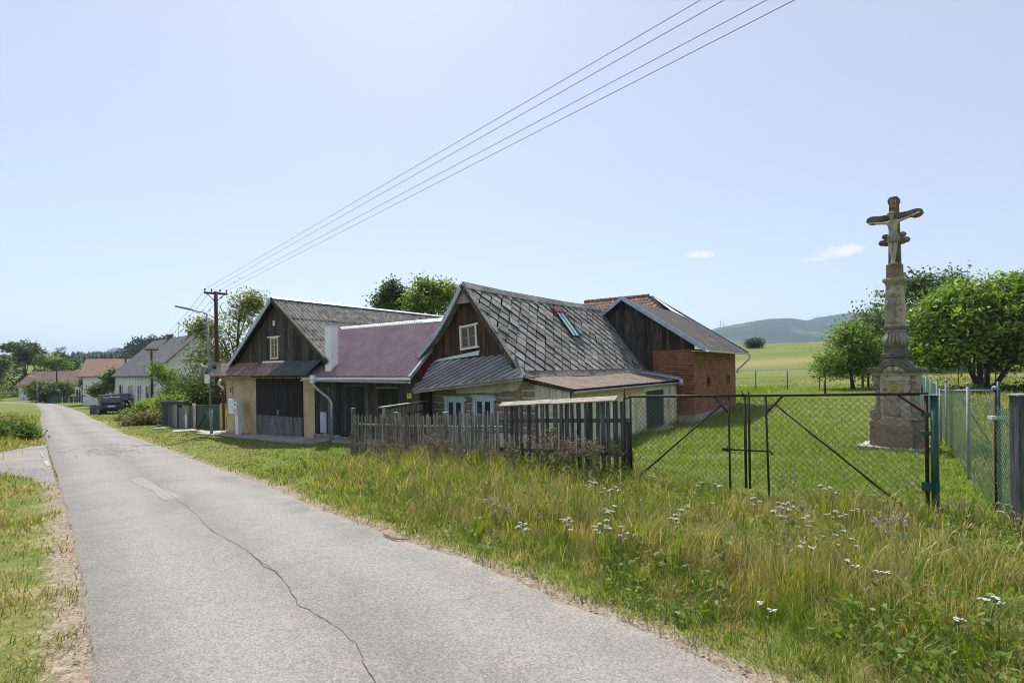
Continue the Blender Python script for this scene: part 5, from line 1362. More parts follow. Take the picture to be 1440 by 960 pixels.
MX = -Vector((math.sin(mA), math.cos(mA), 0)); MY = Vector((-MX.y, MX.x, 0))     # MX to the right along the front, MY into the stone
mon = thing("wayside_cross", "tall grey sandstone wayside cross with carved figure on a scrolled pedestal", "monument", MP)
MK = .74
def MPt(x, y, z): return MP + MX * (x * MK) + MY * (y * MK) + EZ3 * z
def mbox(mb, x0, x1, y0, y1, z0, z1): return mb.obox(MPt(x0, y0, z0), MX * ((x1 - x0) * MK), MY * ((y1 - y0) * MK), EZ3 * (z1 - z0))
zv = lambda v: (634 - v) * MS
def tier(name, mat, prof, dy=.8, bevel=.012, parent=None):
    """stacked rectangular sections: prof = [(halfwidth, z)...]"""
    mb = MB(); vs = []
    for hw, z in prof:
        hw *= .85; hy = hw * dy; vs += [MPt(-hw, -hy, z), MPt(hw, -hy, z), MPt(hw, hy, z), MPt(-hw, hy, z)]
    fs = [(3, 2, 1, 0)]; n = len(prof)
    for i in range(n - 1):
        for k in range(4): fs.append((i * 4 + k, i * 4 + (k + 1) % 4, (i + 1) * 4 + (k + 1) % 4, (i + 1) * 4 + k))
    fs.append(tuple((n - 1) * 4 + k for k in range(4))); mb.add(vs, fs)
    return mb.build(name, mat, parent or mon, bevel=bevel)
mb = MB(); mbox(mb, -.98, .78, -.72, .75, -.25, .045); mb.build("base_slab", MT['concrete'], mon, bevel=.015)
mb = MB(); mbox(mb, -.66, .66, -.34, .45, .04, zv(596)); mb.build("plinth", MT['sandbrown'], mon, bevel=.015)
mb = MB(); mbox(mb, -.44, .47, -.50, -.33, .042, zv(601)); mb.build("plinth_block", MT['sandbrown'], mon, bevel=.02)
mb = MB(); mb.prism([MPt(x, -.50, z) for x, z in ((-.40, zv(601) - .002), (.43, zv(601) - .002), (.34, zv(592)), (.10, zv(592)), (.06, zv(589.5)), (-.26, zv(589.5)), (-.31, zv(593)), (-.40, zv(596)))], MY * .18); mb.build("plinth_moulding", MT['sand'], mon, bevel=.012)
# pedestal core with curved scroll sides
def curve(pts, n=6):
    out = []
    for i in range(len(pts) - 1):
        p0 = pts[max(i - 1, 0)]; p1 = pts[i]; p2 = pts[i + 1]; p3 = pts[min(i + 2, len(pts) - 1)]
        for k in range(n):
            t = k / n
            out.append(tuple(.5 * ((2 * p1[j]) + (-p0[j] + p2[j]) * t + (2 * p0[j] - 5 * p1[j] + 4 * p2[j] - p3[j]) * t * t + (-p0[j] + 3 * p1[j] - 3 * p2[j] + p3[j]) * t ** 3) for j in range(2)))
    return out + [pts[-1]]
z0p, z1p = zv(597), zv(527)
side = curve([(.40, z0p), (.60, z0p + .02), (.675, z0p + .14), (.64, z0p + .27), (.55, z0p + .36), (.51, z0p + .52), (.515, z0p + .70), (.565, z0p + .76), (.52, z0p + .82), (.57, z0p + .90), (.55, z1p)])
mb = MB(); poly = [(x, z) for x, z in side] + [(-x, z) for x, z in reversed(side)]
mb.prism([MPt(x, -.24, z) for x, z in poly], MY * .55); mb.build("pedestal", MT['sand'], mon, bevel=.015)
for sg in (-1, 1):      # spiral scrolls and leaf ridges on the flanks
    for (cx_, cz_, rad, turns) in ((.50, z0p + .145, .135, 1.8), (.50, z0p + .83, .065, 1.4)):
        pts = [];
        for k in range(26):
            f = k / 25; an = f * turns * 2 * math.pi + (0.6 if cz_ < z0p + .5 else 3.6); rd_ = rad * (1 - .82 * f); pts.append(MPt(sg * (cx_ + rd_ * math.cos(an)), -.25, cz_ + rd_ * math.sin(an)))
        mb = MB(); mb.tube(pts, [.030 * (1 - .6 * k / 25) + .008 for k in range(26)], 6); mb.build("scroll", MT['sand'], mon, smooth=True)
    for k in range(6):
        zz = z0p + .32 + k * .075; mb = MB(); mb.sphere(MPt(sg * (.455 + .02 * math.sin(k * 2)), -.245, zz), .045, 1.0, .6, 1.1, 8, 5); mb.build("leaf_relief", MT['sand'], mon, smooth=True)
# framed panel with relief figure
mb = MB(); mbox(mb, -.36, .40, -.33, -.23, z0p + .0, zv(533)); mb.build("panel_block", MT['sandpale'], mon, bevel=.012)
mb = MB(); rect_frame(mb, lambda a, z: MPt(a, -.33, z), -MY, -.31, .34, z0p + .07, zv(538), .035, .03, 0); mb.build("panel_frame", MT['sandpale'], mon, bevel=.008)
def relief(parent, x, zb, h, y, mat, gold=False, name="relief_figure"):
    mb = MB(); s_ = h
    mb.lathe(MPt(x, y, zb), [(.16 * s_, 0), (.15 * s_, .12 * s_), (.12 * s_, .35 * s_), (.13 * s_, .55 * s_), (.15 * s_, .70 * s_), (.12 * s_, .79 * s_), (.04 * s_, .83 * s_)], 12, sx=1, sy=.38, xdir=MX)
    mb.sphere(MPt(x, y - .01, zb + .89 * s_), .068 * s_, 1, .8, 1.2, 10, 6)
    mb.tube([MPt(x - .14 * s_, y - .02, zb + .72 * s_), MPt(x - .20 * s_, y - .03, zb + .55 * s_), MPt(x - .06 * s_, y - .07 * s_, zb + .5 * s_)], [.035 * s_, .032 * s_, .022 * s_], 7)
    mb.tube([MPt(x + .14 * s_, y - .02, zb + .72 * s_), MPt(x + .21 * s_, y - .03, zb + .58 * s_), MPt(x + .08 * s_, y - .07 * s_, zb + .6 * s_)], [.035 * s_, .032 * s_, .022 * s_], 7)
    for k in range(5): mb.tube([MPt(x + (-.10 + .05 * k) * s_, y - .05 * s_, zb + .02), MPt(x + (-.07 + .03 * k) * s_, y - .05 * s_, zb + .45 * s_)], .014 * s_, 5)
    return mb.build(name, mat, parent, smooth=True)
rf = relief(mon, .02, z0p + .12, .72, -.335, MT['sand'])
mb = MB()
for k in range(11):
    an = math.pi * (-.12 + 1.24 * k / 10); c_0 = MPt(.02, -.345, z0p + .77); ex = MX * math.cos(an) + EZ3 * math.sin(an)
    mb.prism([c_0 + ex * .06 + (MX * -math.sin(an) + EZ3 * math.cos(an)) * .016, c_0 + ex * .06 - (MX * -math.sin(an) + EZ3 * math.cos(an)) * .016, c_0 + ex * (.16 if k % 2 else .13)], MY * -.012)
mb.build("gilded_halo", MT['gold'], rf)
mb = MB()
rr = random.Random(3)
for k in range(16):
    mb.sphere(MPt(.02 + rr.choice((-1, 1)) * rr.uniform(.14, .25), -.335, z0p + .12 + rr.uniform(0, .62)), rr.uniform(.02, .045), 1, .5, 1, 7, 4)
mb.build("relief_clouds", MT['sand'], mon, smooth=True, kind="stuff")
# cornice with arched middle
arch = [(-.70, zv(527)), (-.70, zv(524.5)), (-.655, zv(522)), (-.40, zv(521.5))] + [(.0 + .38 * math.cos(math.pi * (1 - k / 14)) * 1.0, zv(522) + .21 * math.sin(math.pi * k / 14)) for k in range(15)] + [(.40, zv(521.5)), (.655, zv(522)), (.70, zv(524.5)), (.70, zv(527))]
low = [(.40, zv(528.5))] + [(.30 * math.cos(math.pi * k / 12), zv(527) + .14 * math.sin(math.pi * k / 12)) for k in range(13)] + [(-.40, zv(528.5))]
mb = MB(); mb.prism([MPt(x, -.42, z) for x, z in arch + low], MY * .84); mb.build("cornice", MT['sanddark'], mon, bevel=.012)
mb = MB(); mb.prism([MPt(x, -.34, z) for x, z in [(-.56, zv(533)), (-.63, zv(527.2)), (.63, zv(527.2)), (.56, zv(533))]], MY * .66); mb.build("cornice_cove", MT['sand'], mon, bevel=.01)
mb = MB(); mb.prism([MPt(.29 * math.cos(math.pi * k / 12), -.39, zv(527.5) + .135 * math.sin(math.pi * k / 12)) for k in range(13)], MY * .3); mb.build("arch_panel", MT['sand'], mon)
for sg in (-1, 1):
    mb = MB(); mb.sphere(MPt(sg * .085, -.40, zv(523.5)), .062, 1, .8, 1.05, 10, 7); mb.sphere(MPt(sg * .19, -.39, zv(526)), .05, 1.4, .5, .7, 8, 5); mb.build("cherub_head", MT['sandpale'], mon, smooth=True)
# tiers and bulb
tier("upper_base", MT['sanddark'], [(.37, zv(527)), (.37, zv(514)), (.34, zv(512)), (.34, zv(508))], .85)
tier("ledge", MT['sanddark'], [(.35, zv(508)), (.385, zv(506.5)), (.385, zv(503)), (.33, zv(500.5)), (.325, zv(494)), (.30, zv(492.5))], .85, .008)
bulb = [(.27, 493), (.335, 489), (.355, 485), (.34, 481), (.275, 477), (.255, 473), (.275, 470), (.31, 468)]
tier("bulb", MT['sand'], [(w_, zv(v_)) for w_, v_ in bulb], .88, .03)
mb = MB()
for fc in (0, 1, 3):
    for k in range(5):
        t_ = -.22 + .11 * k
        pts = []
        for w_, v_ in [(.30, 491), (.35, 487), (.365, 484), (.34, 480), (.28, 476), (.265, 473)]:
            if fc == 0: pts.append(MPt(t_ * .85 * (1.1 if v_ > 480 else .9), -w_ * .75 - .004, zv(v_)))
            else: pts.append(MPt((w_ * .85 + .004) * (1 if fc == 1 else -1), t_ * .7, zv(v_)))
        mb.tube(pts, [.018, .03, .034, .03, .022, .012], 6)
mb.build("leaf_carving", MT['sand'], mon, smooth=True)
tier("plate", MT['sanddark'], [(.30, zv(469)), (.325, zv(467.5)), (.325, zv(465.5)), (.29, zv(464))], .88, .006)
shf = tier("shaft", MT['sandpale'], [(.292, zv(464.5)), (.245, zv(407))], .88, .012)
for sg in (-1, 1):
    mb = MB(); mb.bar(MPt(sg * .222, -.215, zv(463)), MPt(sg * .188, -.182, zv(409)), .03, .02, -MY); mb.build("edge_moulding", MT['sandpale'], shf)
r2 = relief(mon, -.04, zv(460), .74, -.20, MT['sand'], name="shaft_relief")
r3 = relief(mon, .10, zv(460), .52, -.205, MT['sandpale'], name="shaft_relief")
mb = MB(); cst = MPt(.085, -.22, zv(421))
for an in (20, 65, 110, 155): 
    e = (MX * math.cos(R(an)) + EZ3 * math.sin(R(an))) * (.085 if an in (20, 110) else .05); mb.bar(cst - e, cst + e, .012, .016, -MY)
mb.build("gilded_star", MT['gold'], mon)
tier("cap_cornice", MT['sand'], [(.25, zv(407.5)), (.265, zv(404)), (.31, zv(402)), (.335, zv(400.5)), (.335, zv(398)), (.28, zv(396))], .88, .006)
tier("cross_block", MT['sandbrown'], [(.235, zv(396.5)), (.23, zv(377))], .88, .012)
# the cross
zx0, zx1 = zv(377.5), zv(282); za_ = zv(309.5)
mb = MB(); mb.prism([MPt(x, -.075, z) for x, z in ((-.155, zx0), (.155, zx0), (.118, zv(300)), (.115, zv(292)), (.145, zv(291)), (.15, zv(286)), (.10, zv(282.5)), (.0, zx1), (-.10, zv(282.5)), (-.15, zv(286)), (-.145, zv(291)), (-.115, zv(292)), (-.118, zv(300)))], MY * .17); crs = mb.build("cross_shaft", MT['sanddark'], mon, bevel=.012)
for sg in (-1, 1):
    L_ = .71; pl = [(sg * .10, za_ - .06), (sg * .40, za_ - .07), (sg * .52, za_ - .105), (sg * .65, za_ - .09), (sg * (L_ + .02), za_ - .03), (sg * L_, za_ + .05), (sg * .61, za_ + .085), (sg * .50, za_ + .08), (sg * .34, za_ + .06), (sg * .10, za_ + .06)]
    mb = MB(); mb.prism([MPt(x, -.07, z) for x, z in pl], MY * .16); mb.build("cross_arm", MT['sanddark'], mon, bevel=.012)
    for (xx, zz, r_) in ((.20, zv(345), .10), (.30, zv(344.5), .085), (.22, zv(336.5), .075)):
        mb = MB(); mb.sphere(MPt(sg * xx, -.02, zz), r_, 1.1, .8, .85, 10, 6); mb.build("cloud_carving", MT['sanddark'], mon, smooth=True)
text_mesh("IN", .13, MT['gold'], mon, MPt(0.0, -.085, zv(288.6)), MX, EZ3, ext=.008); text_mesh("RI", .13, MT['gold'], mon, MPt(0.0, -.085, zv(295.5)), MX, EZ3, ext=.008)
mb = MB(); mb.prism([MPt(x, -.078, z) for x, z in ((-.10, zv(299)), (.10, zv(299)), (.10, zv(284.5)), (-.10, zv(284.5)))], MY * -.004); mb.build("title_panel", MT['sanddark'], mon)
# carved figure: one skinned body
def skin_figure(name, joints, edges, mat, parent, sub=2):
    me_ = bpy.data.meshes.new(name); org = ORG.get(parent, Vector())
    me_.from_pydata([tuple(p - org) for p, r_ in joints], edges, []); me_.update()
    ob = bpy.data.objects.new(name, me_); link(ob); ob.parent = parent; ORG[ob] = org
    md = ob.modifiers.new("skin", 'SKIN'); md.use_smooth_shade = True
    lay = me_.skin_vertices[0] if me_.skin_vertices else None
    for i, (p, r_) in enumerate(joints):
        rv = r_ if hasattr(r_, '__len__') else (r_, r_)
        me_.skin_vertices[0].data[i].radius = rv
        me_.skin_vertices[0].data[i].use_root = (i == 0)
    sb = ob.modifiers.new("sub", 'SUBSURF'); sb.levels = sub; sb.render_levels = sub
    me_.materials.append(mat)
    return ob
FH = zv(306) - zv(375)       # figure height
fy = -.15; fz = zv(374.5)
def FP(x, y, z): return MPt(x * FH * 1.14, fy - y * FH, fz + z * FH)
J = [(FP(.0, .0, .50), (.082 * FH, 0.0516 * FH)), (FP(.0, .01, .60), (.070 * FH, 0.0473 * FH)), (FP(0, .02, .72), (.085 * FH, 0.0533 * FH)), (FP(0, .03, .80), (.075 * FH, 0.0430 * FH)), (FP(-.005, .045, .855), 0.0258 * FH), (FP(-.02, .07, .90), 0.0396 * FH), (FP(-.03, .08, .955), (.055 * FH, 0.0516 * FH)), (FP(-.025, .07, .99), 0.0258 * FH),
     (FP(-.10, .03, .805), 0.0344 * FH), (FP(-.27, .0, .83), 0.0258 * FH), (FP(-.44, -.02, .855), 0.0189 * FH), (FP(-.51, -.02, .875), 0.0189 * FH),
     (FP(.10, .03, .81), 0.0344 * FH), (FP(.27, .0, .85), 0.0258 * FH), (FP(.44, -.02, .90), 0.0189 * FH), (FP(.51, -.02, .925), 0.0189 * FH),
     (FP(-.05, .01, .44), 0.0533 * FH), (FP(-.045, .06, .27), 0.0361 * FH), (FP(-.02, .02, .08), 0.0241 * FH), (FP(-.02, .05, .01), 0.0224 * FH), (FP(-.025, .09, -.02), 0.0155 * FH),
     (FP(.05, .01, .44), 0.0533 * FH), (FP(.045, .05, .27), 0.0361 * FH), (FP(.02, .02, .08), 0.0241 * FH), (FP(.02, .045, .01), 0.0224 * FH), (FP(.025, .085, -.02), 0.0155 * FH)]
E = [(0, 1), (1, 2), (2, 3), (3, 4), (4, 5), (5, 6), (6, 7), (3, 8), (8, 9), (9, 10), (10, 11), (3, 12), (12, 13), (13, 14), (14, 15), (0, 16), (16, 17), (17, 18), (18, 19), (19, 20), (0, 21), (21, 22), (22, 23), (23, 24), (24, 25)]
fig = skin_figure("carved_figure", J, E, MT['sandpale'], mon)
mb = MB(); mb.lathe(FP(0, .0, .40), [(.105 * FH, 0), (.115 * FH, .05 * FH), (.108 * FH, .10 * FH), (.10 * FH, .155 * FH)], 12, sx=1.0, sy=.75, xdir=MX); mb.sphere(FP(.10, .03, .47), .04 * FH, 1, 1, 1.6, 8, 5); mb.build("loincloth", MT['sand'], fig, smooth=True)
mb = MB(); mb.lathe(FP(-.027, .075, .955), [(.062 * FH, 0), (.070 * FH, .018 * FH), (.066 * FH, .04 * FH), (.045 * FH, .05 * FH)], 12, sx=1, sy=1, ax=EZ3 + MX * -.25); mb.build("crown_of_thorns", MT['sandpale'], fig, smooth=True)
mb = MB(); mb.wbox(0, .01, 0, .01, 0, .01)
mb = MB(); mb.obox(FP(-.06, .0, -.05), MX * .12 * FH, MY * -.10 * FH, EZ3 * .03 * FH); mb.build("foot_rest", MT['sandpale'], mon)
# ================================================================== street lamp with loudspeakers
lp = on_ground(298, 611); 
MT['horn'] = M("grey_speaker_horn", (.30, .30, .29), (.40, .40, .39), 6, None, .55, .05)
lamp = thing("street_lamp", "grey steel street lamp carrying two loudspeaker horns beside the barn", "street lamp", lp)
D = lp.y
tp = at_depth(291, 441, D); m1 = at_depth(296.5, 576, D); 
mb = MB(); mb.tube([lp - EZ3 * .2, m1], .062, 12); mb.tube([m1, m1 + EZ3 * .04], [.062, .045], 12); mb.build("lower_pole", MT['galv'], lamp, smooth=True)
mb = MB(); mb.tube([m1, tp], .044, 12); mb.build("upper_pole", MT['galv'], lamp, smooth=True)
ae = at_depth(270, 439, D - .4); ae.z = tp.z + .1
mb = MB(); mb.tube([tp - EZ3 * .02, tp + (ae - tp) * .3 + EZ3 * .02, ae], .024, 8); mb.build("arm", MT['galv'], lamp, smooth=True)
hd = (ae - tp).normalized(); mb = MB(); he = ae + hd * .62
mb.prism([ae - hd * .05 - hd.cross(EZ3) * .05, ae + hd * .15 - hd.cross(EZ3) * .11, he - hd.cross(EZ3) * .08, he + hd.cross(EZ3) * .08, ae + hd * .15 + hd.cross(EZ3) * .11, ae - hd * .05 + hd.cross(EZ3) * .05], EZ3 * .06); mb.build("lamp_head", MT['horn'], lamp, bevel=.015)
for (u, v, dirv) in ((285, 517, Vector((-.75, -.66, 0))), (302, 516.5, Vector((.55, -.83, 0)))):
    c = at_depth(u, v, D - .1); dv = dirv.normalized()
    base_ = at_depth(292.5, v, D)
    hn = MB(); hn.lathe(c - dv * .10, [(.05, -.16), (.06, -.12), (.065, .0), (.11, .08), (.19, .17), (.235, .20), (.235, .205), (.18, .165), (.09, .08), (.05, .02)], 18, ax=dv); o = hn.build("loudspeaker", MT['horn'], lamp, smooth=True)
    mb = MB(); mb.sphere(c - dv * .05, .055, n=10, m=6); mb.build("driver", MT['black'], o, smooth=True)
    mb = MB(); mb.tube([base_, c - dv * .24], .02, 6); mb.build("bracket", MT['galv'], o)
bx_ = at_depth(292, 531.5, D - .06); mb = MB(); mb.obox(bx_ - Vector((.14, .0, .22)), (.22, 0, 0), (0, .12, 0), (0, 0, .38)); mb.build("junction_box", MT['whitemetal'], lamp, bevel=.01)
# concrete slab strip at the lamp and green yard gate
sl0 = on_ground(243, 607); 
pv = thing("paving_slab", "flat concrete slab path before the green yard gate", "slab", on_ground(275, 609))
for k, (a, b_) in enumerate((((243, 606.5), (268, 605)), ((268, 605.2), (296, 608)), ((296, 608.2), (318, 608)))):
    p0, p1 = on_ground(*a), on_ground(*b_); dn = Vector((.45, -.75, 0))
    mb = MB(); zz = max(Z(p0.x, p0.y), Z(p1.x, p1.y)) + .05; poly = [Vector((p.x, p.y, zz)) for p in (p0 - dn * .2, p1 - dn * .2, p1 + dn * .75, p0 + dn * .75)]
    mb.prism(poly, EZ3 * -.12); mb.build("slab", MT['concrete'], pv, bevel=.01)
MT['greenmesh'] = M("green_sheet_gate", (.035, .07, .05), (.06, .10, .075), 3, None, .7, .1, c3=(.08, .12, .09), s3=1.5)
def panel_px(parent, name, mat, Y0, pts, th=.03):
    mb = MB(); mb.prism([at_depth(u, v, Y0 if not hasattr(Y0, '__call__') else Y0(u)) for u, v in pts], Vector((.3, .8, 0)) * th); return mb.build(name, mat, parent)
YG = lambda u: 24.3 + (312 - u) * .045
yg = thing("yard_gate", "green sheet metal double yard gate between pale posts beside the barn", "gate", on_ground(290, 607))
for k, (u0, u1) in enumerate(((276, 291.5), (293.5, 311))):
    lf = panel_px(yg, "gate_leaf", MT['greenmesh'], YG, [(u0, 609), (u1, 609), (u1, 570), (u0, 570)])
    fr_ = MB(); 
    for (a, b_) in (((u0, 609), (u0, 569)), ((u1, 609), (u1, 569)), ((u0, 569.5), (u1, 569.5)), ((u0 + 1, 604) if k == 0 else (u0 + 3, 580), (u1 - 3, 582) if k == 0 else (u1 - 6, 590))):
        fr_.tube([at_depth(*a, YG(a[0]) - .03), at_depth(*b_, YG(b_[0]) - .03)], .022, 6)
    fr_.build("leaf_frame", MT['greenmesh'], lf)
for u, mt_, w_ in ((273.5, 'creamplaster', .13), (313.5, 'ochrestrip', .22)):
    b0 = at_depth(u, 610, YG(u)); mb = MB(); zt_ = at_depth(u, 567 if u < 300 else 568, YG(u)).z
    mb.obox(Vector((b0.x - w_ / 2, b0.y - .06, b0.z - .2)), (w_, 0, 0), (0, .14, 0), (0, 0, zt_ - b0.z + .2)); mb.build("gate_pillar", MT[mt_], yg, bevel=.01)
mb = MB(); mb.tube([at_depth(274, 557, YG(274)), at_depth(313, 557, YG(313))], .012, 6)
for u in (274, 293, 312): mb.tube([at_depth(u, 570, YG(u)), at_depth(u, 556, YG(u))], .015, 6)
mb.build("top_wire_frame", MT['iron'], yg)
of = thing("board_fence", "ragged dark board fence with tarred top beside the green yard gate", "fence", on_ground(250, 606))
YB = lambda u: 26 + (270 - u) * .05
u = 227.0; rr = random.Random(4); k = 0
while u < 271:
    w_ = rr.uniform(2.2, 4.2); vt = 566 + rr.uniform(0, 4) + (3 if u > 258 else 0) + (4 if 250 < u < 256 else 0); vb = 603.5 + (u - 227) * .12
    panel_px(of, "board", MT['darkslat'] if rr.random() < .5 else MT['greywood'] if u > 240 else MT['darkslat'], YB, [(u, vb), (u + w_ - .35, vb + .2), (u + w_ - .35, vt + rr.uniform(-1, 1)), (u, vt)], .03); u += w_
mb = MB(); 
for i in range(8):
    u0, u1 = 226 + i * 4.2, 226 + (i + 1) * 4.2
    mb.prism([at_depth(u0, 564 + .4 * math.sin(i * 2), YB(u0) - .05), at_depth(u1, 564 + .4 * math.sin(i * 2 + 2), YB(u1) - .05), at_depth(u1, 568.5 + 1.2 * math.sin(i * 3), YB(u1) - .1), at_depth(u0, 568.5 + 1.2 * math.sin(i * 3 - 3), YB(u0) - .1)], (0, .35, .05))
mb.build("tarred_cover", MT['black'], of)
mb = MB(); b0 = at_depth(260, 606, YB(260) - .3); mb.obox(b0 - EZ3 * .2, (.12, 0, 0), (0, .1, 0), (0, 0, 1.05)); mb.build("stub_post", MT['white'], of)
stn = thing("stone_slab", "flat pale stones lying in grass before the board fence", "stone", on_ground(230, 602))
for (u, v, r_) in ((224, 603, .32), (233, 601, .25)):
    p = on_ground(u, v); mb = MB(); mb.sphere(p, r_, 1.3, .8, .28, 9, 5); mb.build("stone", MT['concrete'], stn, smooth=True)

# ================================================================== power poles and lines
MT['pole'] = M("creosoted_pole", (.035, .022, .017), (.07, .045, .035), 3, VB, .85, .2)
MT['pcer'] = M("brown_insulator", (.12, .05, .03), (.16, .07, .05), 5, None, .25, 0, spec=.6)
def power_pole(u, vt, Y0, label, arm_w=1.0, braces=True, arm_dir=None, conc=False, vb=None):
    top = at_depth(u, vt, Y0); zg = Z(top.x, top.y); b0 = Vector((top.x, top.y, zg))
    t = thing("power_pole", label, "utility pole", b0, "power poles along the lane")
    mb = MB(); mb.tube([b0 - EZ3 * .3, top + EZ3 * .1], [.12, .085], 10); mb.build("pole", MT['pole'] if not conc else MT['concrete'], t, smooth=True)
    ad = Vector(arm_dir).normalized() if arm_dir is not None else Vector((.82, .57, 0)); ins = []
    mb = MB(); mb.bar(top - ad * arm_w / 2, top + ad * arm_w / 2, .09, .10); mb.build("crossarm", MT['pole'], t)
    for f in (-.46, -.18, .18, .46):
        p = top + ad * arm_w * f; mb = MB(); mb.lathe(p + EZ3 * .04, [(.012, 0), (.012, .06), (.04, .07), (.045, .11), (.03, .13), (.042, .15), (.02, .19)], 10); mb.build("insulator", MT['pcer'], t, smooth=True); ins.append(p + EZ3 * .17)
    if braces:
        for sg in (-1, 1):
            mb = MB(); mb.bar(top + ad * sg * arm_w * .38 - EZ3 * .04, top - EZ3 * .42, .03, .03); mb.build("brace", MT['pole'], t)
    return t, top, ins
p1, top1, ins1 = power_pole(303.5, 412.5, 26.5, "dark wooden power pole with four-wire crossarm rising behind the street lamp", 1.05)
p2, top2, ins2 = power_pole(213, 491.5, 46, "dark wooden power pole with crossarm before the white farmhouse gable", 1.0, arm_dir=(.75, .66, 0))
p3, top3, ins3 = power_pole(176.5, 502, 62, "wooden power pole with crossarm behind the tiled house roof", 1.1, arm_dir=(.8, .6, 0))
p4, top4, ins4 = power_pole(149, 507.5, 74, "thick pale power pole before the orange tiled roof", 1.15, arm_dir=(.8, .6, 0), conc=True)
p5, top5, ins5 = power_pole(79.5, 516, 80, "dark wooden power pole before the brown roofed house", .3, False)
def wire(a, b_, sag, label, group, r_=.009, n=14):
    pts = [a.lerp(b_, k / n) - EZ3 * (sag * 4 * (k / n) * (1 - k / n)) for k in range(n + 1)]
    t = thing("power_line", label, "wire", a, group)
    mb = MB(); mb.tube(pts, r_, 5); mb.build("wire", MT['wire'], t); return t
for k, (u1, nm_) in enumerate(((986, "lowest"), (1019, "second"), (1079, "third"), (1118, "top"))):
    e = at_depth(u1, 0, 7.3 - .25 * k)
    a = ins1[k]; far = a + (e - a) * 1.75
    wire(a, far, .0, "overhead power line climbing from the wooden pole over the cottage roof", "overhead lines to the wooden pole", .005)
for A, B_, lb in ((ins1, ins2, "thin power line between the lamp-side pole and the farmhouse pole"), (ins2, ins3, "thin power line between farmhouse pole and tiled house pole")):
    for k in range(4): wire(A[k], B_[k], .5, lb, lb.replace("thin power line", "lines"), .008)
wire(top1 - EZ3 * .3, at_depth(340, 470, 24), .15, "service cable dropping from the wooden pole to the barn gable", None, .01)

# ================================================================== houses down the lane
def house(name, label, base, ax, Lh, Wd, hw, hr, wm, rm, ov=.35, gable_m=None):
    """ax: unit vector along the ridge; base: near corner on the ground; width goes along perp (right)"""
    ax = Vector((ax[0], ax[1], 0)).normalized(); pr = Vector((ax.y, -ax.x, 0)); base = Vector(base)
    t = thing(name, label, "house", base)
    P = lambda a, b_, z: base + ax * a + pr * b_ + EZ3 * z
    mb = MB(); mb.obox(P(0, 0, -.5), ax * Lh, pr * Wd, EZ3 * (hw + .5)); mb.build("wall", wm, t)
    for a in (0, Lh):
        mb = MB(); mb.prism([P(a, 0, hw), P(a, Wd, hw), P(a, Wd / 2, hr)], ax * (.2 if a == 0 else -.2)); mb.build("gable_wall", gable_m or wm, t)
    dzr = (hr - hw) / (Wd / 2)
    for sg in (0, 1):
        e = (-ov if sg == 0 else Wd + ov); ez = hw - ov * dzr
        mb = MB(); mb.prism([P(-ov, e, ez), P(Lh + ov, e, ez), P(Lh + ov, Wd / 2, hr), P(-ov, Wd / 2, hr)], EZ3 * .12); mb.build("roof", rm, t)
    return t, P
MT['slate'] = M("grey_roof_sheets", (.075, .075, .08), (.13, .13, .135), 3, HB, .85, .3, c3=(.10, .10, .11), s3=.6, fine=.15)
MT['tileroof'] = M("orange_tile_roof", (.20, .125, .09), (.29, .19, .14), 6, HB, .9, .4, c3=(.22, .13, .09), s3=1.0)
MT['brownroof'] = M("brown_tile_roof", (.155, .10, .085), (.215, .145, .125), 5, HB, .9, .3, c3=(.15, .095, .08), s3=.9)
hb = at_depth(216, 570, 46.5); hb.z = Z(hb.x, hb.y)
nearY = 46.5
eave = at_depth(216, 524, 46.5).z - hb.z; rdg = eave + 3.6
wh, P = house("farmhouse", "long whitewashed farmhouse with steep grey roof and bricked-up windows", hb, (-.735, .678), 16.5, 7.4, eave, rdg, MT['deadwhite'], MT['slate'], .4)
prv = Vector((.678, .735, 0)); axv = Vector((-.735, .678, 0))
for a, mt_, w_, nm_ in ((1.2, 'black', 1.1, 'window'), (4.6, 'rust', .95, 'window'), (8.3, 'ochrewood', 1.0, 'window'), (12.6, 'black', 1.0, 'window')):
    mb = MB(); mb.obox(P(a, -.06, .55), axv * w_, prv * .1, EZ3 * 1.75); fr = mb.build(nm_, MT['glass'] if mt_ == 'black' else MT[mt_], wh)
    mb = MB(); rect_frame(mb, lambda x, z: P(x, -.06, z), -prv, a - .12, a + w_ + .12, .45, 2.4, .1, .05); mb.build("window_surround", MT['white'], fr)
for k in range(13):
    mb = MB(); a = .3 + k * 1.28; mb.obox(P(a, -.035, .0), axv * .22, prv * .03, EZ3 * (eave - .25)); mb.build("pilaster", MT['white'], wh)
mb = MB(); mb.obox(P(-.05, -.09, eave - .32), axv * 16.6, prv * .08, EZ3 * .28); mb.build("cornice", MT['creamplaster'], wh)
mb = MB(); mb.obox(P(-.08, 4.6, eave + .2), axv * .1, prv * .55, EZ3 * .8); mb.build("gable_window", MT['glass'], wh)
for a in (2.2, 9.5):
    mb = MB(); mb.obox(P(a, 3.5, rdg - .3), axv * .55, prv * .5, EZ3 * .75); ch_ = mb.build("chimney", MT['brick'], wh)
    mb = MB(); mb.obox(P(a - .05, 3.45, rdg + .45), axv * .65, prv * .6, EZ3 * .08); mb.build("chimney_cap", MT['concrete'], ch_)
mb = MB(); q_ = P(6.5, 3.7, rdg); mb.tube([q_, q_ + EZ3 * 1.5], .02, 5); mb.tube([q_ + EZ3 * 1.5, q_ + EZ3 * 1.42 + axv * -.6], .015, 5); mb.build("aerial", MT['galv'], wh)
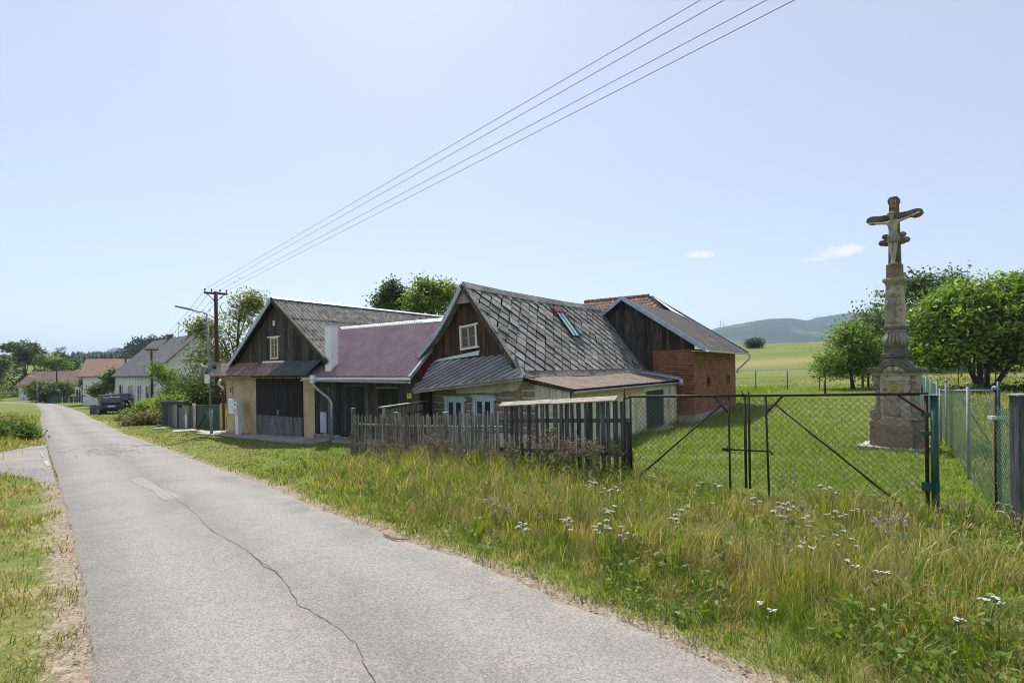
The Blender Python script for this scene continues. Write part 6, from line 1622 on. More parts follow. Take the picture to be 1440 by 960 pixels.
# orange tiled house
tb = at_depth(137, 545, 68); tb.z = Z(tb.x, tb.y); ez = at_depth(134, 527, 68).z - tb.z; rz = at_depth(143, 507, 70).z - tb.z
th_, P = house("tiled_house", "small white house with orange tiled roof and dark verge behind the farmhouse", tb, (.90, .43), 9.0, 6.0, max(ez, 1.2), max(rz, ez + 1.8), MT['deadwhite'], MT['tileroof'], .4)
mb = MB(); mb.obox(P(-.06, 1.8, 1.2), Vector((.9, .43, 0)).normalized() * .08, Vector((.43, -.9, 0)).normalized() * .7, EZ3 * .9); mb.build("window", MT['glass'], th_)
# brown roofed house
bb = at_depth(70, 560, 92); bb.z = Z(bb.x, bb.y); ez = at_depth(70, 540, 92).z - bb.z; rz = at_depth(70, 523, 94).z - bb.z
bh, P = house("brown_roofed_house", "low pale house with long brown tiled roof behind garden shrubs", bb, (.99, .10), 9.5, 6.5, max(ez, 1.5), max(rz, ez + 1.6), MT['deadwhite'], MT['brownroof'], .35)
for a in (4.4, 7.2):
    mb = MB(); mb.obox(P(a, 6.53, .7), Vector((.99, .10, 0)) * .9, Vector((.1, -.99, 0)) * .05, EZ3 * 1.0); mb.build("window", MT['glass'], bh)
# white shed with a dark door
sb_ = at_depth(106, 560, 78); sb_.z = Z(sb_.x, sb_.y)
ws = thing("garden_shed", "small white flat roofed shed with a grey door beyond the garden fence", "shed", sb_)
wdt = 15 * 78 / F_PX; hgt = at_depth(106, 543, 78).z - sb_.z
mb = MB(); mb.obox(sb_ - EZ3 * .3, (wdt, .1, 0), (-.2, 2.2, 0), (0, 0, hgt + .3)); mb.build("wall", MT['deadwhite'], ws)
mb = MB(); mb.obox(sb_ + Vector((wdt * .12, -.05, 0)), (wdt * .36, .02, 0), (0, .08, 0), (0, 0, hgt * .62)); mb.build("door", MT['zincblue'], ws)
mb = MB(); mb.obox(sb_ + Vector((-.1, -.15, hgt)), (wdt + .2, .1, 0), (-.2, 2.5, 0), (0, 0, .08)); mb.build("roof", MT['felt'], ws)
# garden fence, dark crates and gate bits in front of the gardens
gf = thing("garden_fence", "low dark garden fence along the grass before the white shed", "fence", on_ground(95, 566))
u = 66.0; rr = random.Random(8)
while u < 118:
    p = at_depth(u, 565.5, 72); z0 = Z(p.x, p.y); mb = MB(); w_ = .22
    mb.obox(Vector((p.x, p.y, z0 - .1)), (w_, 0, 0), (0, .05, 0), (0, 0, 1.05 + rr.uniform(-.15, .15) + (.9 if 106 < u < 112 else 0))); mb.build("board", MT['darkslat'], gf); u += rr.uniform(2.2, 4)
for h in (.3, .8):
    p, q_ = at_depth(66, 565, 72.1), at_depth(118, 565, 72.1); mb = MB(); mb.bar(Vector((p.x, p.y, Z(p.x, p.y) + h)), Vector((q_.x, q_.y, Z(q_.x, q_.y) + h)), .05, .09); mb.build("rail", MT['darkslat'], gf)
# second street lamp and thin posts
def lamp2(u, vb, vt, uh, Y0, label):
    b0 = at_depth(u, vb, Y0); b0.z = Z(b0.x, b0.y); tz = at_depth(u, vt, Y0).z
    t = thing("street_lamp", label, "street lamp", b0); mb = MB(); mb.tube([b0 - EZ3 * .2, Vector((b0.x, b0.y, tz))], [.07, .05], 8); mb.build("pole", MT['galv'], t, smooth=True)
    if uh:
        e = at_depth(uh, vt, Y0); mb = MB(); mb.bar(Vector((b0.x, b0.y, tz)), Vector((e.x, e.y, tz + .08)), .12, .07); mb.build("lamp_head", MT['white'], t)
lamp2(52.5, 566, 529.5, 41.5, 75, "slim pale street lamp beside the bend of the lane")
lamp2(115.5, 568, 523, None, 68, "bare grey lamp column before the white garden shed")

# ================================================================== parked cars
MT['bluecar'] = M("dark_blue_car_paint", (.010, .018, .05), (.014, .024, .062), 3, None, .22, 0, spec=.6)
MT['blackcar'] = M("black_car_paint", (.012, .012, .014), (.018, .018, .02), 3, None, .22, 0, spec=.6)
MT['silvercar'] = M("silver_car_paint", (.42, .42, .46), (.5, .5, .54), 3, None, .25, 0, metal=.3, spec=.6)
MT['tyre'] = M("tyre_rubber", (.015, .015, .015), (.025, .025, .025), 8, None, .85, 0)
MT['redlight'] = M("red_tail_light", (.16, .012, .015), (.22, .018, .02), 8, None, .25, 0, spec=.6)
MT['carglass'] = M("tinted_car_glass", (.03, .045, .055), (.05, .07, .08), 2, None, .06, 0, spec=.8)
def car(label, pos, heading, paint, L=4.0, Wc=1.70, Hc=1.45):
    """heading: unit vector the car points to (rear faces the other way)"""
    f = Vector((heading[0], heading[1], 0)).normalized(); r_ = Vector((f.y, -f.x, 0)); b0 = Vector(pos)
    t = thing("parked_car", label, "car", b0, "cars parked along the lane")
    P = lambda x, y, z: b0 + f * x + r_ * y + EZ3 * z       # x forward from rear bumper
    # lower body cross-sections along the length, then greenhouse
    sec = [(.0, .80, .30, .62), (.06, .84, .24, .92), (.35, .85, .22, .98), (1.1, .85, .20, .97), (2.4, .85, .20, .95), (2.75, .85, .2, .93), (3.5, .82, .22, .80), (3.88, .76, .26, .66), (4.0, .66, .32, .56)]
    k_ = L / 4.0; vs, fs = [], []
    for (x, hw, zl, zh) in sec:
        w_ = hw * Wc / 1.7
        ring = [(-w_ * .9, zl), (-w_, zl + .12), (-w_ * 1.0, (zl + zh) / 2 + .05), (-w_ * .95, zh), (w_ * .95, zh), (w_ * 1.0, (zl + zh) / 2 + .05), (w_, zl + .12), (w_ * .9, zl)]
        vs += [P(x * k_, y, z) for y, z in ring]
    n = 8
    for i in range(len(sec) - 1):
        for j in range(n): fs.append((i * n + j, i * n + (j + 1) % n, (i + 1) * n + (j + 1) % n, (i + 1) * n + j))
    fs += [tuple(range(n - 1, -1, -1)), tuple(range((len(sec) - 1) * n, len(sec) * n))]
    mb = MB(); mb.add(vs, fs); o = mb.build("body", paint, t, smooth=True); 
    sm = o.modifiers.new("sub", 'SUBSURF'); sm.levels = 1; sm.render_levels = 1
    gh = [(.08, .74, .95), (.38, .62, Hc - .05), (.62, .60, Hc), (1.7, .60, Hc), (2.05, .60, Hc - .06), (2.85, .72, .93)]
    vs, fs = [], []
    for (x, hw, z) in gh: vs += [P(x * k_, -hw * Wc / 1.7, z), P(x * k_, hw * Wc / 1.7, z)]
    base_ = [(.08, .76, .93), (.38, .78, .93), (.62, .78, .93), (1.7, .78, .93), (2.05, .78, .93), (2.85, .74, .92)]
    b_n = len(vs)
    for (x, hw, z) in base_: vs += [P(x * k_, -hw * Wc / 1.7, z), P(x * k_, hw * Wc / 1.7, z)]
    for i in range(5):
        fs.append((2 * i, 2 * i + 1, 2 * i + 3, 2 * i + 2))
        fs.append((b_n + 2 * i, 2 * i, 2 * i + 2, b_n + 2 * i + 2)); fs.append((b_n + 2 * i + 1, b_n + 2 * i + 3, 2 * i + 3, 2 * i + 1))
    fs.append((0, b_n, b_n + 1, 1)); mb = MB(); mb.add(vs, fs); mb.build("cabin", paint, t, bevel=.04)
    mb = MB(); mb.prism([P(.10 * k_, -.60, .98), P(.10 * k_, .60, .98), P(.345 * k_, .52, Hc - .10), P(.345 * k_, -.52, Hc - .10)], -f * .03 + EZ3 * .01); mb.build("rear_window", MT['carglass'], t)
    for sg in (-1, 1):
        for (xa, xb, xc, xd_) in ((.42, 1.42, 1.42, .62), (1.5, 2.6, 1.98, 1.5)):
            mb = MB(); mb.prism([P(xa * k_, sg * .775, .97), P(xb * k_, sg * .775, .97), P(xc * k_, sg * .625, Hc - .09), P(xd_ * k_, sg * .625, Hc - .09)], r_ * sg * .012); mb.build("side_window", MT['carglass'], t)
        mb = MB(); mb.prism([P(-.012, sg * .60, .72), P(.03, sg * .83, .72), P(.10, sg * .80, .98), P(.16, sg * .74, 1.12), P(.14, sg * .68, 1.12), P(.05, sg * .66, .98)], -f * .02); mb.build("tail_light", MT['redlight'], t)
        for x in (.72, 3.15):
            c = P(x * k_, sg * .76, .30); mb = MB(); mb.lathe(c - r_ * sg * .09, [(.12, 0), (.29, .0), (.305, .05), (.305, .15), (.28, .19), (.18, .18)], 18, ax=r_ * sg); w_ = mb.build("wheel", MT['tyre'], t, smooth=True)
            mb = MB(); mb.lathe(c + r_ * sg * .07, [(.19, 0), (.18, .025), (.05, .04)], 14, ax=r_ * sg); mb.build("rim", MT['galv'], w_)
    mb = MB(); mb.obox(P(-.03, -.26, .62), r_ * .52, f * .03, EZ3 * .11); mb.build("number_plate", MT['white'], t)
    mb = MB(); mb.prism([P(-.05, -.72, .34), P(-.05, .72, .34), P(-.05, .72, .54), P(-.05, -.72, .54)], f * .08); mb.build("bumper", MT['black'], t, bevel=.03)
    return t
cp_ = at_depth(157, 581, 45.0); cp_.z = Z(cp_.x, cp_.y) + .02
hdg = Vector((-.60, .80)); car("dark blue hatchback parked on the grass edge, rear towards the lane", cp_, hdg, MT['bluecar'], 3.9, 1.66, 1.46)
cp_ = at_depth(170, 578, 50.5); cp_.z = Z(cp_.x, cp_.y) + .05
car("black car with pale roof rails parked beyond the blue hatchback", cp_, hdg, MT['blackcar'], 4.4, 1.75, 1.6)
cp_ = at_depth(36, 563.5, 88); cp_.z = Z(cp_.x, cp_.y) + .05
car("silver car parked in the shade of dark trees at the far bend", cp_, Vector((.85, .5)), MT['silvercar'], 4.2, 1.7, 1.45)
# wood pile behind the cars
wp0 = at_depth(137, 571, 53); wp0.z = Z(wp0.x, wp0.y)
MT['logend'] = M("split_log_ends", (.22, .15, .09), (.46, .36, .25), 6, None, .9, .3, rnd=.45, c3=(.12, .085, .06), s3=4)
wpl = thing("wood_pile", "long pile of split firewood stacked behind the parked cars", "wood pile", wp0)
rr = random.Random(12); lm = None
for r_ in range(9):
    for c in range(13):
        mb = MB(); x = wp0.x + .10 + c * .165 + (r_ % 2) * .08 + rr.uniform(-.02, .02); z = wp0.z + .09 + r_ * .150 + rr.uniform(-.01, .01) + .05 * math.sin(c * .8)
        rad = rr.uniform(.065, .09); mb.tube([(x, wp0.y + rr.uniform(-.06, .03), z), (x + .1, wp0.y + .9, z)], rad, 6); mb.build("log", MT['logend'], wpl)
mb = MB(); mb.obox(wp0 + Vector((-.05, .0, 1.46)), (2.4, .1, 0), (.1, 1.0, 0), (0, 0, .05)); mb.build("cover_sheet", MT['greywood'], wpl)
cr0 = at_depth(126, 578, 45); cr0.z = Z(cr0.x, cr0.y)
crt = thing("wooden_crate", "dark wooden crate standing on grass beside the lane", "crate", cr0)
for k in range(4):
    mb = MB(); mb.obox(cr0 + EZ3 * (.05 + k * .19), (1.0, .1, 0), (0, .05, 0), (0, 0, .16)); mb.build("slat", MT['darkslat'], crt)
for x in (0, .92):
    mb = MB(); mb.obox(cr0 + Vector((x, .052, 0)), (.08, 0, 0), (0, .6, 0), (0, 0, .82)); mb.build("side", MT['darkslat'], crt)
# ================================================================== leaf / blade mesh from arrays
def leafmat(name, trans=.45, rough=.55, attr="tint", hue=0.0):
    m = bpy.data.materials.new(name); m.use_nodes = True; nt = m.node_tree; nt.nodes.clear()
    out = nt.nodes.new("ShaderNodeOutputMaterial"); at = nt.nodes.new("ShaderNodeVertexColor"); at.layer_name = attr
    df = nt.nodes.new("ShaderNodeBsdfPrincipled"); df.inputs["Roughness"].default_value = rough; df.inputs["Specular IOR Level"].default_value = .25
    tr = nt.nodes.new("ShaderNodeBsdfTranslucent"); mx = nt.nodes.new("ShaderNodeMixShader"); mx.inputs[0].default_value = trans
    nt.links.new(at.outputs[0], df.inputs["Base Color"])
    tc_ = nmix(nt, 1.0, at.outputs[0], (1.15, 1.2, .55), 'MULTIPLY'); nt.links.new(tc_, tr.inputs["Color"])
    nt.links.new(df.outputs[0], mx.inputs[1]); nt.links.new(tr.outputs[0], mx.inputs[2]); nt.links.new(mx.outputs[0], out.inputs[0])
    return m
MT['leaf'] = leafmat("leaves", .42); MT['blade'] = leafmat("grass_blades", .42, .5); MT['needle'] = leafmat("needles", .15, .7)
def raw_mesh(name, co, faces_list, cols, mat):
    """co (n,3); faces_list: list of (m,k) int arrays; cols (n,3)"""
    me = bpy.data.meshes.new(name); me.vertices.add(len(co)); me.vertices.foreach_set("co", np.ascontiguousarray(co, np.float32).ravel())
    li = np.concatenate([f.ravel() for f in faces_list]).astype(np.int32)
    tot = np.concatenate([np.full(len(f), f.shape[1], np.int32) for f in faces_list]); st = np.concatenate([[0], np.cumsum(tot)[:-1]]).astype(np.int32)
    me.loops.add(len(li)); me.loops.foreach_set("vertex_index", li)
    me.polygons.add(len(tot)); me.polygons.foreach_set("loop_start", st); me.polygons.foreach_set("loop_total", tot)
    at = me.color_attributes.new("tint", 'FLOAT_COLOR', 'POINT'); at.data.foreach_set("color", np.c_[cols, np.ones(len(cols))].astype(np.float32).ravel())
    me.update(); me.materials.append(mat); return me
def unit(v): return v / (np.linalg.norm(v, axis=1, keepdims=True) + 1e-9)
def leaf_quads(pos, nrm, size, asp, cols, rng):
    """rhombic leaves at pos with normal nrm"""
    n = len(pos); t = unit(np.cross(nrm, rng.normal(size=(n, 3)))); b = np.cross(nrm, t)
    s = size[:, None]
    co = np.stack([pos - t * s, pos + b * s * asp - t * s * .1, pos + t * s, pos - b * s * asp - t * s * .1], 1).reshape(-1, 3)
    f = np.arange(4 * n).reshape(n, 4); return co, f, np.repeat(cols, 4, 0)
def crown_points(lobes, n_cl, n_leaf, spread, rng, gap=.0):
    """leaf positions in clumps spread through ellipsoid lobes [(cx,cy,cz,rx,ry,rz,weight)]"""
    wts = np.array([l[6] for l in lobes], float); wts /= wts.sum(); pick = rng.choice(len(lobes), n_cl, p=wts)
    L = np.array(lobes)[pick]
    d = unit(rng.normal(size=(n_cl, 3))); r = rng.uniform(0, 1, n_cl) ** .42
    bump = 1 + .32 * np.sin(d[:, 0] * 5 + L[:, 0]) * np.sin(d[:, 1] * 6 + L[:, 1]) * np.sin(d[:, 2] * 5.5) + .10 * rng.normal(size=n_cl)
    c = L[:, :3] + d * (r * bump)[:, None] * L[:, 3:6]
    if gap:
        keep = np.sin(c[:, 0] * 2.3 / gap + 1) * np.sin(c[:, 1] * 2.0 / gap) * np.sin(c[:, 2] * 2.6 / gap + .5) < .32
        c = c[keep]; d = d[keep]
    k = len(c); idx = np.repeat(np.arange(k), n_leaf)
    off = rng.normal(size=(len(idx), 3)) * np.array([1, 1, .72]) * spread * rng.uniform(.6, 1.3, k)[idx][:, None]
    shade = rng.uniform(.5, 1.45, k)[idx]
    out = unit(d[idx] * .7 + rng.normal(size=(len(idx), 3)) * .75 + np.array([0, 0, .55]))
    return c[idx] + off, out, shade
def branchy(mb, base, top, r0, tips, rng, bend=.12):
    """tapered trunk plus limbs to the given tips"""
    n = 6; pts = []
    for i in range(n + 1):
        f = i / n; p = base.lerp(top, f) + Vector((rng.normal() * bend * f, rng.normal() * bend * f, 0)) * .5; pts.append(p)
    mb.tube(pts, [r0 * (1.25 if i == 0 else 1 - .75 * i / n) for i in range(n + 1)], 8)
    for tpt in tips:
        f = float(rng.uniform(.35, .95)); k = f * n; i = int(k); s0 = pts[i].lerp(pts[min(i + 1, n)], k - i); tv = Vector(tpt)
        mid = s0.lerp(tv, .5) + Vector((0, 0, .12 * (tv - s0).length)); rr_ = r0 * (1 - .7 * f) * .55
        mb.tube([s0, mid, tv], [rr_, rr_ * .6, rr_ * .18], 5)
MT['bark'] = M("tree_bark", (.045, .035, .027), (.10, .082, .065), 4, VB, .95, .5, bdist=.03)
def tree(name, label, base, lobes, n_cl, n_leaf, leaf, col, spread, tr, seed, top_f=.8, stems=1, group=None, asp=.45, gap=0.0, hue=.12, cat="tree", mat='leaf', trunk_top=None):
    """lobes relative to base"""
    rng = np.random.default_rng(seed); base = Vector(base); t = thing(name, label, cat, base, group)
    Lb = [(l[0] + base.x, l[1] + base.y, l[2] + base.z, *l[3:]) for l in lobes]
    pos, nrm, sh = crown_points(Lb, n_cl, n_leaf, spread, rng, gap)
    n = len(pos); c0 = np.array(col); mixv = rng.normal(size=n) * hue
    cols = np.clip(c0[None] * 1.5 * sh[:, None] * (1 + np.c_[mixv * 1.1, mixv * .4, -mixv * .6]), .004, .6)
    co, f, cc = leaf_quads(pos, nrm, leaf * rng.uniform(.65, 1.35, n), asp, cols, rng)
    me = raw_mesh("crown", co - np.array(base), [f], cc, MT[mat]); o = bpy.data.objects.new("crown", me); link(o); o.parent = t
    mb = MB(); zc = sum(l[2] for l in lobes) / len(lobes)
    for s in range(stems):
        a = 6.28 * s / max(stems, 1) + .5; sp_ = 0.0 if stems == 1 else .35
        b0 = base + Vector((math.cos(a) * sp_ * .6, math.sin(a) * sp_ * .6, -.15))
        l = lobes[s % len(lobes)]
        tp = base + Vector((l[0] * .6 + math.cos(a) * sp_ * 2.6, l[1] * .6 + math.sin(a) * sp_ * 2.6, l[2] + l[5] * (top_f - .5)))
        tips = []
        for _ in range(7 if stems == 1 else 4):
            ll = lobes[int(rng.integers(len(lobes)))]; d = unit(rng.normal(size=(1, 3)))[0]
            tips.append(base + Vector((ll[0] + d[0] * ll[3] * .75, ll[1] + d[1] * ll[4] * .75, ll[2] + abs(d[2]) * ll[5] * .6)))
        branchy(mb, b0, tp, tr, tips, rng)
    mb.build("trunk", MT['bark'], t, smooth=True)
    return t
def gbase(u, v, Y=None):
    if Y is None: return on_ground(u, v)
    p = at_depth(u, v, Y); p.z = Z(p.x, p.y); return p
def px_lobe(base, u, v, ru, rv, dep=1.0, Y=None, wt=1.0):
    Y = Y or base.y; c = at_depth(u, v, Y); k = Y / F_PX
    return (c.x - base.x, c.y - base.y, c.z - base.z, ru * k, ru * k * dep, rv * k, wt)
GREEN, YGREEN, DKGREEN, GREY_G = (.075, .135, .022), (.115, .165, .022), (.038, .072, .018), (.085, .115, .045)
# trees of the yard end and pasture
b0 = gbase(1200, 546); k = b0.y / F_PX
tree("apple_tree", "small round fruit tree with a slim trunk beside the pasture fence", b0,
     [px_lobe(b0, 1190, 505, 38, 27), px_lobe(b0, 1205, 482, 32, 22), px_lobe(b0, 1172, 512, 22, 18), px_lobe(b0, 1222, 508, 24, 20), px_lobe(b0, 1195, 470, 18, 12)], 460, 32, .13, (.125, .19, .03), .40, .16, 31)
for i, (u, v) in enumerate(((1213, 545), (1221, 544.5), (1229, 544), (1238, 544))):
    p = gbase(u, v); mb = MB(); mb.tube([p - EZ3 * .1, p + Vector((random.uniform(-.2, .2), .1, 3.2))], [.09, .05], 6); t_ = thing("young_tree_stem", "thin bare tree stem in the row behind the fruit tree", "tree stem", p, "row of thin stems behind the fruit tree"); mb.build("stem", MT['bark'], t_, smooth=True)
b0 = gbase(1385, 548, 33)
tree("spreading_maple", "large spreading many-stemmed tree with bright leaves behind the wire fence", b0,
     [px_lobe(b0, 1380, 470, 90, 44), px_lobe(b0, 1330, 455, 50, 38), px_lobe(b0, 1402, 430, 52, 30), px_lobe(b0, 1308, 498, 38, 20, wt=.7), px_lobe(b0, 1440, 488, 55, 30), px_lobe(b0, 1418, 412, 22, 18), px_lobe(b0, 1350, 425, 34, 20)],
     720, 40, .165, (.12, .18, .024), .44, .17, 32, stems=5, hue=.2)
b0 = gbase(1300, 540, 58)
tree("tall_tree", "tall dull green tree rising behind the stone cross", b0, [px_lobe(b0, 1310, 425, 60, 34), px_lobe(b0, 1255, 450, 50, 40), px_lobe(b0, 1230, 475, 35, 45), px_lobe(b0, 1330, 405, 30, 20), px_lobe(b0, 1290, 470, 70, 45), px_lobe(b0, 1285, 402, 22, 14)], 520, 28, .22, (.07, .105, .036), .75, .3, 33, gap=1.6)
b0 = gbase(1450, 540, 52)
tree("tall_tree", "dull green tree rising beyond the spreading tree", b0, [px_lobe(b0, 1450, 450, 55, 50), px_lobe(b0, 1440, 425, 30, 30)], 240, 26, .22, (.075, .11, .035), .7, .28, 34)
b0 = gbase(1410, 560, 30)
tree("low_hedge", "dark low hedge under the spreading tree behind the wire fence", b0, [px_lobe(b0, 1350, 553, 30, 8, 1.2), px_lobe(b0, 1400, 552, 40, 9, 1), px_lobe(b0, 1450, 551, 40, 10, 1)], 160, 40, .09, (.035, .06, .018), .22, .05, 35, cat="hedge")
b0 = gbase(1062, 487, 118); b0.z = at_depth(1062, 487.5, 118).z
tree("round_bush", "single round dark bush on the crest of the pasture", b0, [px_lobe(b0, 1062, 482, 11, 6.5), px_lobe(b0, 1058, 484, 7, 4)], 90, 26, .22, (.035, .06, .03), .5, .15, 36, cat="bush")
# behind the barn
b0 = gbase(550, 520, 44)
tree("conical_tree", "dark pointed tree top above the barn ridge", b0, [px_lobe(b0, 550, 432, 26, 14), px_lobe(b0, 548, 416, 14, 12), px_lobe(b0, 551, 405, 6, 9), px_lobe(b0, 538, 428, 10, 14), px_lobe(b0, 562, 420, 9, 12), px_lobe(b0, 550, 470, 30, 35)], 300, 22, .15, (.055, .085, .03), .36, .22, 37, gap=1.0)
b0 = gbase(608, 520, 42)
tree("walnut_tree", "bright green broadleaf tree showing between barn ridge and cottage gable", b0, [px_lobe(b0, 605, 425, 32, 22), px_lobe(b0, 625, 412, 20, 13), px_lobe(b0, 600, 405, 12, 12), px_lobe(b0, 583, 428, 14, 14), px_lobe(b0, 610, 470, 45, 40)], 340, 24, .16, (.125, .18, .022), .4, .22, 38, gap=1.1)
# beside the barn, behind the lamp
b0 = gbase(330, 560, 31)
tree("fruit_tree", "airy pale green fruit tree behind the power pole and barn", b0, [px_lobe(b0, 340, 445, 26, 26), px_lobe(b0, 318, 480, 42, 34), px_lobe(b0, 290, 500, 28, 30), px_lobe(b0, 355, 425, 12, 12), px_lobe(b0, 285, 460, 12, 10), px_lobe(b0, 310, 520, 45, 30)], 420, 26, .085, (.15, .165, .06), .36, .17, 39, gap=.9, hue=.16)
b0 = gbase(295, 575, 33)
tree("garden_shrub", "tall green shrub behind the green yard gate", b0, [px_lobe(b0, 300, 540, 30, 28), px_lobe(b0, 272, 548, 24, 25), px_lobe(b0, 316, 552, 16, 22)], 240, 26, .10, (.075, .12, .03), .34, .1, 40, cat="shrub")
b0 = gbase(250, 575, 37)
tree("garden_shrub", "pale leafy shrub before the farmhouse gable", b0, [px_lobe(b0, 240, 556, 16, 9), px_lobe(b0, 264, 550, 14, 13), px_lobe(b0, 224, 524, 6, 17, wt=.7), px_lobe(b0, 241, 530, 4, 13, wt=.5)], 130, 26, .10, (.115, .17, .035), .32, .08, 41, cat="shrub")
for i, (u, v, ru, rv, Y0, colr, lb) in enumerate(((215, 578, 26, 15, 33, (.145, .20, .028), "lush yellow green weeds on the bank beside the black car"), (245, 572, 22, 13, 31, (.155, .21, .03), "bright weed thicket behind the board fence"),
        (190, 588, 18, 9, 34, (.115, .15, .045), "low grey green weeds before the blue car"), (205, 592, 24, 9, 29, (.15, .145, .06), "dry brownish weed bank beside the board fence"), (280, 560, 20, 16, 32, (.085, .13, .03), "dense greenery above the board fence"))):
    b0 = gbase(u, v + rv * .8, Y0)
    tree("weed_thicket", lb, b0, [px_lobe(b0, u - ru * .3, v, ru * .7, rv), px_lobe(b0, u + ru * .4, v - rv * .2, ru * .6, rv)], 190, 30, .085, colr, .24, .03, 50 + i, cat="shrub", hue=.2)
# lane end
for i, (u, v, ru, rv, Y0, colr, nm_, lb, ex) in enumerate((
    (36, 522, 30, 38, 100, (.032, .055, .02), "dark_tree", "big dark green tree at the far bend of the lane", [(30, 498, 14, 14), (55, 540, 22, 20), (15, 545, 18, 20)]),
    (30, 490, 17, 10, 112, (.05, .07, .03), "thin_crowned_tree", "tall tree with thin broken crown above the dark tree", [(14, 488, 8, 7), (44, 489, 7, 6), (28, 505, 10, 12)]),
    (62, 506, 20, 15, 118, (.10, .155, .02), "bright_tree", "bright yellow green tree behind the lane end", [(50, 500, 12, 9), (78, 512, 14, 12)]),
    (84, 504, 10, 16, 130, (.055, .085, .03), "slim_tree", "slim dull tree top above the brown roofed house", [(92, 515, 10, 10)]),
    (100, 512, 8, 9, 170, (.06, .09, .045), "distant_tree", "small rounded tree beyond the brown roofed house", []),
    (-4, 522, 16, 28, 85, (.105, .14, .05), "willow", "pale green willow at the far side of the lane", [(-10, 545, 20, 22), (2, 510, 10, 14)]),
    (58, 552, 13, 12, 78, (.10, .15, .035), "garden_bush", "leafy green bush beside the pale street lamp", [(50, 545, 9, 9)]),
    (76, 549, 15, 12, 80, (.085, .13, .03), "garden_bush", "round green bush before the brown roofed house", [(90, 548, 10, 10)]),
    (70, 556, 8, 7, 74, (.035, .06, .02), "garden_bush", "dark low bush beside the garden fence", []),
    (152, 540, 14, 13, 58, (.085, .125, .035), "garden_bush", "green bush before the orange tiled house", [(160, 530, 10, 12), (140, 548, 12, 9)]),
    (124, 535, 9, 14, 66, (.075, .115, .035), "garden_bush", "slender green bush at the dark verge of the tiled house", [(130, 545, 10, 12)]))):
    b0 = gbase(u, v + rv, Y0)
    lob = [px_lobe(b0, u, v, ru, rv)] + [px_lobe(b0, *e) for e in ex]
    sz = Y0 / F_PX
    tree(nm_, lb, b0, lob, int(60 + 5 * ru), 26, 1.5 * sz + .03, colr, 3.2 * sz, .02 + .25 * (rv > 13), 70 + i, cat="bush" if "bush" in nm_ else "tree", gap=0 if "bush" in nm_ else 14 * sz)
# green shrub on the meadow beyond the side track
for i, (u, v, ru, rv, lb) in enumerate(((14, 607, 26, 14, "dense green shrub on the meadow beside the gravel track"), (-30, 612, 30, 15, "wide green shrub at the end of the gravel track"))):
    b0 = gbase(u, v + rv * .9); tree("meadow_shrub", lb, b0, [px_lobe(b0, u - ru * .3, v, ru * .75, rv), px_lobe(b0, u + ru * .45, v + 3, ru * .55, rv * .75)], 260, 34, .07, (.075, .12, .022), .2, .03, 90 + i, cat="shrub")

# ================================================================== grass: real blades, denser and finer near the camera
rng = np.random.default_rng(5)
yard_poly = [FB, FA, GB, Vector(SP[0].xy), Vector(SP[-1].xy), Vector((30, 47)), Vector((2, 47)), Vector((-3, 22)), Vector((-4.2, 17))]
def bldg_mask(x, y):
    s1 = (x - O2.x) * ES.x + (y - O2.y) * ES.y; q1 = (x - O2.x) * EQ.x + (y - O2.y) * EQ.y
    m = (s1 > -6.6) & (s1 < SR + .1) & (q1 > -.06) & (q1 < 12.3)
    m |= (s1 > -7.2) & (s1 < 1.3) & (q1 > -1.0) & (q1 < 0)
    s2 = ((x - O2.x * KF) * ES.x + (y - O2.y * KF) * ES.y) / KF; q2 = ((x - O2.x * KF) * EQ.x + (y - O2.y * KF) * EQ.y) / KF
    m |= (s2 > 3.6) & (s2 < AS) & (q2 > CQ - .1) & (q2 < 12.4)
    m |= (s2 > 4) & (s2 < BS1 + .08) & (q2 > 12.3) & (q2 < BQ1 + .2)
    dx, dy = x - MP.x, y - MP.y; a = dx * MX.x + dy * MX.y; b = dx * MY.x + dy * MY.y
    m |= (a > -.98 * MK) & (a < .78 * MK) & (b > -.72 * MK) & (b < .75 * MK)
    return m
S0, R0, RMAX, TH = 3000.0, 4.0, 62.0, R(56)
rs = np.geomspace(1.6, RMAX, 4000); dens = np.where(rs < R0, S0, S0 * (R0 / rs) ** 1.72); cdf = np.cumsum(dens * rs * np.gradient(rs)); NT = int(cdf[-1] * 2 * TH)
r = np.interp(rng.uniform(0, cdf[-1], NT), cdf, rs); th = rng.uniform(-TH, TH, NT); x, y = r * np.sin(th), r * np.cos(th)
d, right = road_dist(x, y); al = x * RA.x + y * RA.y
edge_n = .10 * snoise(x, y, 5.0, 21) + .06 * snoise(x, y, 17, 22)
ok = (d + edge_n > .05) & ~bldg_mask(x, y) & ~in_poly(x, y, [(p.x, p.y) for p in TRACK])
x, y, r, d, right, al = x[ok], y[ok], r[ok], d[ok], right[ok], al[ok]
n = len(x); yard = in_poly(x, y, [(p.x, p.y) for p in yard_poly]); big = snoise(x, y, .55, 31); med = snoise(x, y, 1.7, 32); fin = snoise(x, y, 5.0, 33)
sm = lambda a, b, t: (lambda k: k * k * (3 - 2 * k))(np.clip((t - a) / (b - a), 0, 1))
verge = right & ~yard
T = sm(.15, 1.5, d) * (1 - sm(9.5, 13.5, al))
h = np.zeros(n); p_dry = np.zeros(n); keep = np.ones(n, bool); U = rng.uniform(size=n)
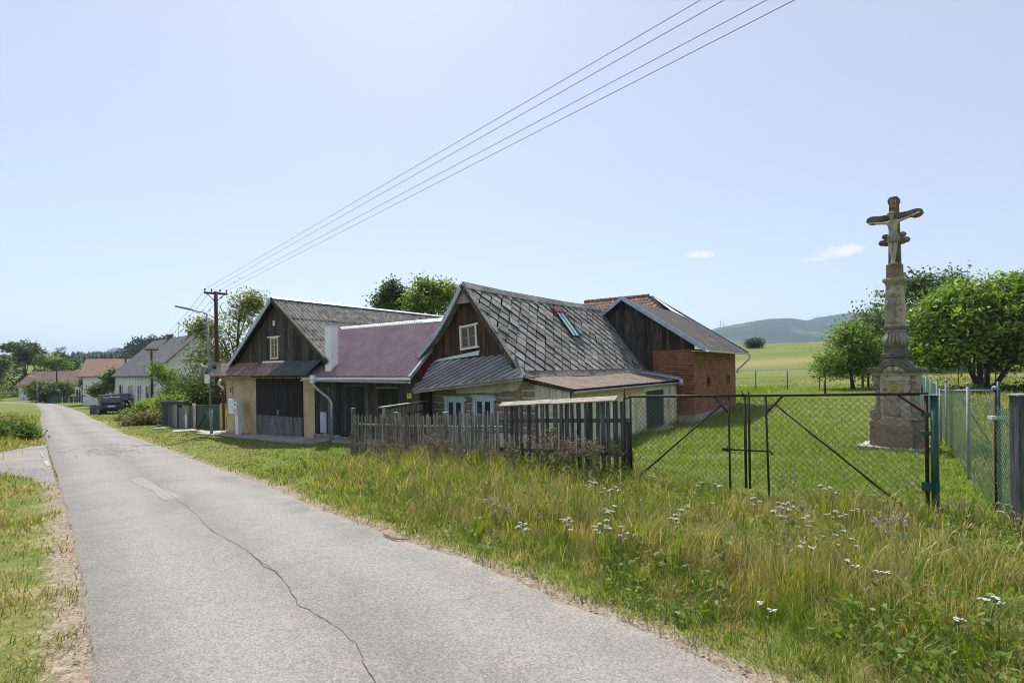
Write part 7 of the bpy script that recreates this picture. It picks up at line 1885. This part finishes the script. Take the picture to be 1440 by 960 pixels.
# right-hand verge
hv = .085 + T * (.145 + .08 * big + .07 * med); fd_ = np.abs((x - FA.x) * -FDIR.y + (y - FA.y) * FDIR.x); fal = (x - FA.x) * FDIR.x + (y - FA.y) * FDIR.y; hv = hv + .20 * np.clip(1 - fd_ / 1.1, 0, 1) * (fal > -.3) * (fal < FLEN + .3) * (.7 + .5 * med); h = np.where(verge, hv, h); p_dry = np.where(verge, .30 + .28 * sm(.1, .9, med) + .35 * (1 - T) * (al > 8) * sm(-.2, .6, big) + .16 * T, p_dry)
keep &= ~(verge & (d < .35) & (U > .25 + 2.0 * d))
keep &= ~(verge & (al > 9) & (d < 1.6) & (fin + med > .5) & (U > .25))
# lawn of the yard
ly = .06 + .05 * np.clip(big + .3, 0, 1) + .035 * med; s2_ = ((x - O2.x * KF) * ES.x + (y - O2.y * KF) * ES.y) / KF; q2_ = ((x - O2.x * KF) * EQ.x + (y - O2.y * KF) * EQ.y) / KF
ly = ly + .16 * np.clip(1 - np.maximum(s2_ - AS, 0) / .5, 0, 1) * (q2_ < 12.4) * (s2_ > AS - .1) + .12 * np.clip(1 - np.maximum(s2_ - BS1, 0) / .45, 0, 1) * (q2_ > 12.2) + .10 * np.clip(1 - (np.maximum(np.abs((x - MP.x) * MX.x + (y - MP.y) * MX.y + .07) - .65, np.abs((x - MP.x) * MY.x + (y - MP.y) * MY.y) - .55)) / .3, 0, 1)
h = np.where(yard, ly, h); p_dry = np.where(yard, .06 + .10 * sm(.3, 1, med), p_dry)
lawn = verge & (al > 12); h = np.where(lawn, .05 + .03 * np.clip(big, 0, 1), h); p_dry = np.where(lawn & (d > 1.5), .10, p_dry)
gatefr = np.clip(1 - np.abs((x - FA.x) * -FDIR.y + (y - FA.y) * FDIR.x) / .6, 0, 1)
# left-hand side of the lane
lf = ~right; near = lf & (al < 15); h = np.where(near, .065 + .05 * sm(.3, 1.6, d) + .025 * med + .20 * sm(1.9, 3.2, d), h); p_dry = np.where(near, .42 + .22 * (fin > 0) - .3 * sm(1.2, 2.4, d), p_dry)
keep &= ~(near & (U > np.clip(.30 + .5 * d + .6 * (fin + .5 * med), .06, 1)))
far = lf & (al >= 15); h = np.where(far, .12 + .38 * sm(.3, 2.2, d) * (1 + .4 * big), h); p_dry = np.where(far, .45 + .25 * big, p_dry)
trim_ = far & (al < 19.5); h = np.where(trim_, .08, h); p_dry = np.where(trim_, .15, p_dry)
x, y, r, h, p_dry, T, verge, d, yard, big, med = [a[keep] for a in (x, y, r, h, p_dry, T, verge, d, yard, big, med)]; n = len(x)
print("grass blades", n)
h = np.maximum(h, .03) * rng.uniform(.45, 1.45, n); dry = rng.uniform(size=n) < p_dry
z0 = zt(x, y) - .008 + np.clip((62 - r) / 40, 0, 1) * np.clip(d / .6, 0, 1) * (.03 * snoise(x, y, 2.2, 3) + .05 * snoise(x, y, .5, 4)) * np.clip((70 - r) / 40, 0, 1)
w = np.maximum(.0038, .00125 * r) * rng.uniform(.7, 1.5, n) * np.where(h > .2, 1.1, 1.0)
g1, g2, g3 = np.array((.09, .175, .018)), np.array((.27, .32, .03)), np.array((.17, .25, .032)); s1, s2 = np.array((.50, .42, .22)), np.array((.33, .24, .11))
cs_ = np.where(verge, .17, .11); ci = (np.floor(x / cs_ + .35 * np.sin(y * 9)) * 7919 + np.floor(y / cs_ + .35 * np.sin(x * 8)) * 104729).astype(np.int64) % 100003
HT = np.random.default_rng(2).uniform(size=(100003, 5)); cl = HT[ci]
h = h * np.where(verge, .55 + .95 * cl[:, 0] ** 1.4, .8 + .4 * cl[:, 0]); dry = dry | (verge & (cl[:, 4] < .10) & (rng.uniform(size=n) < .75)); dry &= ~(verge & (cl[:, 4] > .72) & (rng.uniform(size=n) < .8))
t1 = np.clip(cl[:, 1] * 1.15 - .1 + .25 * med + rng.normal(size=n) * .16, 0, 1)[:, None]; col = g1 * (1 - t1) + g2 * t1; k = rng.uniform(size=n)[:, None] < .3; col = np.where(k, g3, col)
col = np.where((yard & ~dry)[:, None], col * np.array((1.08, 1.10, .9)), col)
t2 = rng.uniform(size=n)[:, None]; col = np.where(dry[:, None], s1 * (1 - t2) + s2 * t2, col) * rng.uniform(.75, 1.25, n)[:, None]
an = np.where(rng.uniform(size=n) < .6, cl[:, 2] * 6.283 + rng.normal(size=n) * .5, rng.uniform(0, 2 * math.pi, n)); lean = h * (rng.uniform(.15, .75, n) + .55 * cl[:, 3] ** 2); lx, ly_ = np.cos(an) * lean, np.sin(an) * lean
a2 = an + math.pi / 2 + rng.normal(size=n) * .5; sx, sy = np.cos(a2) * w / 2, np.sin(a2) * w / 2
P0 = np.c_[x, y, z0]; S = np.c_[sx, sy, np.zeros(n)]; Lv = np.c_[lx, ly_, np.zeros(n)]; UPv = np.c_[np.zeros(n), np.zeros(n), h]
nr = r < 15
def blades(idx, five):
    p, s, l, u, c = P0[idx], S[idx], Lv[idx], UPv[idx], col[idx]; m = len(p)
    if five:
        co = np.stack([p - s, p + s, p + u * .6 + l * .35 - s * .75, p + u * .6 + l * .35 + s * .75, p + u * .95 + l], 1).reshape(-1, 3); b = np.arange(m) * 5
        return co, [np.c_[b, b + 1, b + 3, b + 2], np.c_[b + 2, b + 3, b + 4]], np.repeat(c, 5, 0)
    co = np.stack([p - s, p + s, p + u * .95 + l], 1).reshape(-1, 3); b = np.arange(m) * 3
    return co, [np.c_[b, b + 1, b + 2]], np.repeat(c, 3, 0)
def grass_obj(name, label, sel, five):
    co, f, c = blades(np.where(sel)[0], five); me = raw_mesh(name, co, f, c, MT['blade']); o = bpy.data.objects.new(name, me); link(o); tag(o, label, None, None, "stuff")
grass_obj("verge_grass", "tall mixed green and straw grass on the verge", nr & verge, True)
grass_obj("lawn_grass", "short bright green grass of the yard", nr & ~verge, True)
grass_obj("distant_grass", "grass of the yard and lane sides farther off", ~nr, False)
# straw stalks with seed heads
def stalks(nm_, label, N, sel_fn, hmin, hmax, colA, colB, seed, rmin=2.6, rmax=17):
    rg = np.random.default_rng(seed); rr_ = np.exp(rg.uniform(math.log(rmin), math.log(rmax), N)); t_ = rg.uniform(-R(50), R(52), N); X, Y = rr_ * np.sin(t_), rr_ * np.cos(t_)
    dd, rt = road_dist(X, Y); aa = X * RA.x + Y * RA.y; m = sel_fn(X, Y, dd, rt, aa, rg.uniform(size=N)); X, Y, rr_ = X[m], Y[m], rr_[m]; k = len(X)
    H = rg.uniform(hmin, hmax, k); Z0 = zt(X, Y) - .02; a = rg.uniform(0, 6.28, k); ln = H * rg.uniform(.05, .55, k); W_ = np.maximum(.0013, .0003 * rr_)
    p = np.c_[X, Y, Z0]; l = np.c_[np.cos(a) * ln, np.sin(a) * ln, np.zeros(k)]; u = np.c_[np.zeros(k), np.zeros(k), H]; a2 = a + 1.57; s = np.c_[np.cos(a2) * W_, np.sin(a2) * W_, np.zeros(k)]
    q = p + u * .55 + l * .3; e = p + u * .93 + l * .85; tip = p + u + l * 1.15; hw = s * rg.uniform(2.0, 3.6, k)[:, None]; mid = (e + tip) / 2
    co = np.stack([p - s, p + s, q - s, q + s, e - s * .8, e + s * .8, mid - hw, mid + hw, tip], 1).reshape(-1, 3); b = np.arange(k) * 9
    F = [np.c_[b, b + 1, b + 3, b + 2], np.c_[b + 2, b + 3, b + 5, b + 4], np.c_[b + 4, b + 5, b + 7, b + 6], np.c_[b + 6, b + 7, b + 8]]
    t3 = rg.uniform(size=k)[:, None]; c = (np.array(colA) * (1 - t3) + np.array(colB) * t3) * rg.uniform(.8, 1.2, k)[:, None]
    me = raw_mesh(nm_, co, F, np.repeat(c, 9, 0), MT['blade']); o = bpy.data.objects.new(nm_, me); link(o); tag(o, label, None, None, "stuff")
in_yard = lambda X, Y: in_poly(X, Y, [(p.x, p.y) for p in yard_poly])
stalks("dry_grass", "tall dry grass stalks standing in the verge", 14000, lambda X, Y, dd, rt, aa, u: rt & ~in_yard(X, Y) & (dd > .8) & (aa < 11.5) & (u < .12 + .55 * (snoise(X, Y, .9, 77) > .15)), .16, .46, (.50, .43, .25), (.30, .22, .10), 8)
stalks("meadow_grass", "tall dry meadow grass on the far side of the lane", 5000, lambda X, Y, dd, rt, aa, u: ~rt & (dd > .6) & (aa > 20) & (u < .6), .25, .5, (.40, .34, .18), (.30, .25, .12), 9, 14, 60)
# broad weed leaves low in the verge
rg = np.random.default_rng(14); N = 28000; rr_ = np.exp(rg.uniform(math.log(2.3), math.log(14), N)); t_ = rg.uniform(-R(48), R(50), N); X, Y = rr_ * np.sin(t_), rr_ * np.cos(t_)
dd, rt = road_dist(X, Y); aa = X * RA.x + Y * RA.y; m = rt & ~in_yard(X, Y) & (dd > .25) & (aa < 12) & (snoise(X, Y, 2.1, 55) > .05); X, Y, dd = X[m], Y[m], dd[m]; k = len(X)
pos = np.c_[X, Y, zt(X, Y) + rg.uniform(.02, .10, k) + sm(.3, 1.6, dd) * rg.uniform(0, .22, k)]; nrm = unit(rg.normal(size=(k, 3)) * .6 + np.array([0, 0, 1.0])); t3 = rg.uniform(size=k)[:, None]
c = (np.array((.09, .165, .025)) * (1 - t3) + np.array((.18, .25, .04)) * t3) * rg.uniform(.8, 1.2, k)[:, None]
co, f, cc = leaf_quads(pos, nrm, rg.uniform(.013, .042, k), .45, c, rg); me = raw_mesh("weed_leaves", co, [f], cc, MT['blade']); o = bpy.data.objects.new("ground_weeds", me); link(o); tag(o, "low broad weed leaves among the verge grass", None, None, "stuff")

# ================================================================== flowering plants, each a thing of its own
MT['petal'] = M("white_umbels", (.55, .54, .46), (.72, .71, .64), 30, None, .8, .1); MT['stem'] = M("green_stems", (.10, .15, .035), (.16, .19, .06), 12, None, .8, 0)
MT['mauve'] = M("mauve_flower_heads", (.34, .29, .33), (.48, .42, .46), 25, None, .85, .1); MT['drystem'] = M("dry_weed_stems", (.13, .14, .055), (.22, .2, .10), 12, None, .9, 0); MT['dryhead'] = M("dry_flower_heads", (.20, .145, .10), (.34, .26, .19), 30, None, .9, .1)
def plant_mesh(kind, seed):
    rr = random.Random(seed); st, hd, lv = MB(), MB(), []
    if kind == 'yarrow':
        for k in range(rr.randint(1, 3)):
            H = rr.uniform(.28, .46); tx, ty = rr.uniform(-.10, .10), rr.uniform(-.10, .10); tip = Vector((tx, ty, H)); st.tube([(0, 0, -.03), (tx * .4, ty * .4, H * .5), tip], [.003, .0028, .002], 4)
            for j in range(rr.randint(9, 14)):
                a, q = rr.uniform(0, 6.28), rr.uniform(0, .042); c = tip + Vector((math.cos(a) * q, math.sin(a) * q, .012 - q * .15 + rr.uniform(-.003, .003))); hd.sphere(c, rr.uniform(.008, .013), 1, 1, .5, 6, 3); st.tube([tip - EZ3 * .03, c], .0012, 3)
    elif kind == 'mauve':
        for k in range(rr.randint(2, 4)):
            H = rr.uniform(.25, .48); tx, ty = rr.uniform(-.13, .13), rr.uniform(-.13, .13); tip = Vector((tx, ty, H)); st.tube([(0, 0, -.03), (tx * .4, ty * .4, H * .5), tip], [.004, .003, .002], 4)
            for j in range(rr.randint(3, 6)):
                c = tip + Vector((rr.uniform(-.045, .045), rr.uniform(-.045, .045), rr.uniform(-.03, .03))); hd.sphere(c, rr.uniform(.010, .018), 1, 1, 1, 6, 4); st.tube([tip - EZ3 * .07, c], .0015, 3)
    else:
        for k in range(rr.randint(2, 4)):
            H = rr.uniform(.65, 1.02); tx, ty = rr.uniform(-.16, .16), rr.uniform(-.16, .16); tip = Vector((tx, ty, H)); st.tube([(0, 0, -.04), (tx * .3, ty * .3, H * .5), tip], [.007, .005, .003], 5)
            for j in range(rr.randint(7, 12)):
                zb_ = H * rr.uniform(.62, .92); b0 = Vector((tx * zb_ / H, ty * zb_ / H, zb_)); c = tip + Vector((rr.uniform(-.12, .12), rr.uniform(-.12, .12), rr.uniform(-.10, .06))); st.tube([b0, c], [.003, .0018], 4)
                for _ in range(3): hd.sphere(c + Vector((rr.uniform(-.022, .022), rr.uniform(-.022, .022), rr.uniform(-.015, .015))), rr.uniform(.010, .019), 1, 1, .9, 6, 4)
            for j in range(8):
                zz = H * rr.uniform(.12, .7); a = rr.uniform(0, 6.28); b0 = Vector((tx * zz / H, ty * zz / H, zz)); e = b0 + Vector((math.cos(a), math.sin(a), rr.uniform(-.2, .4))) * rr.uniform(.06, .13); sd_ = Vector((-math.sin(a), math.cos(a), 0)) * .018
                st.add([b0, b0.lerp(e, .5) + sd_, e, b0.lerp(e, .5) - sd_], [(0, 1, 2, 3)])
    return st, hd
def make_variants(kind, n, sm_, hm):
    out = []
    for i in range(n):
        st, hd = plant_mesh(kind, 100 * i + hash(kind) % 7 * 0 + len(kind)); ms = []
        for mb_, mat in ((st, sm_), (hd, hm)):
            me = bpy.data.meshes.new(kind); me.from_pydata([tuple(v) for v in mb_.v], [], mb_.f); me.materials.append(mat); me.update()
            for p in me.polygons: p.use_smooth = True
            ms.append(me)
        out.append(ms)
    return out
VAR = {'yarrow': make_variants('yarrow', 5, MT['stem'], MT['petal']), 'mauve': make_variants('mauve', 4, MT['stem'], MT['mauve']), 'thistle': make_variants('thistle', 5, MT['drystem'], MT['dryhead'])}
def put_plant(kind, name, label, cat, group, p, sc=1.0):
    st, hd = random.choice(VAR[kind]); t = thing(name, label, cat, Vector((p.x, p.y, Z(p.x, p.y) - .01)), group); t.rotation_euler = (0, 0, random.uniform(0, 6.28)); t.scale = (sc, sc, sc)
    for nm_, me in (("stem", st), ("flower_head", hd)):
        o = bpy.data.objects.new(nm_, me); link(o); o.parent = t
        if nm_ == "flower_head": o["kind"] = "stuff"
random.seed(21)
yar = [(815, 757), (866, 738), (858, 744), (872, 770), (845, 768), (740, 752), (735, 775), (793, 745), (795, 748), (800, 751), (840, 764), (852, 763), (862, 765), (875, 766), (828, 690), (835, 697), (850, 705), (867, 710), (893, 676), (917, 675), (945, 745), (950, 750), (960, 742), (1062, 718), (1070, 722), (1085, 716), (1095, 722), (1110, 735), (1122, 729), (1100, 745), (1090, 748), (1130, 745), (1145, 750), (1165, 735), (1178, 743), (1190, 738), (1205, 730), (1160, 768), (1175, 772), (1182, 766), (1195, 780), (1150, 700), (1010, 700), (985, 690), (1232, 702), (1246, 704), (1170, 706), (1410, 728), (1415, 735), (1405, 900), (1325, 905), (1240, 838), (1205, 835), (1080, 905), (1135, 808)]
for (u, v) in yar: put_plant('yarrow', "yarrow_plant", "flowering white yarrow standing in the verge grass", "wildflower", "white yarrow in the verge", on_ground(u + random.uniform(-3, 3), v + 20), random.uniform(.55, .85))
mau = [(1100, 728), (1112, 740), (1108, 722), (1130, 722), (1240, 745), (1250, 742), (1262, 748), (1275, 750), (1235, 760), (1262, 765), (1330, 712), (1338, 715), (1360, 712), (1095, 670), (1102, 668), (1115, 673), (690, 722), (700, 728), (925, 655), (1090, 760), (760, 735), (1280, 690)]
for (u, v) in mau: put_plant('mauve', "thistle_plant", "mauve flowering thistle clump in the verge grass", "wildflower", "mauve thistles in the verge", on_ground(u, v + 18), random.uniform(.5, .8))
thi = [(738, 652), (757, 655), (770, 660), (785, 662), (797, 664), (808, 660), (820, 668), (775, 672), (747, 664), (800, 676), (638, 652), (632, 650), (660, 660), (690, 662), (612, 650), (575, 648), (545, 645), (560, 652), (838, 676), (716, 668)]
thi += [(random.uniform(500, 880), 0) for _ in range(26)]
for (u, v) in thi:
    if v == 0:
        p_ = FA + FDIR * fence_pt(u, 620)[0] + FN * random.uniform(.15, .9); put_plant('thistle', "tall_dry_weed", "tall dry thistle-like weed before the wooden fence", "wild plant", "tall dry weeds along the wooden fence", p_, random.uniform(.4, .75)); continue
    put_plant('thistle', "tall_dry_weed", "tall dry thistle-like weed before the wooden fence", "wild plant", "tall dry weeds along the wooden fence", on_ground(u, v + 8), random.uniform(.6, .92) * (.7 if u < 700 else 1.0))
# ================================================================== distant forest and hills
rng = np.random.default_rng(44)
def conifers(nm_, label, spots, colr):
    co, F, C = [], [], []; b = 0
    for (x, y, H, rad) in spots:
        z0 = Z(x, y) - .5
        for lv in range(6):
            f0 = .08 + lv * .15; f1 = min(1.0, f0 + .30); r0 = rad * (1 - f0) ** .85; ns = 9; ph_ = rng.uniform(0, 6)
            tipz = z0 + H * f1; sh = rng.uniform(.75, 1.2)
            ring = [(x + math.cos(ph_ + 6.283 * k / ns) * r0 * rng.uniform(.75, 1.2), y + math.sin(ph_ + 6.283 * k / ns) * r0 * rng.uniform(.75, 1.2), z0 + H * f0 - rng.uniform(0, .04) * H) for k in range(ns)]
            co += ring + [(x, y, tipz)]; C += [[c * sh for c in colr]] * (ns + 1)
            F += [(b + k, b + (k + 1) % ns, b + ns) for k in range(ns)]; b += ns + 1
    me = raw_mesh(nm_, np.array(co), [np.array(F)], np.array(C), MT['needle']); o = bpy.data.objects.new(nm_, me); link(o); tag(o, label, None, None, "stuff"); return o
sp = []
for k in range(260):
    u = rng.uniform(101, 215); Y0 = rng.uniform(330, 380); p = at_depth(u, 515, Y0); sp.append((p.x, p.y, (at_depth(u, 496 - (u - 100) * .02 + rng.uniform(-4, 3), Y0).z - Z(p.x, p.y)), 3.2))
for k in range(120):
    u = rng.uniform(-160, 30); Y0 = rng.uniform(330, 380); p = at_depth(u, 515, Y0); sp.append((p.x, p.y, (at_depth(u, 500 + rng.uniform(-4, 3), Y0).z - Z(p.x, p.y)), 3.2))
conifers("spruce_forest", "dark spruce forest edge beyond the green field", sp, (.022, .042, .024))
pos, nr_, sh = [], [], []
for (u, v, ru, rv, Y0) in ((205, 487, 16, 12, 300), (225, 484, 16, 12, 305), (245, 486, 14, 12, 300), (186, 493, 10, 9, 310), (262, 490, 14, 12, 290), (215, 500, 40, 14, 300), (280, 495, 20, 15, 295)):
    c = at_depth(u, v, Y0); k = Y0 / F_PX; a, b_, s = crown_points([(c.x, c.y, c.z, ru * k, ru * k, rv * k, 1)], 90, 22, 1.3, rng); pos.append(a); nr_.append(b_); sh.append(s)
pos, nr_, sh = np.concatenate(pos), np.concatenate(nr_), np.concatenate(sh); co, f, cc = leaf_quads(pos, nr_, rng.uniform(.5, .9, len(pos)), .6, np.array((.04, .065, .03))[None] * sh[:, None], rng)
me = raw_mesh("deciduous_forest", co, [f], cc, MT['needle']); o = bpy.data.objects.new("deciduous_forest", me); link(o); tag(o, "rounded forest crowns behind the farmhouse roof", None, None, "stuff")
m, nt, b, t = newmat("wooded_hill"); vec = t.outputs["Object"]
n1 = nnoise(nt, vec, .004, 6, .6); n2 = nnoise(nt, vec, .03, 5, .7); col = nmix(nt, nramp(nt, n2, .35, .65), (.018, .035, .015), (.045, .075, .03)); col = nmix(nt, nramp(nt, n1, .56, .62), col, (.10, .15, .05))
nt.links.new(col, b.inputs["Base Color"]); b.inputs["Roughness"].default_value = 1.0; b.inputs["Specular IOR Level"].default_value = 0.0
bp = nt.nodes.new("ShaderNodeBump"); bp.inputs["Strength"].default_value = 1.0; bp.inputs["Distance"].default_value = 18; nt.links.new(n2, bp.inputs["Height"]); nt.links.new(bp.outputs[0], b.inputs["Normal"])
def hill(name, label, prof, D0, rough=2.0):
    us = np.array([p[0] for p in prof], float); vv = np.array([p[1] for p in prof], float); U_ = np.arange(us[0], us[-1] + 1e-6, 1.3); V_ = np.interp(U_, us, vv); M_ = 30; co, F = [], []
    for i, (u, v) in enumerate(zip(U_, V_)):
        d = px_dir(u, v)
        for j in range(M_ + 1):
            f = j / M_; Y = D0 * (.62 + .62 * f); s = math.sin(math.pi * min(f / .62, 1) / 2) if f < .62 else math.cos(math.pi * (f - .62) / .38 / 2)
            zc = CAM.z + d.z * D0; z = 2 + (zc - 2) * s + (rng.uniform(-rough, rough) if s > .2 else 0) + 14 * math.sin(u * .05 + f * 9) * (s * (1 - s)) * 2
            co.append((d.x * Y, Y, z))
    for i in range(len(U_) - 1):
        for j in range(M_): a = i * (M_ + 1) + j; F.append((a, a + M_ + 1, a + M_ + 2, a + 1))
    me = bpy.data.meshes.new(name); me.from_pydata(co, [], F); me.materials.append(m)
    for p in me.polygons: p.use_smooth = True
    o = bpy.data.objects.new(name, me); link(o); tag(o, label, None, None, "structure"); return o
hill("hill", "long wooded hill beyond the pasture", [(930, 492), (985, 470), (1010, 462), (1050, 455), (1085, 450), (1112, 449), (1135, 452), (1150, 448), (1195, 442), (1260, 440), (1350, 446), (1460, 452), (1600, 480), (1700, 500)], 2700)
hill("hill", "small blue hill beyond the spruce forest", [(100, 512), (140, 499), (155, 491.5), (166, 489.5), (178, 493), (215, 502), (300, 512)], 3300)
for i, (u, v0, v1, lb) in enumerate(((1013, 463, 449, "slim radio mast on the wooded hill"), (1017.5, 463, 452, "shorter radio mast on the wooded hill"), (1144, 453, 444.5, "pale lattice pylon on the hill crest"), (1150, 452, 443.5, "second pale lattice pylon on the hill crest"))):
    p, q = at_depth(u, v0 + 3, 2690), at_depth(u, v1, 2690); t_ = thing("radio_mast" if i < 2 else "pylon", lb, "mast", p); mb = MB(); mb.tube([p - EZ3 * 10, q], [2.0, .9], 5); mb.build("tower", MT['galv'], t_)
    for f in (.75, .92):
        c = p.lerp(q, f); mb = MB(); mb.bar(c - Vector((5 if i > 1 else 2.4, 0, 0)), c + Vector((5 if i > 1 else 2.4, 0, 0)), 1.0, 1.0); mb.build("arm", MT['galv'], t_)
# ================================================================== summer haze
mb = MB(); mb.obox(Vector((-7200, -7200, -8)), (14400, 0, 0), (0, 14400, 0), (0, 0, 330))
mh = bpy.data.materials.new("haze_air"); mh.use_nodes = True; nt = mh.node_tree; nt.nodes.clear(); out = nt.nodes.new("ShaderNodeOutputMaterial"); pv_ = nt.nodes.new("ShaderNodeVolumePrincipled")
pv_.inputs["Color"].default_value = (.58, .76, 1.0, 1); pv_.inputs["Density"].default_value = 1.9e-4; pv_.inputs["Anisotropy"].default_value = .2; nt.links.new(pv_.outputs[0], out.inputs["Volume"])
haze = mb.build("haze", mh, None, kind="stuff", label="thin summer haze over the whole valley")
